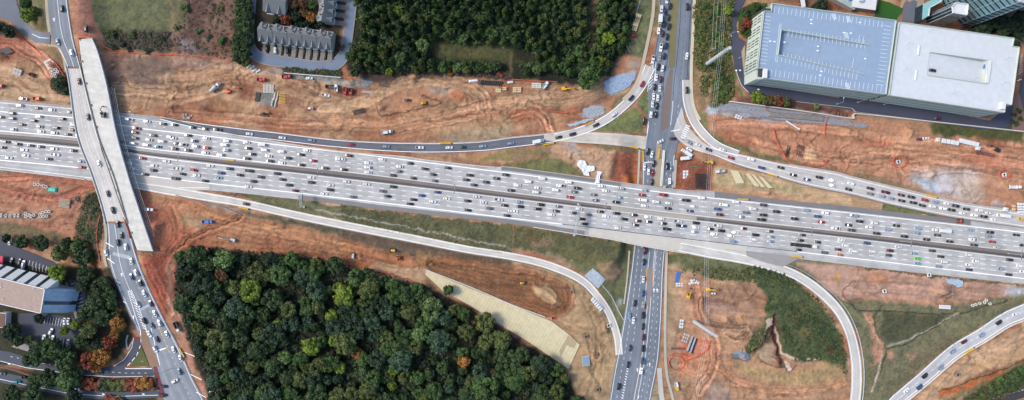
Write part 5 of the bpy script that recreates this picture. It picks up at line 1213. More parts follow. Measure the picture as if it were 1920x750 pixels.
loose('B4', "20,140,wt", 'parked above the rebar pit', 5, .4)
def build_cars():
    from collections import defaultdict
    ORD = 'first second third fourth fifth sixth seventh eighth ninth tenth eleventh twelfth thirteenth fourteenth fifteenth sixteenth'.split()
    g = defaultdict(list)
    for c in CARS: g[(c['k'], c['c'], c['seg'])].append(c)
    GN = {'highway':'vehicles on the highway','collector':'vehicles on the collector ramp','curve':'vehicles on the curving ramp','crossroad':'vehicles on the crossroad','ne':'vehicles on the upper right ramp','sw':'vehicles on the lower left ramp','fr':'vehicles on the lower right ramp','left':'vehicles on the left road','other':'parked and stray vehicles'}
    for (k, cn, seg), L in g.items():
        hz = max(c['px'] for c in L)-min(c['px'] for c in L) >= max(c['py'] for c in L)-min(c['py'] for c in L)
        L.sort(key=lambda c: c['px'] if hz else c['py']); kn = KN[k].replace('_', ' ')
        for i, c in enumerate(L):
            c['label'] = ('%s %s %s' % (cn, kn, seg)) if len(L) == 1 else '%s %s %s, %s from %s' % (cn, kn, seg, ORD[i], 'left' if hz else 'top')
            sc = 450/(450-1.)
            x, y, _ = P2W(c['px'], c['py'], c['z']+.6); rgb = alb(c['rgb'])*random.uniform(.85, 1.12); loc = (x, y, c['z'])
            pr = PROTO[k]; gn = GN[c['grp']]
            if k not in USED:
                USED.add(k); pr.location = loc; pr.scale = (1.08,)*3; pr.rotation_euler = (0,0,c['ang']); pr['label'] = c['label']; pr['group'] = gn
                for ch in pr.children: ch.color = (*rgb, 1)
                c['first'] = 1
            else: c['first'] = 0; c['loc'] = loc; c['col'] = rgb; c['g'] = gn
    for c in CARS:
        if not c['first']: dup(PROTO[c['k']], c['loc'], c['ang'], c['label'], c['col'], group=c['g'], scale=1.08)
CARS = [c for c in CARS if -15 < c['px'] < 1935]
build_cars()
# ---------- foliage
def leafmat(name, objcol=True, rgb=(40,60,30)):
    m, nt, b = nodes(name); N = nt.nodes; L = nt.links; b.inputs['Roughness'].default_value = .65; b.inputs['Specular IOR Level'].default_value = .25
    tc = N.new('ShaderNodeTexCoord'); no = N.new('ShaderNodeTexNoise'); no.inputs['Scale'].default_value = .9; no.inputs['Detail'].default_value = 5; L.new(tc.outputs['Object'], no.inputs['Vector'])
    mr = N.new('ShaderNodeMapRange'); mr.inputs['From Min'].default_value = .32; mr.inputs['From Max'].default_value = .68; mr.inputs['To Min'].default_value = .72; mr.inputs['To Max'].default_value = 1.28; L.new(no.outputs['Fac'], mr.inputs['Value'])
    at = N.new('ShaderNodeAttribute'); at.attribute_name = 'Col'; mx = N.new('ShaderNodeVectorMath'); mx.operation = 'MULTIPLY'
    if objcol: oi = N.new('ShaderNodeObjectInfo'); L.new(oi.outputs['Color'], mx.inputs[0])
    else: mx.inputs[0].default_value = rgb
    L.new(at.outputs['Color'], mx.inputs[1]); m2 = N.new('ShaderNodeVectorMath'); m2.operation = 'SCALE'; L.new(mx.outputs[0], m2.inputs[0]); L.new(mr.outputs[0], m2.inputs['Scale']); L.new(m2.outputs[0], b.inputs['Base Color'])
    return m
M['leaf'] = leafmat('foliage'); M['bark'] = mat('bark', (96,84,72), .9, .25, 2)
M['veg'] = leafmat('undergrowth_foliage', False, (1,1,1))
ICO = {}
def ico(sub):
    if sub not in ICO:
        bm = bmesh.new(); bmesh.ops.create_icosphere(bm, subdivisions=sub, radius=1); ICO[sub] = (np.array([v.co[:] for v in bm.verts]), np.array([[v.index for v in f.verts] for f in bm.faces])); bm.free()
    return ICO[sub]
def crown(seed, r=1., hh=1.1, lobes=14, leaves=1100, conic=False, ls=.085):
    """unit crown: bumpy lobes carrying loose leaf clumps; triangles only"""
    g = np.random.default_rng(seed); V = []; F = []; Cc = []; n0 = 0; vv, ff = ico(2); cen = []
    for i in range(lobes):
        a = g.uniform(0, 6.28); q = g.uniform(0, 1)**.55
        if conic: z = g.uniform(.15, 1.5); rr = .75*(1-z/1.75)*q; s = .42*(1-z/2.2)+.08
        else: z = hh*(.45+g.uniform(-.25, .5)*(1-.6*q)); rr = q*.68; s = g.uniform(.17, .33)
        cen.append((rr*math.cos(a), rr*math.sin(a), z, s))
    for (cx, cy, cz, s) in cen:
        d = 1+.25*(vnoise(vv[:, 0]*2.2+cx*9+40, vv[:, 1]*2.2+vv[:, 2]*2+cy*9+40, seed)-.5)*2
        p = vv*d[:, None]*s*.88*np.array([1,1,.8])+np.array([cx, cy, cz]); V.append(p); F.append(ff+n0); n0 += len(p)
        t = g.uniform(.8, 1.15); Cc.append(np.full((len(p), 3), .8*t))
    cen = np.array(cen); k = g.integers(0, len(cen), leaves); dr = g.normal(size=(leaves, 3)); dr[:, 2] = np.abs(dr[:, 2])*.9-.15; dr /= np.linalg.norm(dr, axis=1)[:, None]
    c = cen[k, :3]+dr*cen[k, 3:4]*g.uniform(.8, 1.14, (leaves, 1))*np.array([1,1,.85]); nrm = dr+g.normal(0, .55, (leaves, 3)); nrm /= np.linalg.norm(nrm, axis=1)[:, None]
    t = np.cross(nrm, g.normal(size=(leaves, 3))); t /= np.linalg.norm(t, axis=1)[:, None]; b = np.cross(nrm, t); s = ls*g.uniform(.6, 1.5, (leaves, 1))
    tri = np.stack([c+t*s, c-t*s*.6+b*s*.9, c-t*s*.5-b*s*.9, c+t*s*.2-b*s*1.1], 1).reshape(-1, 3)
    i = np.arange(leaves)*4+n0; F.append(np.stack([i, i+1, i+2], 1)); F.append(np.stack([i, i+2, i+3], 1)); V.append(tri)
    br = g.uniform(.85, 1.2, leaves)*(1+.12*(k % 3)); Cc.append(np.repeat(br, 4)[:, None]*np.array([1,1,.9]))
    return np.vstack(V), np.vstack(F), np.vstack(Cc)
def tree_proto(name, seed, conic=False, **kw):
    t = empty(name, (0,0,-60), 0, '', 'tree'); v, f, c = crown(seed, conic=conic, **kw); base = .35 if not conic else .1; v = v+np.array([0,0,base])
    fastmesh('crown', v, f, M['leaf'], c, smooth=False, parent=t)
    mb = MB(); mb.cyl((0,0,-.15), (0,0,base+.5), .06, .03, 7)
    g = random.Random(seed)
    for i in range(5):
        a = i*1.26+g.random(); mb.cyl((0,0,base*.6+i*.06), (.42*math.cos(a),.42*math.sin(a),base+.45), .028, .01, 5)
    mb.build('trunk', M['bark'], t); return t
BRO = [tree_proto('broadleaf_tree', 11+i, lobes=[30,36,32,40,26,44][i], hh=[1.05,.9,1.2,.85,1.3,.95][i], leaves=2000, ls=.07) for i in range(6)]
PIN = [tree_proto('pine_tree', 31+i, conic=True, lobes=18, leaves=700, ls=.1) for i in range(3)]
SHR = [tree_proto('shrub', 41+i, lobes=14, hh=.7, leaves=600, ls=.11) for i in range(2)]
for s in SHR: s['category'] = 'shrub'
TREEUSED = set(); TREES = []
TC = {'G':('dark green',(58,74,46)),'M':('mid green',(72,93,53)),'B':('blue green',(64,84,68)),'Y':('yellow green',(118,132,52)),'L':('light green',(98,116,74)),'O':('orange',(158,104,54)),'R':('red',(134,64,50)),'N':('brown',(112,80,60)),'V':('olive',(86,92,54)),'K':('blackish green',(44,60,44))}
def tree(px, py, r, col, pool, zone, hs=None, z=None):
    TREES.append((px, py, r, col, pool, zone, hs))
def poisson(P_, n, rmin, rmax, seed, pts=None):
    g = np.random.default_rng(seed); P_ = np.array(P_, float); lo = P_.min(0); hi = P_.max(0); out = list(pts or []); tries = 0; k0 = len(out)
    while len(out)-k0 < n and tries < 60000:
        tries += 1; q = g.uniform(lo, hi); r = g.uniform(rmin, rmax)**1
        if not pip(np.array([q[0]]), np.array([q[1]]), P_)[0]: continue
        if all((q[0]-a)**2+(q[1]-b)**2 > ((r+c)*.66)**2 for a, b, c in out): out.append((q[0], q[1], r))
    return out[k0:]
# named single trees: x, y, crown radius in pixels, colour
ZONES = {
 'beside the lower left office and car park': "35,453,12,G 75,457,14,G 8,447,8,K 110,472,15,V 142,463,15,M 152,484,17,G 123,456,10,K 100,513,17,Y 157,513,15,G 187,537,16,G 150,535,14,K 173,567,18,G 200,552,13,G 187,597,15,G 213,592,9,V 160,620,15,V 147,641,14,G 137,610,9,Y 119,621,8,Y 70,598,9,K 53,638,7,V 15,625,15,K 30,640,12,G 160,587,14,G 205,570,12,M",
 'beside the red crosswalk bend': "215,608,14,O 213,628,9,O 203,643,13,R 180,648,12,K 163,678,14,R 185,672,16,O 176,690,10,O",
 'in the rows between the lower left streets': "67,660,20,G 92,655,18,M 113,677,20,G 57,676,14,G 83,712,18,G 117,717,20,M 60,717,15,G 20,742,16,G 60,744,16,G 133,745,15,K 140,700,12,G",
 'in the red hedge row between the two streets': "152,717,11,N 167,721,12,R 180,723,11,N 193,722,11,G 206,722,11,V 219,723,11,V 232,722,11,N 245,723,12,R 258,722,12,O 271,720,12,O 281,718,9,R 205,749,12,R 222,752,9,N",
 'in the dark row left of the townhouse street': "458,8,12,G 447,20,9,M 462,28,11,G 449,40,10,M 463,50,11,G 452,62,10,G 441,70,8,M 463,75,11,K 451,84,11,G 440,92,8,M 458,98,11,G 446,108,10,G 459,115,9,V 470,28,7,K 447,2,10,G 457,-12,12,G",
 'among the townhouses': "534,35,11,R 555,30,9,K 568,22,9,N 580,31,10,O 546,18,9,K 548,4,10,N 565,6,9,N 585,8,8,M 573,44,7,K 600,40,8,K 515,38,7,K 640,88,6,N 560,46,7,K 590,47,6,K",
 'at the top left corner': "50,27,13,Y 42,5,10,M 12,58,11,K 3,50,9,K 62,20,8,V",
 'in the top left field': "245,66,7,M 207,63,8,G 225,80,7,K 345,14,8,M 371,57,7,M 413,75,8,M 410,15,6,V 330,50,6,V 300,72,7,K 240,92,6,K 208,88,6,K 275,95,6,K 390,68,5,V",
 'beside the old bridge above the highway': "113,160,8,K 103,150,6,G 120,172,6,K 110,143,5,K",
 'along the edge of the upper forest': "792,84,12,L 748,107,12,L 728,133,7,Y 665,135,9,G 1105,147,19,M 1143,70,12,Y 1127,109,9,Y 1113,122,12,M 1087,95,10,M 1120,90,10,V 938,139,6,R 843,137,6,O 716,128,8,G 690,105,10,M 680,80,9,V 655,105,9,M 668,118,8,V 760,90,8,B 778,112,7,B 808,128,8,G 830,125,9,M 857,125,10,L 875,128,9,V 895,126,9,M 915,126,9,M 930,122,9,G 1008,130,9,L 985,132,8,G 1030,118,10,G 1055,125,9,M 1070,108,9,M 688,85,9,M 697,60,9,L 735,82,8,V 760,35,10,V 745,20,9,Y 870,70,8,L 845,60,8,V 925,62,8,L 1080,60,10,V 1060,45,8,V 1135,45,9,V 1150,20,10,G 1170,10,9,K 1160,50,9,K 1145,95,9,G 1135,130,9,K",
 'left of the blue parking deck': "1400,22,9,G 1403,42,10,R 1412,30,8,G 1418,12,8,G 1393,52,7,N 1407,60,8,G 1367,17,9,Y 1422,182,11,Y 1438,188,9,V 1453,188,10,N 1463,190,8,R 1476,190,9,V 1532,199,6,L 1543,8,11,K 1530,14,8,K",
 'under the power line': "1322,12,9,M 1335,30,9,G 1345,18,8,M 1350,45,9,G 1340,62,9,M 1352,78,9,M 1320,45,8,G 1318,78,8,V 1347,98,8,G 1315,95,7,V 1350,118,8,G 1352,140,9,G 1347,160,8,M 1362,150,7,G 1357,175,8,M 1320,125,7,V 1312,60,6,V 1366,40,7,V 1365,165,6,G 1345,185,7,V 1325,145,6,V",
 'behind the white parking deck': "1848,50,15,K 1872,40,14,K 1900,45,15,K 1918,30,13,K 1830,62,11,K 1907,82,9,K 1885,60,10,G 1915,60,10,K 1912,207,6,G 1903,215,5,G 1915,222,5,G 1908,232,5,G 1900,228,5,G",
 'in the green corner at lower right': "1860,728,8,M 1875,715,9,M 1890,722,9,G 1905,705,9,M 1915,712,8,G 1880,735,8,M 1900,728,7,G 1845,742,7,V 1917,695,8,M",
 'on the bank beside the old bridge': "162,430,9,V 170,415,8,N 155,420,8,V 168,440,8,K 175,395,6,K 165,450,9,G",
}
for z, s in ZONES.items():
    for it in s.split():
        a = it.split(','); tree(float(a[0]), float(a[1]), float(a[2]), a[3], 's' if z in ('in the top left field','in the red hedge row between the two streets','under the power line','in the green corner at lower right','on the bank beside the old bridge') or float(a[2]) < 7 else 'b', z)
LF = [(330,482),(345,472),(420,470),(500,478),(600,488),(640,502),(690,515),(760,535),(800,545),(860,575),(940,625),(1000,665),(1050,695),(1085,765),(402,765),(385,700),(362,650),(350,610),(332,560)]
seedpts = [(643,556,20,'Y'),(632,540,9,'Y'),(620,592,11,'Y'),(580,650,17,'Y'),(520,608,10,'Y'),(625,640,10,'Y'),(560,715,15,'V'),(575,690,12,'V'),(563,520,16,'B'),(590,545,17,'B'),(635,690,11,'Y'),(480,510,17,'V'),(500,515,14,'V'),(440,540,16,'V'),(470,690,13,'V'),(665,520,15,'M'),(735,535,13,'M'),(795,610,16,'M'),(780,650,14,'V'),(830,690,12,'M'),(870,680,12,'O'),(668,663,10,'O'),(875,625,16,'V'),(940,640,18,'V'),(990,700,16,'V'),(780,710,14,'M'),(815,735,15,'M'),(735,725,9,'Y'),(690,735,18,'V'),(660,740,14,'V'),(1045,735,14,'V'),(900,700,16,'B'),(440,640,20,'G'),(480,660,18,'G'),(420,600,18,'G'),(460,590,16,'G'),(400,560,18,'K'),(360,540,16,'K'),(350,500,16,'K'),(385,495,16,'G'),(725,585,16,'B'),(840,545,10,'M'),(868,590,12,'M'),(1060,710,10,'V'),(370,640,9,'G'),(372,660,10,'K'),(393,685,10,'G'),(980,665,14,'G')]
band_names = [('top left corner', 330, 440, 460, 545), ('left edge', 330, 470, 545, 660), ('bottom left corner', 330, 520, 660, 770), ('top edge', 440, 640, 460, 560), ('left middle', 470, 620, 560, 660), ('bottom left middle', 520, 700, 660, 770), ('upper middle', 640, 760, 500, 600), ('centre', 620, 780, 600, 680), ('bottom middle', 700, 860, 680, 770), ('upper right slope', 760, 900, 530, 680), ('right slope', 860, 1000, 600, 770), ('right tip', 960, 1100, 640, 770)]
def lzone(x, y):
    for n, a, b, c, d in band_names:
        if a <= x < b and c <= y < d: return '%s of lower forest' % n
    return 'middle of lower forest'
pts = [(x, y, r) for x, y, r, c in seedpts]
for x, y, r, c in seedpts: tree(x, y, r, c, 'b', lzone(x, y))
extra = poisson(LF, 190, 8, 22, 5, pts); gg = random.Random(3)
for x, y, r in extra: tree(x, y, r, gg.choices('GMBVKYNL', [36,22,8,18,12,1.5,1,1.5])[0], 'b', lzone(x, y))
allp = pts+extra; small = poisson(LF, 240, 5, 8, 9, allp)
UF = [(652,-14),(1188,-14),(1186,40),(1168,95),(1120,140),(1070,135),(1000,128),(960,120),(900,128),(830,132),(740,132),(668,128),(655,90),(680,60),(675,20)]
CLEAR = [(795,70),(870,82),(965,78),(1010,105),(1000,122),(900,120),(800,112)]
named = [(t[0], t[1], t[2]*.8) for t in TREES if 'upper forest' in t[5]]
def okc(x, y): return not pip(np.array([x]), np.array([y]), np.array(CLEAR, float))[0] and not (1103 < x < 1125 and y < 80)
UB = [(660,720,'left strip'),(720,800,'left part'),(800,880,'left middle'),(880,960,'right middle')]
def uz(x, y): return '%s half of upper forest %s' % ('top' if y < 55 else 'lower', next((n for a, b, n in UB if x < b), 'dense right block'))
up = [q for q in poisson(UF, 520, 5.2, 9.5, 6, named) if okc(q[0], q[1])]
up.sort(key=lambda q: -q[2]); ind = [q for q in up if q[0] < 1215][:235]; rest_up = up[235:]
for x, y, r in ind: tree(x, y, r, gg.choices('GMVKLY', [34,26,16,18,4,2])[0], 'p', uz(x, y))
def place_trees():
    from collections import defaultdict
    ORD = 'first second third fourth fifth sixth seventh eighth ninth tenth eleventh twelfth thirteenth fourteenth fifteenth sixteenth seventeenth eighteenth nineteenth twentieth'.split()
    g = defaultdict(list)
    for t in TREES:
        sz = 'large' if t[2] > 14 else 'small' if t[2] < 8 else 'medium'
        g[(t[4], TC[t[3]][0], sz, t[5])].append(t)
    k = 0
    for (pool, cn, sz, zone), L in g.items():
        L.sort(key=lambda t: t[0])
        for i, t in enumerate(L):
            kind = {'p':'pine','b':'tree','s':'shrub'}[pool]
            lb = '%s %s %s %s' % (sz, cn, kind, zone)
            if len(L) > 1: lb = '%s %s %s %s, %s from left' % (sz, cn, kind, zone, ORD[min(i, 19)])
            P_ = {'p': PIN, 'b': BRO, 's': SHR}[pool]; pr = P_[k*7 % len(P_)]; k += 1
            r = t[2]*S*1.22; hh = r*(1.35 if pool == 'p' else 1.0 if pool == 'b' else .7)+(2.5 if pool != 's' else .3); zg = float(drape(t[0], t[1])[2]); zt = zg+hh*.9
            x, y, _ = P2W(t[0], t[1], zt); rgb = alb(TC[t[3]][1])*gg.uniform(.95, 1.35)*np.array([.97,1.05,.9])
            sc = (r, r, hh/1.35); rz = gg.uniform(0, 6.28); gn = 'trees '+('of the lower forest' if 'lower forest' in zone else 'of the upper forest' if 'upper forest' in zone else zone)
            if pr.name not in TREEUSED:
                TREEUSED.add(pr.name); pr.location = (x, y, zg); pr.rotation_euler.z = rz; pr.scale = sc; pr['label'] = lb; pr['group'] = gn
                for ch in pr.children: ch.color = (*rgb, 1)
            else: dup(pr, (x, y, zg), rz, lb, rgb, scale=sc, group=gn)
place_trees()
def clumps(name, P_list, n, rgb, size, label, cat, hmax=1.2, seed=1, avoid=None, density_noise=True, cols=None):
    """countless low leaf clumps in one mesh, each a handful of tilted leaf faces"""
    g = np.random.default_rng(seed); out = []
    per = max(1, n//len(P_list))
    for P_ in P_list:
        P_ = np.array(P_, float); c = 0; t = 0; lo = P_.min(0); hi = P_.max(0)
        while c < per and t < 12:
            t += 1; q = g.uniform(lo, hi, (per*3, 2)); k = pip(q[:, 0]+4*fbm(q[:, 0], q[:, 1], 9, 3, 1), q[:, 1]+4*fbm(q[:, 1], q[:, 0], 9, 3, 2), P_)
            if density_noise: k &= fbm(q[:, 0], q[:, 1], 16, 3, 6) > g.uniform(-.5, .25, len(q))
            
            for A in (avoid or []): k &= ~pip(q[:, 0]+3*fbm(q[:, 0], q[:, 1], 9, 3, 3), q[:, 1], A)
            q = q[k][:per-c]; out.append(q); c += len(q)
    q = np.vstack(out); m = len(q); x, y, z = drape(q[:, 0], q[:, 1]); kq = 9
    c = np.stack([x, y, z], 1)[:, None, :]+g.normal(0, 1, (m, kq, 3))*np.array([size*.5, size*.5, 0])
    rr = np.linalg.norm((c-np.stack([x, y, z], 1)[:, None, :])[..., :2], axis=2); c[..., 2] += hmax*g.uniform(.5, 1, (m, 1))*np.clip(1-rr/(size*1.3), .05, 1)
    nrm = g.normal(0, .5, (m, kq, 3)); nrm[..., 2] = 1; nrm /= np.linalg.norm(nrm, axis=2)[..., None]; t = np.cross(nrm, g.normal(size=(m, kq, 3))); t /= np.linalg.norm(t, axis=2)[..., None]; b = np.cross(nrm, t); s = size*.42*g.uniform(.6, 1.4, (m, kq, 1))
    v = np.stack([c+t*s, c+b*s*.8, c-t*s, c-b*s*.8], 2).reshape(-1, 3); f = np.arange(m*kq*4).reshape(-1, 4)
    base = np.array([alb(r_) for r_ in (cols or [rgb])]); bc = base[g.integers(0, len(base), m)]*g.uniform(.8, 1.2, (m, 1)); col = np.repeat(np.repeat(bc, kq, 0)*g.uniform(.88, 1.14, (m*kq, 1)), 4, 0)
    return tag(fastmesh(name, v, f, M['veg'], col, smooth=False), label, cat, None, 'stuff')
clumps('small_forest_trees', [UF], 1900, (70,88,48), 2.6, 'dense mass of small trees filling the upper forest', 'forest', 4.5, 21, avoid=[np.array(CLEAR, float), np.array([(1103,-20),(1125,-20),(1120,60),(1098,110),(1088,100),(1103,60)], float)], cols=[(64,88,46),(56,76,44),(80,100,52),(52,70,42)])
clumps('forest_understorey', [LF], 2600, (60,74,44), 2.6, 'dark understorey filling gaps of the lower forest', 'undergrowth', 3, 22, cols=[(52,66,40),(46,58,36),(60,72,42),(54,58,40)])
G5 = [T('C4', [(400,-10),(560,35),(700,130),(800,230),(880,350),(920,500),(930,640),(890,570),(780,530),(640,530),(560,500),(540,440),(520,330),(470,250),(480,170),(400,90)])]
clumps('bank_undergrowth', G5, 1300, (74,90,48), 1.0, 'dense green undergrowth inside the loop ramp', 'undergrowth', .5, 23, avoid=[np.array(T('C4', [(470,260),(545,265),(575,430),(640,500),(560,610),(500,545),(430,560),(330,520),(460,340)]))], cols=[(66,88,48),(56,78,44),(80,96,54),(50,70,42),(100,98,64)])
clumps('bank_undergrowth', [T('C4', [(400,370),(440,350),(470,380),(420,450),(380,480),(350,470)]), T('C4', [(0,0),(380,0),(410,90),(330,80),(0,30)])], 260, (74,90,48), 1.5, 'green undergrowth around the small pond and bank top', 'undergrowth', 1.3, 24, cols=[(78,94,50),(96,102,60),(120,112,76)])
clumps('roadside_undergrowth', [T('A4', [(68,-40),(300,-40),(265,110),(262,270),(290,520),(250,570),(160,600),(110,520),(62,300)])], 1500, (80,94,46), 1.6, 'mixed green undergrowth under the power line', 'undergrowth', 1.6, 25, cols=[(84,98,48),(64,84,42),(110,108,60),(128,112,72)])
clumps('field_undergrowth', [T('A0', [(560,160),(960,175),(960,290),(605,262)]), T('A1', [(95,0),(375,-40),(350,330),(0,290),(0,190)])], 420, (84,74,58), 1.1, 'brown and green scrub in the top left field', 'scrub', 1.0, 26, cols=[(92,76,64),(74,70,52),(104,88,78),(80,92,50)])
clumps('bank_scrub', [T('B0', [(490,330),(545,350),(575,450),(560,720),(500,620),(420,600),(440,480)]), T('A0', [(300,440),(365,420),(385,520),(340,530),(290,490)]), T('C5', [(600,750),(860,605),(970,550),(970,690),(760,765)]), T('A1', [(640,385),(960,405),(960,425),(640,408)])], 1300, (76,80,52), 1.4, 'scrub on the banks beside the bridges and corner road', 'scrub', 1.2, 27, cols=[(76,82,50),(92,82,62),(66,82,44)])
clumps('office_undergrowth', [T('C0', [(0,0),(600,-40),(740,300),(745,420),(640,540),(480,560),(0,560)]), T('C0', [(0,560),(860,620),(880,770),(0,770)])], 10, (60,68,42), 1.2, 'low planting round the lower left office', 'planting', .7, 28)
clumps('grass_tufts', [T('B2', [(0,410),(640,490),(960,525),(960,680),(300,560),(0,480)]), T('B3', [(0,520),(560,605),(680,640),(680,750),(400,740),(0,640)]), T('C5', [(60,260),(960,170),(960,220),(400,560),(220,740),(60,740)])], 2200, (104,106,66), .5, 'rough grass on the verges of the highway', 'grass', .2, 29, cols=[(104,104,72),(114,110,80),(96,98,64)])
clumps('forest_edge_scrub', [T('A2', [(100,385),(960,410),(960,440),(600,425),(200,425)]), T('C2', [(200,30),(430,90),(700,240),(960,400),(960,440),(700,290),(400,130)])], 500, (90,74,62), 1.2, 'purple brown scrub along the forest edges', 'scrub', .9, 30, cols=[(96,74,68),(80,76,54),(110,90,76)])
# ---------- buildings
def frame(px, py, z, ang):
    """an Empty whose local axes run along the roof edges (x right, y up), origin at a roof corner, z = 0 at the ground"""
    x, y, _ = P2W(px, py, z); return (x, y, 0), math.radians(ang), S*(H-z)/H
def poly3(mb, pts, z0, z1): mb.prism(pts, z0, z1)
M['deck_blue'] = mat('blue_grey_deck_coating', (152,174,198), .8, .05, .25)
M['deck_white'] = mat('pale_deck_concrete', (220,225,229), .85, .05, .25)
M['green_panel'] = mat('pale_green_panel', (206,218,208), .7, .06, .5)
M['dark_int'] = mat('dark_interior', (60,66,70), .8, .2, .5)
M['stripe'] = mat('green_grey_louvre', (172,188,182), .6, .1, .5)
def parking_deck(name, label, org, ang, h, outline, hole, roofm, parent_parts):
    pass
hD = 24.
loc, rz, k = frame(1447, 7, hD, -7.9)
D1 = empty('parking_deck', loc, rz, 'large parking deck with blue grey roof and white stall lines', 'parking deck')
def loc2(px, py, z=hD, o=(1447,7), ang=-7.9):                 # photograph -> local metres on that frame
    x, y, _ = P2W(px, py, z); ox, oy, _ = P2W(o[0], o[1], hD); dx, dy = x-ox, y-oy; a = math.radians(-ang); return (dx*math.cos(a)-dy*math.sin(a), dx*math.sin(a)+dy*math.cos(a))
OUT = [loc2(*p) for p in ((1447,7),(1679,39),(1660,177),(1435,147),(1434,129),(1420,128),(1432,21),(1446,22))]
HO = [loc2(*p) for p in ((1464,56),(1628,84),(1619,139),(1458,103))]
def slab_with_hole(mb, out, hole, z0, z1):
    bm = bmesh.new(); es = []
    for ring in (out, hole):
        vs = [bm.verts.new((p[0], p[1], 0)) for p in ring]; es += [bm.edges.new((vs[i], vs[(i+1) % len(vs)])) for i in range(len(vs))]
    bmesh.ops.triangle_fill(bm, use_beauty=True, edges=es); bm.verts.index_update()
    v = [(p.co.x, p.co.y, z1) for p in bm.verts]; f = [tuple(q.index for q in fc.verts) if fc.normal.z >= 0 else tuple(q.index for q in fc.verts)[::-1] for fc in bm.faces]
    fixed = []
    for q in f:
        a, b, c = (Vector(v[i]) for i in q[:3]); fixed.append(q if (b-a).cross(c-a).z > 0 else q[::-1])
    n = len(v); mb.add(v+[(p[0], p[1], z0) for p in v], fixed+[tuple(i+n for i in q[::-1]) for q in fixed]); bm.free()
    for ring, sgn in ((out, 1), (hole, -1)):
        m = len(ring)
        for i in range(m):
            a = ring[i]; b = ring[(i+1) % m]; mb.add([(a[0],a[1],z0),(b[0],b[1],z0),(b[0],b[1],z1),(a[0],a[1],z1)], [(0,1,2,3)])
mbR = MB(); slab_with_hole(mbR, OUT, HO, hD-.5, hD)
ins = lambda pts, d: [(p[0]+(d if p[0] < 20 else -d), p[1]+(d if p[1] < -30 else -d)) for p in pts]
mb = MB(); q = [(-5.2,-3.5),(OUT[1][0]-1.2,-1.2),(OUT[2][0]-1.2,OUT[2][1]+1.2),(-2,OUT[3][1]+1.2)]; slab_with_hole(mb, q, [(HO[0][0]-.8,HO[0][1]+.8),(HO[1][0]+.5,HO[1][1]+.8),(HO[2][0]+.5,HO[2][1]-.8),(HO[3][0]-.8,HO[3][1]-.8)], 0, hD-.5); mb.build('interior', M['dark_int'], D1)
def railing(pts, z, h, w, m, parent, name='parapet', closed=True):
    mb = MB(); n = len(pts)
    for i in range(n if closed else n-1):
        a = Vector((*pts[i], z)); b = Vector((*pts[(i+1) % n], z)); c = (a+b)/2; c.z = z+h/2; mb.box(c, ((b-a).length+w*.98, w, h), math.atan2(b.y-a.y, b.x-a.x))
    return mb.build(name, m, parent)
railing(OUT, hD+.003, 1.1, .35, M['green_panel'], D1)
def inward(ring, d):
    c = np.mean(ring, 0); return [(p[0]+np.sign(p[0]-c[0])*d, p[1]+np.sign(p[1]-c[1])*d) for p in ring]
for lv in range(7):                                        # spandrel band of every storey
    railing([OUT[6],OUT[7],OUT[0],OUT[1],OUT[2],OUT[3],OUT[4],OUT[5]], lv*3.35+1.6, 1.35, .5, M['green_panel'] if lv % 2 == 0 else M['stripe'], D1, 'spandrel', False)
def facade_strips(a, b, n, w, z0, z1, m, parent, name='pier', d=.35):
    mb = MB(); a = Vector((*a, 0)); b = Vector((*b, 0)); t = (b-a).normalized(); ang = math.atan2(t.y, t.x); nn = Vector((-t.y, t.x, 0))*d
    for i in range(n):
        c = a.lerp(b, (i+.5)/n)+nn; mb.box((c.x, c.y, (z0+z1)/2), (w, .3, z1-z0), ang)
    return mb.build(name, m, parent)
A_, B_ = OUT[5], OUT[6]
mb = MB(); c = (Vector((*A_,0))+Vector((*B_,0)))/2; L_ = (Vector((*A_,0))-Vector((*B_,0))).length; an = math.atan2(B_[1]-A_[1], B_[0]-A_[0])
mb.box((c.x-.35, c.y, hD/2), (L_, .3, hD-1), an); mb.build('facade_panel', M['green_panel'], D1)
for g_ in range(5):
    mb = MB()
    for i in range(3):
        t = (g_+.5)/5+(i-1)*.052; x = A_[0]*(1-t)+B_[0]*t-.53; y = A_[1]*(1-t)+B_[1]*t
        for z0, z1 in ((2,7.5),(9,14.5),(16,22)): mb.box((x, y, (z0+z1)/2), (.8,.1,z1-z0), an)
    mb.build('vertical_opening', M['dark_int'], D1)
# stair tower on the lower left corner of the deck
mb = MB(); q = [loc2(*p) for p in ((1420,129),(1434,129),(1434,147),(1420,147))]; mb.prism([(p[0]-.02,p[1]-.05) for p in q], 0, hD+.0-2.5); mb.build('stair_tower', M['green_panel'], D1)
mb = MB(); mb.prism([loc2(*p) for p in ((1430,130),(1436,131),(1435,148),(1429,147))], hD, hD+3); mb.build('stair_head', M['white'], D1)
# sunken ramp inside the roof opening
mb = MB(); h4 = HO; zz = [hD-3.2, hD-.3, hD-.3, hD-3.2]; mb.add([(h4[i][0], h4[i][1], zz[i]) for i in range(4)]+[(h4[i][0], h4[i][1], zz[i]-.4) for i in range(4)], [(3,2,1,0),(4,5,6,7)]); mb.build('inner_ramp', M['deck_blue'], D1)
railing([HO[1], HO[0], HO[3], HO[2]], hD+.004, 1.0, .35, M['green_panel'], D1, 'inner_parapet', False)
mb = MB()
for i in (0, 3, 2):
    a = HO[i]; b = HO[(i-1) % 4] if i == 3 else HO[(i+1) % 4]
for a, b, za, zb_ in ((HO[0],HO[1],3.2,.3),(HO[3],HO[2],3.2,.3),(HO[0],HO[3],3.2,3.2)):
    mb.add([(a[0],a[1],hD-.02),(b[0],b[1],hD-.02),(b[0],b[1],hD-zb_-.2),(a[0],a[1],hD-za-.2)], [(0,1,2,3)])
mb.build('inner_wall', M['green_panel'], D1)
mb = mbR; mb.cur = 1
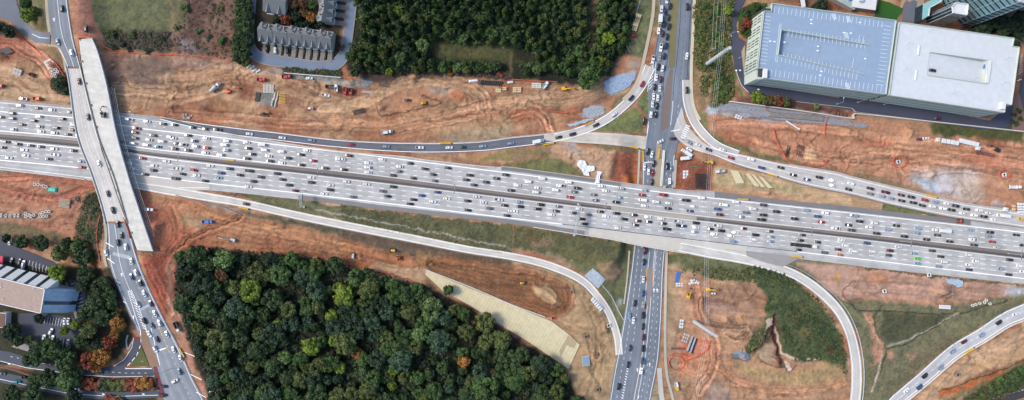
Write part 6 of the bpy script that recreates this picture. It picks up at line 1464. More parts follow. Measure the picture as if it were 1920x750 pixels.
def stalls(p0, p1, n, dx, dy, w=.16, z=hD+.02):
    a = loc2(*p0); b = loc2(*p1); c = loc2(p0[0]+dx, p0[1]+dy); e = (c[0]-a[0], c[1]-a[1]); L = math.hypot(*e)
    for i in range(n):
        t = i/(n-1); x = a[0]*(1-t)+b[0]*t+e[0]/2; y = a[1]*(1-t)+b[1]*t+e[1]/2; mb.box((x, y, z), (L, w, .012), math.atan2(e[1], e[0]))
stalls((1453,12),(1655,40),26,-1.5,12); stalls((1447,130),(1653,160),26,-1.8,13)
stalls((1433,30),(1424,118),14,13,2); stalls((1657,48),(1643,158),16,14,2)
stalls((1480,54),(1620,75),20,-1,8); stalls((1478,60),(1622,82),20,-1,9); stalls((1470,98),(1608,132),20,-1,8); stalls((1466,107),(1606,141),20,-1,9)
stalls((1652,47),(1653,48),2,1,2)
for (x0, y0, x1, y1) in ((1462,44,1454,114),(1465,44,1457,116),(1612,66,1606,90),(1620,68,1614,92),(1454,114,1457,116),(1597,128,1601,108)): 
    a = loc2(x0,y0); b = loc2(x1,y1); mb.box(((a[0]+b[0])/2,(a[1]+b[1])/2,hD+.02), (math.dist(a,b),.16,.012), math.atan2(b[1]-a[1], b[0]-a[0]))
for (x, y) in ((1521,37),(1521,44),(1444,77),(1452,78),(1534,87),(1533,95),(1540,134),(1538,141),(1582,61),(1595,62),(1612,42),(1471,79),(1622,110)):
    a = loc2(x, y); mb.box((a[0],a[1],hD+.02), (1.5,.7,.012)); 
for cx, cy in ((1564,31),(1591,36),(1587,66),(1589,161)):
    for i in range(5): a = loc2(cx-3+i*1.5, cy); mb.box((a[0],a[1],hD+.023), (.16,4.4,.012), .4)
mb.build('roof_slab', [M['deck_blue'], M['paint_w']], D1)
# white deck
D2 = empty('parking_deck', loc, rz, 'large parking deck with pale white concrete roof and two cars', 'parking deck')
O2 = [loc2(*p) for p in ((1685,42),(1900,72),(1897,87),(1910,89),(1895,197),(1884,195),(1882,211),(1666,178.5))]
H2 = [loc2(*p) for p in ((1743,98),(1850,113),(1848,157),(1738,141))]
mb = MB(); slab_with_hole(mb, O2, H2, hD-.5, hD); mb.build('roof_slab', M['deck_white'], D2)
mb = MB(); q = [(O2[0][0]+1.2,O2[0][1]-1.2),(O2[1][0]-1.5,O2[1][1]-1.2),(O2[4][0]-1.5,O2[4][1]+1),(O2[7][0]+1.2,O2[7][1]+1.2)]; slab_with_hole(mb, q, [(H2[0][0]-.8,H2[0][1]+.8),(H2[1][0]+.5,H2[1][1]+.8),(H2[2][0]+.5,H2[2][1]-.8),(H2[3][0]-.8,H2[3][1]-.8)], 0, hD-.5); mb.build('interior', M['dark_int'], D2)
railing(O2, hD+.003, 1.0, .35, M['green_panel'], D2)
for lv in range(7): railing(O2, lv*3.35+1.6, 1.35, .5, M['green_panel'] if lv % 2 == 0 else M['stripe'], D2, 'spandrel')
mb = MB(); zz = [hD-.3, hD-3.0, hD-3.0, hD-.3]; mb.add([(H2[i][0], H2[i][1], zz[i]) for i in range(4)], [(3,2,1,0)]); mb.build('inner_ramp', M['deck_white'], D2)
railing([H2[0], H2[1], H2[2], H2[3]], hD+.004, 1.0, .3, M['green_panel'], D2, 'inner_parapet', False)
mb = MB()
for a, b, za, zb_ in ((H2[0],H2[1],.3,3.),(H2[3],H2[2],.3,3.),(H2[1],H2[2],3.,3.)):
    mb.add([(a[0],a[1],hD-.02),(b[0],b[1],hD-.02),(b[0],b[1],hD-zb_-.2),(a[0],a[1],hD-za-.2)], [(0,1,2,3)])
mb.build('inner_wall', M['green_panel'], D2)
mb = MB()
for (x, y) in ((1722,95),(1717,141)):
    a = loc2(x, y); mb.box((a[0],a[1],hD+.35), (1.2,7,.7), bev=.2)
mb.build('roof_kerb', M['white'], D2)
for (x, y, r_) in ((1698,85,2.7),(1693,132,2.7),(1783,175,2.2),(1882,112,2.7),(1876,158,2.7),(1741,60,2.2),(1821,149,2)):
    a = loc2(x, y); mb = MB(); mb.cyl((a[0],a[1],hD), (a[0],a[1],hD+6), .1, .07, 6); mb.cyl((a[0]-1.2,a[1],hD+6), (a[0]+1.2,a[1],hD+6), .05, n=5); mb.box((a[0]-1.4,a[1],hD+6), (.9,.5,.2)); mb.box((a[0]+1.4,a[1],hD+6), (.9,.5,.2)); mb.build('roof_lamp', M['steel'], D2)
mb = MB(); a = loc2(1852,135); mb.box((a[0],a[1],hD+.5), (2.4,16,.9), bev=.1); a = loc2(1877,199); mb.box((a[0],a[1],hD+1.2), (3,5,2.4), bev=.1); mb.build('stair_head', M['white'], D2)
a = P2W(1847,125,22); t = empty('portable_toilet', (a[0],a[1],hD-2.7), rz, 'blue portable cabin in the sunken part of white deck roof', 'cabin'); mb = MB(); mb.box((0,0,1.1), (1.6,3,2.2), bev=.1); mb.build('cabin', M['blue'], t)
mb = MB(); mb.box((0,0,2.26), (1.8,3.2,.12)); mb.build('cabin_roof', M['white'], t)
put_late = [(1749,132,'suv','black suv parked in the sunken part of the white deck roof', hD-.55)]
x, y, _ = P2W(1749,132,hD); dup(PROTO['u'], (x, y, hD-.9), rz, 'black suv parked alone in the sunken white deck roof', alb((30,32,38)), group='vehicles on the parking decks')
# small round planters under the decks
mbp = None
for i in range(7):
    x_, y_ = 1430+i*22.5*.999, 159+i*3.1; t = empty('street_planter', W(x_, y_, .2), 0, '%s round planter from left along the foot of the blue deck' % ['first','second','third','fourth','fifth','sixth','seventh'][i], 'planter', 'planters at the foot of the blue deck')
    mb = MB(); mb.cyl((0,0,0), (0,0,.5), 1.0, 1.2, 10); mb.build('pot', M['conc'], t); v, f, c = crown(60+i % 2, lobes=6, leaves=120, ls=.15); o = fastmesh('foliage', v*1.2+np.array([0,0,.3]), f, M['leaf'], c, False, t); o.color = (*alb((70,80,50)), 1)
# stair tower behind and glass tower
M['glassb'] = mat('teal_curtain_glass', (128,166,176), .2, .2, .12, bump=.0)
M['glassd'] = mat('dark_curtain_glass', (44,62,72), .12, .25, .15)
hT = 52.
def tower(name, label, cat, base, h, roofm, facem, floors, mull, parts=('facade','floor_band','mullion','roof')):
    pts = [W(px, py)[:2] for px, py in base]; t = empty(name, (pts[0][0], pts[0][1], 0), 0, label, cat); q = [(p[0]-pts[0][0], p[1]-pts[0][1]) for p in pts]
    mb = MB(); mb.prism(q, 0, h); mb.build('facade', facem, t); n = len(q); ar = sum(q[i][0]*q[(i+1) % n][1]-q[(i+1) % n][0]*q[i][1] for i in range(n)); sg = 1 if ar > 0 else -1
    mb = MB(); m2 = MB()
    for i in range(n):
        a = Vector((*q[i], 0)); b = Vector((*q[(i+1) % n], 0)); d = (b-a); L = d.length; ang = math.atan2(d.y, d.x); nn = Vector((d.y, -d.x, 0)).normalized()*sg*.12
        for f_ in range(floors):
            c = (a+b)/2+nn; mb.box((c.x, c.y, h*(f_+.5)/floors), (L, .3, h/floors*.22), ang)
        nm = max(1, int(L/mull))
        for j in range(nm+1):
            c = a+d*(j/nm)+nn*1.6; m2.box((c.x, c.y, h/2), (.25, .3, h), ang)
    mb.build('floor_band', M['glassd'], t); m2.build('mullion', M['steel'], t)
    mb = MB(); mb.prism(q, h, h+.4); mb.build('roof', roofm, t); railing(q, h+.4, 1., .4, M['white'], t); return t
tower('office_tower', 'tall teal glass office tower at the upper right corner', 'office tower', [(1745,-40),(1768,10),(1801,46),(1817,50),(1990,-25),(1960,-140),(1780,-140)], hT, M['conc'], M['glassb'], 12, 5.5)
tower('stair_tower', 'white roofed stair tower with dark slatted side behind white deck', 'tower', [(1736,34),(1738,45),(1762,49),(1764,30),(1742,27)], 26, M['white'], M['glassd'], 2, 1.6)
t = empty('entrance_canopy', W(1732,30), 0, 'turquoise flat roofed entrance hall left of the glass tower', 'canopy')
w0 = W(1732,30); loc_ = lambda px, py, z: (P2W(px, py, z)[0]-w0.x, P2W(px, py, z)[1]-w0.y)
q = [loc_(*p, 9) for p in ((1729,37),(1731,8),(1763,-8),(1764,3),(1742,15),(1740,30))]; mb = MB(); mb.prism(q, 0, 9); mb.build('hall', M['glassd'], t); mb = MB(); mb.prism([(p[0]*1.02,p[1]*1.02) for p in q], 9, 9.5); mb.build('roof', mat('turquoise_roof', (150,205,205), .5, .05, .3), t); railing(q[2:6], 9.5, .5, .5, M['white'], t, 'roof_edge', False)
t = empty('small_building', W(1612,8), -.14, 'small white roofed block at the top edge between lawn and blue deck', 'building'); mb = MB(); mb.box((0,3,3), (17,16,6)); mb.build('wall', M['conc'], t); mb = MB(); mb.box((0,3,6.2), (17.6,16.6,.4)); mb.build('roof', M['white'], t); mb = MB(); mb.box((-3,1,7.2), (3,4,1.6), bev=.1); mb.box((3,4,7), (4,2,1.2), bev=.1); mb.build('roof_unit', M['steel'], t)
t = empty('small_building', W(1577,4), -.3, 'pale block with blue skylight at the top edge above the blue deck', 'building'); mb = MB(); mb.box((0,3,2.5), (20,12,5), -.2); mb.build('wall', M['conc'], t); mb = MB(); mb.box((0,3,5.2), (20.5,12.5,.4), -.2); mb.build('roof', M['stripe'], t); mb = MB(); mb.box((3,3,5.8), (4,6,.8), .5, (.6,.9)); mb.build('skylight', M['blue'], t)
t = empty('footbridge', W(1506,4), 0, 'white covered walkway at the top edge above the blue deck', 'walkway'); mb = MB(); mb.box((-3,4,4), (3,18,.4), .15); mb.build('walkway_roof', M['white'], t); mb = MB(); [mb.cyl((-3+s,4+j*6,0), (-3+s,4+j*6,3.8), .15) for s in (-1,1) for j in (-1,0,1)]; mb.build('post', M['steel'], t)
# terraced office in the lower left
hO = 19.; x0, y0, _ = P2W(85, 542, hO); t = empty('office_building', (x0,y0,0), math.radians(-13.8), 'office with brown gravel roof, white slatted side and blue glass end', 'office building')
ox = lambda px, py: ((lambda dx, dy, a: (dx*math.cos(a)-dy*math.sin(a), dx*math.sin(a)+dy*math.cos(a)))(P2W(px,py,hO)[0]-x0, P2W(px,py,hO)[1]-y0, math.radians(13.8)))
q = [(-70,0),(0,0),ox(77,587),(-70,ox(77,587)[1]-1)]; mb = MB(); mb.prism(q, 0, hO); mb.build('wall', M['conc'], t)
mb = MB(); mb.prism([(p[0]*.995-.1, p[1]*.98-.2) for p in q], hO+.004, hO+.3); mb.build('gravel_roof', mat('brown_roof_gravel', (186,162,148), .95, .15, .9, bump=.3), t); railing(q, hO+.0, .8, .5, M['white'], t)
mb = MB(); md_ = MB(); yS = q[2][1]
for i in range(16):                                                                # raked white fins and dark slots on the long side
    x = -2.2-i*4.3
    v_ = 2.85 if i % 2 == 0 else 1.35; (mb if i % 2 == 0 else md_).add([(x-v_,.1,hO-.3),(x+v_,.1,hO-.3),(x+v_,6.2,8),(x-v_,6.2,8),(x-v_,.1,7),(x+v_,.1,7)], [(1,0,3,2),(0,4,3),(1,2,5),(4,5,2,3),(0,1,5,4)])
mb.build('raked_fin', M['white'], t); md_.build('raked_glazing', M['glassd'], t)
mb = MB(); md_ = MB(); n_ = 6
for i in range(n_):
    a = yS*i/n_; b = yS*(i+1)/n_
    (mb if i != 3 else md_).add([(.1,a,hO-.3),(.1,b,hO-.3),(13,b*.98,2),(13,a*.98,2),(.1,a,0),(.1,b,0)], [(0,1,2,3)[::-1],(0,3,4),(1,5,2),(4,3,2,5)])
mb.build('sloped_glazing', mat('blue_sloped_panel', (170,196,220), .5, .18, .3), t); md_.build('dark_glazing', M['glassd'], t)
mb = MB(); [mb.box((6.5, yS*i/n_, 10.6), (14.5,.25,.3), 0, ry=math.atan2(17,13)) for i in range(n_+1)]; mb.build('glazing_bar', M['steel'], t)
mb = MB(); mb.box((-40,-8,hO+1), (8,5,1.6), bev=.1); mb.build('roof_unit', M['white'], t)
mb = MB(); random.seed(2); [mb.box((-5-random.random()*60, yS*random.random()*.9, hO+.5), (1,.7,.5)) for _ in range(14)]; mb.build('roof_vent', M['steel'], t)
t = empty('covered_entrance', W(15,598), -.05, 'brown topped entrance block with white edges below the office', 'building'); mb = MB(); mb.box((0,0,2.5), (5,11,5)); mb.build('wall', M['white'], t); mb = MB(); mb.box((0,0,5.1), (4.2,10.2,.2)); mb.build('roof', M['rust'], t)
t = empty('entrance_awning', W(5,678/1-190), 0, 'bright pink red awning at the left edge', 'awning'); mb = MB(); mb.box((0,0,3), (5.5,7,.3), -.1, (.9,.9)); mb.build('canvas', mat('pink_canvas', (225,50,95), .7, .06, 1), t); mb = MB(); [mb.cyl((a,b,0),(a,b,2.9),.08,n=6) for a in (-2.3,2.3) for b in (-3,3)]; mb.build('post', M['steel'], t)
# townhouses
M['shingle'] = mat('grey_shingle', (106,112,116), .9, .12, .8, bump=.2); M['brickw'] = mat('pale_siding', (178,176,172), .85, .1, 1); M['shingle2'] = mat('sunlit_tone_shingle', (132,134,134), .9, .12, .8)  # shingle2: brightness of the sunlit north slopes put into the roof colour
M['hedge'] = mat('hedge_green', (62,66,46), .9, .3, 2)
def townhouses(px, py, ang, L, Dp, units, label, h=7.5, rh=4., drive=1):
    x, y, _ = P2W(px, py, h); t = empty('townhouse_row', (x,y,0), math.radians(ang), label, 'townhouses'); u = L/units
    mb = MB(); mb.box((L/2,-Dp/2,h/2), (L-.6,Dp-.8,h)); mb.build('wall', M['brickw'], t)
    ra = MB(); rb = MB(); ga = MB(); gw = MB(); gd = MB(); ch = MB()
    for i in range(units):
        a = u*i; b = a+u; s = (i % 2)*1.3; n0 = -s; rg = -Dp*.42-s*.5
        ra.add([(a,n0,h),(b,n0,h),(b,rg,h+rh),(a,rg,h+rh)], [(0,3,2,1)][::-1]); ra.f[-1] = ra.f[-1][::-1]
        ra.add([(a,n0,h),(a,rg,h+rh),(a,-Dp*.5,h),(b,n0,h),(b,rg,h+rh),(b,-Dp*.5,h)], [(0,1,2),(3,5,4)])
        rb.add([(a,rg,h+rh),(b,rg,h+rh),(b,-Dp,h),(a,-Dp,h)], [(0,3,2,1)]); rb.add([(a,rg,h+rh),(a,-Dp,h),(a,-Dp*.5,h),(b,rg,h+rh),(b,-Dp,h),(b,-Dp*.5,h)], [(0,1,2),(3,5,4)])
        c = a+u*.45                                                                     # gable over each bay
        for y0, y1, sg in ((-Dp-.4,-Dp*.66,1),(n0+.3,rg*.55,1)):
            ga = MB(); ga.add([(c-1.9,y0,h),(c+1.9,y0,h),(c,y0,h+2.3),(c,y1,h+2.6),(c-1.9,y1,h+.6),(c+1.9,y1,h+.6)], [(0,1,2),(0,2,3,4),(1,5,3,2)]); ga.build('gable', M['shingle2'], t)
        gw = MB(); gd = MB(); ch = MB(); gw.box((c,-Dp-.3,h-1.5), (2.2,.2,1.8)); gw.box((c,-Dp+.2,h+.0), (1.5,.6,.7)); ch.box((c+u*.3,rg+1.5,h+rh-.6), (.9,.9,2.0))
        gd.box((c,-Dp+.15,1.2), (u*.62,.7,2.4)); gw.build('window', M['glassd'], t); gd.build('garage_door', M['white'], t); ch.build('chimney', M['rust'], t)
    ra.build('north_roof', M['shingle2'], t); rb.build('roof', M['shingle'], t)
    if drive:
        for i in range(units):
            mb = MB(); hd = MB(); mb.box((u*(i+.45),-Dp-4.2,.2), (u*.62,8,.12)); hd.box((u*(i+.92),-Dp-3.2,.45), (u*.16,5.5,.8), bev=.2); mb.build('driveway', M['conc_dark'], t); hd.build('hedge', M['hedge'], t)
    return t
townhouses(488, 42, -7.0, 54.5, 13.5, 10, 'row of grey roofed townhouses facing the curved street')
townhouses(500, -22, -10, 17, 17, 2, 'partly visible grey roofed townhouses at the top, left of the brown trees', drive=0)
t = townhouses(594, 40, 83, 30, 11, 5, 'partly visible grey roofed townhouses at top right of the brown trees', drive=1)
# ---------- construction plant
def put(name, tile, x, y, ang, label, cat, dz=.15, group=None): return empty(name, W(*T1(tile, x, y), dz), math.radians(ang), label, cat, group)
def tracks(t, L=3.6, w=2.6):
    for s in (-1, 1):
        mb = MB(); mb.box((0,s*(w/2-.3),.4), (L,.6,.8), bev=.25); mb.build('track', M['black'], t)
def excavator(tile, x, y, ang, label, m, reach=1., arm=0):
    t = put('excavator', tile, x, y, ang, label, 'excavator'); tracks(t)
    mb = MB(); mb.box((-.5,0,1.5), (3.6,2.6,1.3), bev=.25); mb.build('body', m, t); mb = MB(); mb.box((.7,.8,2.2), (1.5,1.0,1.6), bev=.15); c = mb.build('cab', m, t); mb = MB(); mb.box((.75,.8,2.6), (1.56,1.06,.7), bev=.05); mb.box((.7,.8,3.02), (1.1,.7,.03)); mb.build('cab_window', M['glass'], c)
    mb = MB(); mb.cyl((.8,-.3,1.6), (3.4*reach,-.3,4.6), .32, .26, 6); mb.build('boom', m, t); mb = MB(); mb.cyl((3.4*reach,-.3,4.6), (6.4*reach,-.3,2.0), .24, .18, 6); mb.build('stick', m, t); mb = MB(); mb.box((6.6*reach,-.3,1.2), (1.0,1.2,1.1), 0, (.7,1), bev=.1); mb.build('bucket', M['dark_steel'], t)
    mb = MB(); mb.cyl((1.4,-.3,1.5), (2.6*reach,-.3,3.4), .1); mb.build('hydraulic_ram', M['steel'], t); return t
def truck(tile, x, y, ang, label, cabm, bedm, L=7.5, kind='dump_truck', cat='dump truck'):
    t = put(kind, tile, x, y, ang, label, cat)
    mb = MB(); mb.box((L*.36,0,1.7), (2.2,2.4,2.2), 0, (.8,.9), bev=.2); mb.box((L*.5,0,1.2), (1.2,2.1,1.2), bev=.2); c = mb.build('cab', cabm, t); mb = MB(); mb.box((L*.42,0,2.2), (1.3,2.2,.7)); mb.build('windshield', M['glass'], c)
    mb = MB(); mb.box((0,0,.9), (L,1.0,.3)); mb.build('chassis', M['dark_steel'], t)
    mb = MB(); Lb_ = L*.6; xc = -L*.18
    mb.box((xc,0,1.3), (Lb_,2.5,.2)); [mb.box((xc,s*1.2,1.9), (Lb_,.12,1.2)) for s in (-1,1)]; [mb.box((xc+s*Lb_/2,0,1.9), (.12,2.5,1.2)) for s in (-1,1)]; mb.build('bed', bedm, t)
    for x_ in (L*.38, -L*.2, -L*.36):
        for s in (-1, 1): mb = MB(); mb.cyl((x_,s*.85,.5), (x_,s*1.25,.5), .5, n=12); mb.build('wheel', M['black'], t)
    return t
def loader(tile, x, y, ang, label, m, kind='bulldozer', cat='bulldozer'):
    t = put(kind, tile, x, y, ang, label, cat); tracks(t, 3.4, 2.6)
    mb = MB(); mb.box((.3,0,1.2), (3.2,1.5,1.2), bev=.2); mb.build('body', m, t); mb = MB(); mb.box((-.6,0,2.2), (1.4,1.4,1.4), bev=.1); mb.build('cab', M['glass'], t); mb = MB(); mb.box((-.6,0,2.95), (1.6,1.6,.12)); mb.build('cab_roof', m, t)
    mb = MB(); mb.box((2.6,0,.7), (.3,3.2,1.3), bev=.1); mb.build('blade', M['dark_steel'], t); return t
def roller(tile, x, y, ang, label):
    t = put('road_roller', tile, x, y, ang, label, 'road roller'); mb = MB(); mb.cyl((2,-1.1,.8), (2,1.1,.8), .8, n=16); mb.build('drum', M['steel'], t); mb = MB(); mb.box((-.4,0,1.2), (3,1.7,1.2), bev=.2); mb.box((1.9,0,1.4),(2.0,.5,.3)); mb.build('body', M['orangep'], t); mb = MB(); mb.box((.3,0,2.6), (1.6,1.6,.15)); mb.build('canopy', M['white'], t)
    for s in (-1, 1): mb = MB(); mb.cyl((-1.6,s*.7,.7), (-1.6,s*1.1,.7), .7, n=12); mb.build('wheel', M['black'], t)
truck('A1', 255, 495, 45, 'white tanker truck parked on the tan dirt', M['white'], M['steel'], 8.5, 'tanker_truck', 'truck')
mb = MB(); mb.cyl((-4.2,0,2.3), (1.2,0,2.3), 1.15, n=14); mb.build('tank', M['steel'], bpy.data.objects['tanker_truck'])
excavator('A1', 330, 515, 18, 'orange red excavator reaching right over reddish dirt', M['orangep'], 1.3)
truck('A1', 515, 450, 0, 'red dump truck above the stacked pipes', M['redp'], M['redp'], 6); truck('A1', 655, 433, 5, 'red dump truck at the left end of the grey wall', M['redp'], M['redp'], 6.5)
roller('A1', 785, 612, 0, 'orange roller with white canopy on the haul road')
truck('A1', 935, 500, 90, 'white lorry beside the brown container', M['white'], M['white'], 5, 'small_truck', 'truck')
truck('A2', 25, 512, -90, 'bright red truck left of the haul road start', M['redp'], M['redp'], 5); truck('A2', 57, 515, -90, 'darker red truck beside the bright red one', M['redp'], M['rust'], 4.5)
truck('A2', 256, 744, 8, 'white truck on the dirt edge above the collector ramp', M['white'], M['white'], 8, 'flatbed_truck', 'truck')
loader('A2', 462, 583, 10, 'small yellow bulldozer below the brown trench wall', M['yellow'])
excavator('A3', 295, 500, 0, 'yellow excavator below the upper forest', M['yellow'], 1.25)
truck('A3', 186, 482, 50, 'white truck beside the lumber stack under the upper forest', M['white'], M['white'], 6, 'small_truck', 'truck')
truck('B1', 215, 497, 0, 'blue cab flatbed truck on the lower left dirt', M['blue'], M['blue'], 8, 'flatbed_truck', 'truck')
excavator('B1', 352, 600, 170, 'grey excavator with long boom above the lower forest edge', M['steel'], 1.7)
loader('B2', 295, 658, 180, 'yellow bulldozer on brown dirt above the red one', M['ywood']); loader('B2', 320, 702, 0, 'orange red bulldozer on brown dirt below the yellow one', M['orangep'])
loader('B2', 70, 690, 90, 'small grey loader on the brown dirt', M['steel'], 'skid_loader', 'loader')
loader('C3', 55, 90, 0, 'tan bulldozer on the brown graded loop', M['ywood'])
excavator('C4', 145, 125, 0, 'yellow excavator reaching right above the excavated basin', M['yellow'], 1.15); excavator('C4', 30, 160, 75, 'yellow excavator left of the excavated basin', M['yellow'], .8)
excavator('A0', 585, 640, 95, 'black excavator standing on the new bridge deck', M['dark_steel'], .9).location.z = 6.95
x_, y_, _ = P2W(*T1('A0', 585, 645), 7.2); bpy.data.objects[[o.name for o in bpy.data.objects if o.get('label') == 'black excavator standing on the new bridge deck'][0]].location = (x_, y_, 6.92)
truck('C1', 42, 335, -65, 'white cab dump truck with dark bed on red dirt', M['white'], M['dark_steel'], 8)
loader('B5', 590, 493, 10, 'orange loader on the grey shoulder gore', M['orangep'], 'skid_loader', 'loader')
truck('C3', 922, 668, -75, 'white and yellow truck at the lower edge of crossroad site', M['yellow'], M['white'], 6)
truck('A0', 8, 486, 0, 'red truck at the left edge dirt', M['redp'], M['redp'], 5); loader('A0', 180, 420, -20, 'rusty brown loader beside the formwork stacks', M['rust'], 'skid_loader', 'loader')
excavator('B5', 800, 92, 150, 'dark blue excavator on red dirt at upper right', M['dark_steel'], .7)
truck('B5', 900, 302, 0, 'long white trailer on the far right dirt', M['white'], M['white'], 9, 'flatbed_truck', 'truck')
truck('A0', 217, 557, 0, 'orange work truck above the highway left of bridges', M['orangep'], M['orangep'], 5, 'work_truck', 'truck')
truck('B3', 0+1000, -400, 0, 'x', M['white'], M['white']) if False else None
# semi trailers on the highway
def semi(px, py, ang, L, label, cabm, boxm, flat=False):
    t = empty('semi_truck', P2W(px, py, .06), ang, label, 'semi truck', 'vehicles on the highway'); mb = MB(); mb.box((L/2-1.3,0,1.9), (2.6,2.3,2.6), 0, (.85,.92), bev=.2); mb.box((L/2-.2,0,1.2), (1.6,2.0,1.3), bev=.2); c = mb.build('cab', cabm, t); mb = MB(); mb.box((L/2-.35,0,2.5), (.5,2.0,.7)); mb.build('windshield', M['glass'], c)
    mb = MB(); mb.box((-1.8,0,2.4 if not flat else 1.3), (L-5,2.5,2.8 if not flat else .5), bev=.06); mb.build('trailer', boxm, t)
    for x in (L/2-1, L/2-3.6, -L/2+2, -L/2+3.2):
        for s in (-1, 1): mb = MB(); mb.cyl((x,s*.8,.5), (x,s*1.2,.5), .5, n=10); mb.build('wheel', M['black'], t)
    if flat: mb = MB(); [mb.box((x,0,2.0), (3.6,1.9,1.1), bev=.3) for x in (-5.5,-1.2,2.6)]; mb.build('cargo', M['dark_steel'], t)
semi(*T1('B5', 490, 547), math.pi-.1, 13, 'long white box trailer in the upper lanes right of the crossroad', M['white'], M['white']); semi(*T1('B4', 672, 630), -.1, 20, 'long dark flatbed semi with white cab in lower lanes', M['white'], M['dark_steel'], True)
# ---------- stacks and materials
def stack(name, tile, x, y, ang, label, cat, m, rows, item, group=None, dz=.15, mode='bars'):
    t = put(name, tile, x, y, ang, label, cat, dz, group); n, gap = rows; mb = None
    for i in range(n):
        mb = MB(); yy = (i-(n-1)/2)*gap
        if mode == 'bars': mb.box((0,yy,item[2]/2), item)
        elif mode == 'pipe': mb.cyl((-item[0]/2,yy,item[1]/2), (item[0]/2,yy,item[1]/2), item[1]/2, n=10)
        elif mode == 'ring': mb.tube_ring((yy,0,0), item[0], item[0]*.62, item[1])
        mb.build({'bars':'beam','pipe':'pipe','ring':'ring'}[mode], m, t)
    return t
ORDn = 'first second third fourth fifth sixth seventh eighth ninth tenth eleventh twelfth'.split()
for i, (x, y) in enumerate(((530,500),(545,500),(560,500),(575,502))): stack('concrete_pile_stack', 'A1', x, y, 90, '%s stack of white concrete piles from left in pile yard' % ORDn[i], 'pile stack', M['conc_white'], (2,.9), (6.5,.55,.6), 'concrete pile stacks')
for i, (x, y) in enumerate(((572,575),(585,540),(590,580),(600,545))): stack('concrete_pile_stack', 'A1', x, y, 80, '%s small stack of pale piles right of the gravel pad' % ORDn[i], 'pile stack', M['conc_white'], (1,.9), (6,.6,.6), 'concrete pile stacks')
stack('timber_stack', 'A1', 628, 555, 5, 'stack of yellow timbers on the red dirt', 'timber', M['ywood'], (7,1.15), (4.6,.45,.5))
stack('dark_timber_stack', 'A1', 490, 545, 80, 'dark timber stack left of the white piles', 'timber', M['dark_steel'], (4,.9), (7,.5,.6)); stack('rebar_bundle', 'A1', 780, 489, -2, 'grey steel beams below the parked white car', 'steel beams', M['dark_steel'], (3,.8), (9.5,.4,.4))
stack('steel_beam_stack', 'A1', 810, 528, -15, 'short brown beams near the roller', 'steel beams', M['rust'], (3,.8), (5,.4,.4)); stack('steel_beam_stack', 'A2', 100, 628, 15, 'dark steel beams left of the haul road loop', 'steel beams', M['dark_steel'], (4,1.0), (9,.5,.5)); stack('steel_beam_stack', 'A2', 145, 518, -5, 'grey beams right of the red trucks', 'steel beams', M['steel'], (2,.8), (8,.4,.4))
stack('steel_beam_stack', 'A2', 215, 445, -8, 'long dark rails under the upper forest edge, longest row', 'steel beams', M['dark_steel'], (4,1.3), (24,.4,.4)); stack('steel_beam_stack', 'A2', 240, 478, -8, 'dark beams on grey pad below the long rails', 'steel beams', M['dark_steel'], (3,1.), (8,.5,.5)); stack('steel_beam_stack', 'A2', 415, 440, 12, 'dark rails tilted beside the haul road top', 'steel beams', M['dark_steel'], (3,1.), (7,.4,.4))
for i in range(12): stack('black_pipe_bundle', 'A2', 785+i*10.5, 465+i*.6, 70, '%s black pipe from left under the upper forest' % ORDn[i], 'pipe', M['black'], (1,1), (3.8,1.0,1), 'black pipes under the upper forest', mode='pipe')
o = put('white_tarpaulin', 'A2', 745, 455, 5, 'white covered pile left of the black pipes', 'tarpaulin'); mb = MB(); mb.box((0,0,.8), (7.5,2.4,1.5), 0, (.8,.6), bev=.3); mb.build('sheet', M['tarp'], o)
o = put('white_tarpaulin', 'A2', 952, 463, 5, 'white covered bundle right of the black pipes', 'tarpaulin'); mb = MB(); mb.box((0,0,.6), (4.5,1.8,1.1), 0, (.8,.6), bev=.3); mb.build('sheet', M['tarp'], o)
def blocks(tile, x, y, ang, nx, ny, sx, sy, size, label, m, name='block_stack', cat='block stack', h=1.):
    t = put(name, tile, x, y, ang, label, cat); n = 0
    for i in range(nx):
        for j in range(ny):
            mb = MB(); mb.box(((i-(nx-1)/2)*sx, (j-(ny-1)/2)*sy, h/2), (size[0], size[1], h*random.uniform(.8,1.1)), random.uniform(-.06,.06), bev=.06); mb.build('bundle', m, t)
    return t
blocks('A2', 884, 510, 0, 1, 2, 1, 1.4, (4.2,1.2), 'lumber bundles left pair under the upper forest', M['wood']); blocks('A2', 918, 500, 0, 1, 2, 1, 1.3, (3,1), 'small lumber bundles in the middle under upper forest', M['wood']); blocks('A3', 28, 506, 0, 2, 3, 3.3, 1.4, (3,1.2), 'lumber bundles in two columns at the dirt road', M['wood'])
blocks('A3', 137, 482, -3, 3, 3, 2.4, 1.3, (2.2,1.1), 'white lumber bundles in a tight grid', M['conc_white']); blocks('A3', 699, 128, 72, 4, 3, 3.3, 1.3, (3,1.1), 'lumber bundles on the grass beside the crossroad', M['wood'])
blocks('A0', 102, 405, -20, 3, 2, 2.2, 2.4, (2,2.2), 'grey formwork stacks on the left dirt', M['conc']); blocks('A0', 285, 360, 30, 4, 3, 1.7, 2.4, (1.5,2.2), 'white formwork panels beside the orange fence', M['conc_white'])
for i, (x, y) in enumerate(((300,395),(318,392),(292,410),(312,415),(328,405),(298,428),(318,430))): stack('concrete_ring', 'A0', x, y, 0, '%s concrete ring in the heap beside the old bridge' % ORDn[i], 'concrete ring', M['conc_white'], (1,1), (1.1,.8), 'concrete rings beside the old bridge', mode='ring')
for i, (x, y) in enumerate(((200,286),(218,288),(236,286),(250,297),(264,302))): stack('concrete_ring', 'B0', x, y, 0, '%s concrete ring left of the teal sheet' % ORDn[i], 'concrete ring', M['conc_white'], (1,1), (1.2,.8), 'concrete rings by the teal sheet', mode='ring')
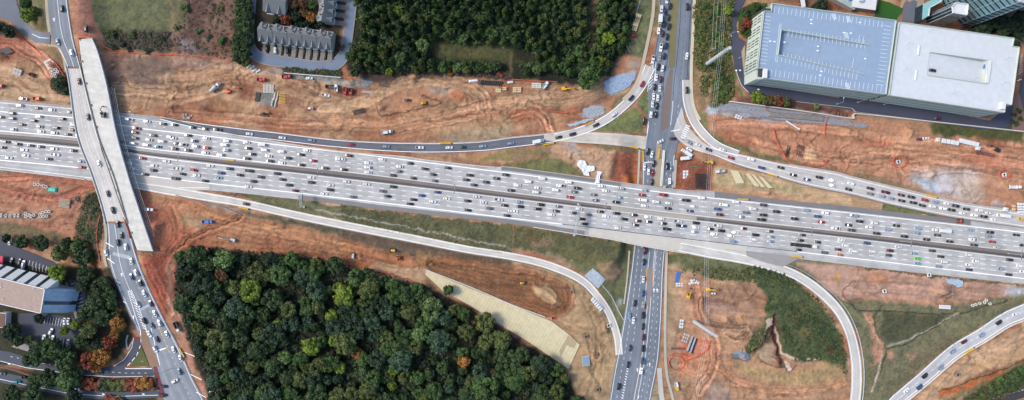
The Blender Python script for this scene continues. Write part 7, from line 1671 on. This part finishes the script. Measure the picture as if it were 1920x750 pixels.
for i, (x, y) in enumerate(((230,456),(247,447),(264,440),(280,440),(232,470),(248,468),(266,465),(150,450),(62,465),(36,464),(195,460),(150,468))): stack('concrete_ring', 'B0', x, y, 0, '%s concrete ring in the lower row of the left dirt lot' % ORDn[i], 'concrete ring', M['conc_white'], (1,1), (1.15,.9), 'concrete rings in the lower row', mode='ring')
for i, (x, y) in enumerate(((12,460),(88,462),(108,463),(168,460),(180,466))): blocks('B0', x, y, 85, 2, 1, 1.6, 1, (1.2,1.8), '%s pair of concrete blocks in the lower row of left dirt lot' % ORDn[i], M['conc'])
o = put('teal_sheet', 'B0', 298, 318, -5, 'bright teal sheet covering a pile in the red dirt', 'tarpaulin'); mb = MB(); mb.box((0,0,.6), (6.8,3.6,1.1), 0, (.8,.7), bev=.3); mb.build('sheet', M['teal'], o)
t = put('timber_mat_stack', 'B0', 368, 393, -8, 'weathered stack of timber mats on the left dirt lot', 'timber'); mb = MB(); [mb.box((random.uniform(-.3,.3),(i-3)*.95,.5+random.random()*.4), (8,.8,.8), random.uniform(-.05,.05)) for i in range(7)]; mb.build('timber_mat', mat('weathered_wood', (176,160,138), .9, .2, 1.5), t)
t = put('scrap_pile', 'B0', 440, 358, 60, 'dark scrap pile beside the timber mats', 'scrap'); mb = MB(); [mb.box((random.uniform(-3,3),random.uniform(-1.5,1.5),.4), (3,.4,.5), random.uniform(0,3)) for _ in range(9)]; mb.build('beam', M['dark_steel'], t)
t = put('concrete_debris', 'A1', 95, 655, 0, 'heap of broken pale concrete above the collector ramp', 'rubble'); mb = MB(); [mb.box((random.uniform(-3.5,3.5),random.uniform(-1.5,1.5),.3), (1.2,.8,.6), random.uniform(0,3), bev=.1) for _ in range(14)]; mb.build('slab', M['conc'], t)
t = put('material_yard', 'A1', 525, 648, 5, 'cluttered dark equipment with yellow parts left of roller', 'equipment'); mb = MB(); [mb.box((random.uniform(-4,4),random.uniform(-1.6,1.6),.7), (2.2,.9,1.2), random.uniform(-.4,.4), bev=.1) for _ in range(8)]; mb.build('machine_part', M['dark_steel'], t); mb = MB(); [mb.box((x,1.5,.8),(1.8,.6,.5)) for x in (-3,0,3)]; mb.build('yellow_part', M['ywood'], t)
t = put('culvert_sections', 'A1', 468, 388, -35, 'pale precast troughs below the dark tree row', 'precast troughs')
for i in range(4): mb = MB(); mb.box((i*2.6-4,(i % 2)*1-.5,.5), (1.2,4,.9), -.4); mb.build('trough', M['conc_white'], t)
t = put('shipping_container', 'A1', 905, 490, -4, 'brown open container beside the white lorry', 'container'); mb = MB(); mb.box((0,0,.3), (8,2.6,.3)); [mb.box((0,s*1.25,1.3),(8,.12,2)) for s in (-1,1)]; [mb.box((s*3.95,0,1.3),(.12,2.5,2)) for s in (-1,1)]; mb.build('box', M['rust'], t)
for i in range(6): blocks('C3', 452+i*9.5, 183+i*11, -42, 1, 1, 1, 1, (1.4,3.), '%s white precast block from left beside the lower left ramp' % ORDn[i], M['white'])
t = put('site_cabin', 'C3', 415, 528, 5, 'blue grey roofed site pond frame on tan dirt', 'cabin'); mb = MB(); mb.box((0,0,.5), (5.6,7.4,1)); mb.build('frame', M['conc'], t); mb = MB(); mb.box((0,0,1.05), (5,6.4,.12)); mb.build('cover', mat('blue_grey_sheet', (140,166,186), .4, .1, 1), t)
for i, (tl, x, y, lb) in enumerate((('C3',338,140,'square concrete inlet at the end of the brown graded loop'),('C3',418,392,'square concrete inlet, middle of the tan site'),('C3',473,495,'square concrete inlet right of the blue grey frame'),('C3',482,690,'square concrete inlet at the bottom of tan site'),('C3',543,330,'white inlet box beside the lower ramp bend'),('B5',250,160,'white inlet box inside the large orange fence ring'),('B5',845,233,'white inlet box inside the small orange fence ring'),('C5',172,137,'white inlet box on the pink dirt below the highway'),('C5',423,46,'small white box near the highway edge lower right'),('C5',585,607,'round inlet on the dirt below the lower right ramp'),('C3',232,288,'orange drum at the corner of the straw blanket'),('C3',744-640,108,'pink red cone heap') )[:11]):
    t = put('drain_inlet', tl, x, y, 10, lb, 'drain inlet'); mb = MB(); s = 1.1; [mb.box((a*s,0,.5),(.4,2.6,1.)) for a in (-1,1)]; [mb.box((0,b*s,.5),(1.8,.4,1.)) for b in (-1,1)]; mb.build('rim', M['orange'] if i == 10 else (M['white'] if i in (4,5,6,7,8) else M['conc_dark']), t); mb = MB(); mb.box((0,0,.25),(1.8,1.8,.1)); mb.build('grate', M['dark_steel'], t)
t = put('white_tarpaulin', 'B3', 415, 195, -25, 'crumpled white sheets on the tan slope above the highway', 'tarpaulin')
for pts, z in (([(-8,3),(-3,4.5),(0,2),(5,4),(7,1),(3,-2),(5,-4.5),(1,-5.5),(-2,-3),(-7,-1)], .9), ([(9,2),(13,2.4),(12,-1),(14,-6),(11,-8),(9.5,-3)], .8)):
    bm = bmesh.new(); vs = [bm.verts.new((x, y, z)) for x, y in pts]; bm.faces.new(vs); bmesh.ops.triangulate(bm, faces=bm.faces[:]); bmesh.ops.subdivide_edges(bm, edges=bm.edges[:], cuts=3, use_grid_fill=True)
    for v in bm.verts: v.co.z += random.uniform(-.35, .35)
    r_ = bmesh.ops.extrude_face_region(bm, geom=bm.faces[:]); 
    for g_ in r_['geom']:
        if isinstance(g_, bmesh.types.BMVert): g_.co.z -= .1
    bmesh.ops.recalc_face_normals(bm, faces=bm.faces[:]); me = bpy.data.meshes.new('sheet'); bm.to_mesh(me); bm.free(); me.materials.append(M['tarp']); link(bpy.data.objects.new('sheet', me), t)
for i in range(9):
    x = 500+i*24 if i < 4 else 600+(i-4)*21; y = 44+(i*4 if i < 4 else (i-4)*5)
    t = put('white_container', 'B5', x, y, -12, '%s white container from left in the row below the grass' % ORDn[i], 'container', group='white containers in a row'); mb = MB(); mb.box((0,0,1.2), (2.6,3.2,2.4), bev=.08); mb.build('box', M['white'], t); mb = MB(); mb.box((0,-1.63,1.),(1,.08,1.8)); mb.build('door', M['steel'], t)
for i, (x, y, lb) in enumerate(((468,38,'white cabin left of the container row'),(693,85,'white cabin below the end of container row'),(848,428,'white cabin beside the queue on the right ramp'))):
    t = put('white_cabin', 'B5', x, y, -12, lb, 'cabin'); mb = MB(); mb.box((0,0,1.2),(2.2,2.8,2.4), bev=.08); mb.build('box', M['white'], t); mb = MB(); mb.box((0,0,2.45),(1.2,1.2,.2)); mb.build('roof_vent', M['steel'], t)
blocks('B5', 945, 420, 0, 2, 4, 3.6, 2., (3,1.6), 'white trailers parked in a grid at the right edge', M['white'], 'trailer_group'); blocks('B5', 898, 418, 0, 1, 2, 1, 2.4, (2.2,2), 'tan crates beside the white trailers', M['wood'])
stack('steel_beam_stack', 'B5', 740, 115, -12, 'long rusty beams on the upper right red dirt', 'steel beams', M['rust'], (3,1.), (14,.5,.5)); stack('steel_beam_stack', 'B4', 660, 100, 78, 'dark steel piles standing in rows inside the orange fence', 'steel beams', M['rust'], (4,1.5), (9,.6,.7)); stack('steel_beam_stack', 'B4', 590, 100, 78, 'grey rails left of the dark piles', 'steel beams', M['dark_steel'], (2,1.4), (8,.5,.6))
blocks('A4', 312, 660, -20, 3, 2, 1.8, 1.6, (1.3,1.2), 'white barrels on grey gravel near the power line', M['white']); t = put('steel_pipe', 'A4', 615, 703, -32, 'long pale pipe on the gravel below the blue deck', 'pipe'); mb = MB(); mb.cyl((-5.5,0,.6),(5.5,0,.6),.55,n=12); mb.cyl((5.3,0,.6),(6.2,0,.6),.9,n=12); mb.build('pipe', M['white'], t)
t = put('noise_wall_panel', 'A4', 620, 655, -5, 'long grey concrete trough below the blue deck wall', 'trough'); mb = MB(); mb.box((2,0,.6),(42,4.2,1.0), 0, (.98,.8), bev=.1); mb.build('slab', M['conc_dark'], t)
for i in range(4):
    t = put('soil_bin', 'A4', 850+i*20, 638+i*3, -5, '%s rusty brown bin in the row below the deck drive' % ORDn[i], 'bin', group='rusty bins'); mb = MB(); mb.box((0,0,.7),(2.2,3.2,1.3),0,(.8,.8),bev=.1); mb.build('bin', M['rust'], t)
for i in range(8): stack('rebar_row', 'B4', 105, 232+i*11, -4, '%s row of dark rebar cages from top in the pit' % ORDn[i], 'rebar', M['dark_steel'], (2,.5), (9.5,.35,.5), 'rebar cages in the pit')
blocks('C5', 512, 226, -4, 4, 2, 2.1, 1.5, (1.9,1.3), 'white block grid on the dirt lower right', M['white']); 
for i, (x, y) in enumerate(((668,217),(686,212),(708,205),(745,188),(765,208),(735,200))): stack('concrete_ring', 'C5', x, y, 0, '%s concrete ring from left beside the ditch at lower right' % ORDn[i], 'concrete ring', M['conc_white'], (1,1), (1.1,.8), 'concrete rings at lower right', mode='ring')
t = put('rubble_pile', 'C4', 62, 85, 0, 'white rubble scattered above the yellow excavators', 'rubble'); mb = MB(); [mb.box((random.uniform(-4,4),random.uniform(-2,2),.4),(1.3,1.,.8),random.uniform(0,3),bev=.15) for _ in range(18)]; mb.build('rock', M['white'], t)
blocks('C4', 172, 150, 0, 2, 1, 1.8, 1, (1.2,1.2), 'two white boxes below the reaching yellow excavator', M['white'])
for i in range(4): stack('steel_beam_stack', 'C4', 40+i*8, 430+i*5, 70, '%s long steel beam stack in the clay yard right of crossroad' % ORDn[i], 'steel beams', M['dark_steel'] if i % 2 else M['steel'], (2,.7), (12,.45,.5), 'steel beams in the clay yard')
blocks('C4', 15, 400, 70, 3, 3, 2.4, 1.6, (1.8,1.1), 'mixed pale crates in the clay yard right of crossroad', M['conc']); blocks('C3', 930, 460, 0, 5, 1, 2, 1, (1.6,1.2), 'dark red crates above the clay pit', M['rust']); blocks('C3', 930, 60, 80, 3, 1, 3, 1, (2.6,3), 'blue covered containers right of the crossroad', M['blue']); blocks('C3', 952, 320, 85, 3, 2, 2.4, 1.6, (1.7,1.2), 'small white crates right of the crossroad', M['white'])
blocks('C3', 940, 100, 0, 3, 2, 1.8, 1.6, (1.4,1.2), 'white drums below the blue containers', M['white'])
truck('B4', 210, 212, 190, 'white boom truck right of the rebar pit', M['white'], M['steel'], 6, 'boom_truck', 'truck'); excavator('B4', 150, 165, 180, 'small yellow excavator above the rebar pit', M['yellow'], .7)
blocks('B4', 15, 232, 90, 3, 2, 2.2, 2.2, (1.8,1.7), 'white site cabins left of the rebar pit', M['white']); t = put('green_pipe', 'B4', 60, 188, 0, 'green pipe lying above the rebar pit', 'pipe'); mb = MB(); mb.cyl((-2.5,0,.4),(2.5,0,.4),.35,n=10); mb.build('pipe', mat('green_plastic', (60,150,110), .5, .1, 1), t)
t = put('traffic_drums', 'B0', 850, 662, -60, 'orange drums at the lower end of the new bridge', 'traffic drums')
for i in range(4): mb = MB(); mb.cyl((i*1.6-2.4,random.uniform(-.6,.6),0),(i*1.6-2.4,random.uniform(-.6,.6),1.1),.4,.32,10); mb.build('drum', M['orangep'], t)
for nm_, tl, x, y in (('black drainage cover sheet on the left dirt', 'A0', 30, 293),): blanket(T(tl, [(x-35,y-18),(x+25,y-22),(x+52,y),(x+20,y+12),(x-35,y+22)]), nm_, M['black'], 'plastic_sheet', 'plastic sheet', dz=.6)
# ---------- light, sky, camera
w = bpy.data.worlds.new('World'); scene.world = w; w.use_nodes = True; nt = w.node_tree; bg = nt.nodes['Background']
sky = nt.nodes.new('ShaderNodeTexSky'); sky.sky_type = 'NISHITA'; sky.sun_disc = False; nt.links.new(sky.outputs[0], bg.inputs[0])
el, az = math.radians(42), math.radians(-78)
sky.sun_elevation = el; sky.sun_rotation = az; sky.dust_density = 2.0; sky.air_density = 1.0; bg.inputs['Strength'].default_value = .15
sd = Vector((math.sin(az)*math.cos(el), math.cos(az)*math.cos(el), math.sin(el)))
l = bpy.data.lights.new('sun', 'SUN'); l.energy = 1.75; l.angle = math.radians(15); l.color = (1, .94, .85)
lo = bpy.data.objects.new('sun', l); COL.objects.link(lo); lo.rotation_euler = (-sd).to_track_quat('-Z', 'Y').to_euler()
cam = bpy.data.cameras.new('camera'); co = bpy.data.objects.new('camera', cam); COL.objects.link(co); co.location = (0,0,H); co.rotation_euler = (0,0,0)
cam.sensor_width = 36; cam.lens = 36*(H/S)/1920; cam.clip_end = 8000; cam.clip_start = 1; scene.camera = co
scene.view_settings.view_transform = 'Standard'; scene.view_settings.look = 'None'; scene.view_settings.gamma = 1; scene.view_settings.exposure = .87
scene.render.engine = 'CYCLES'
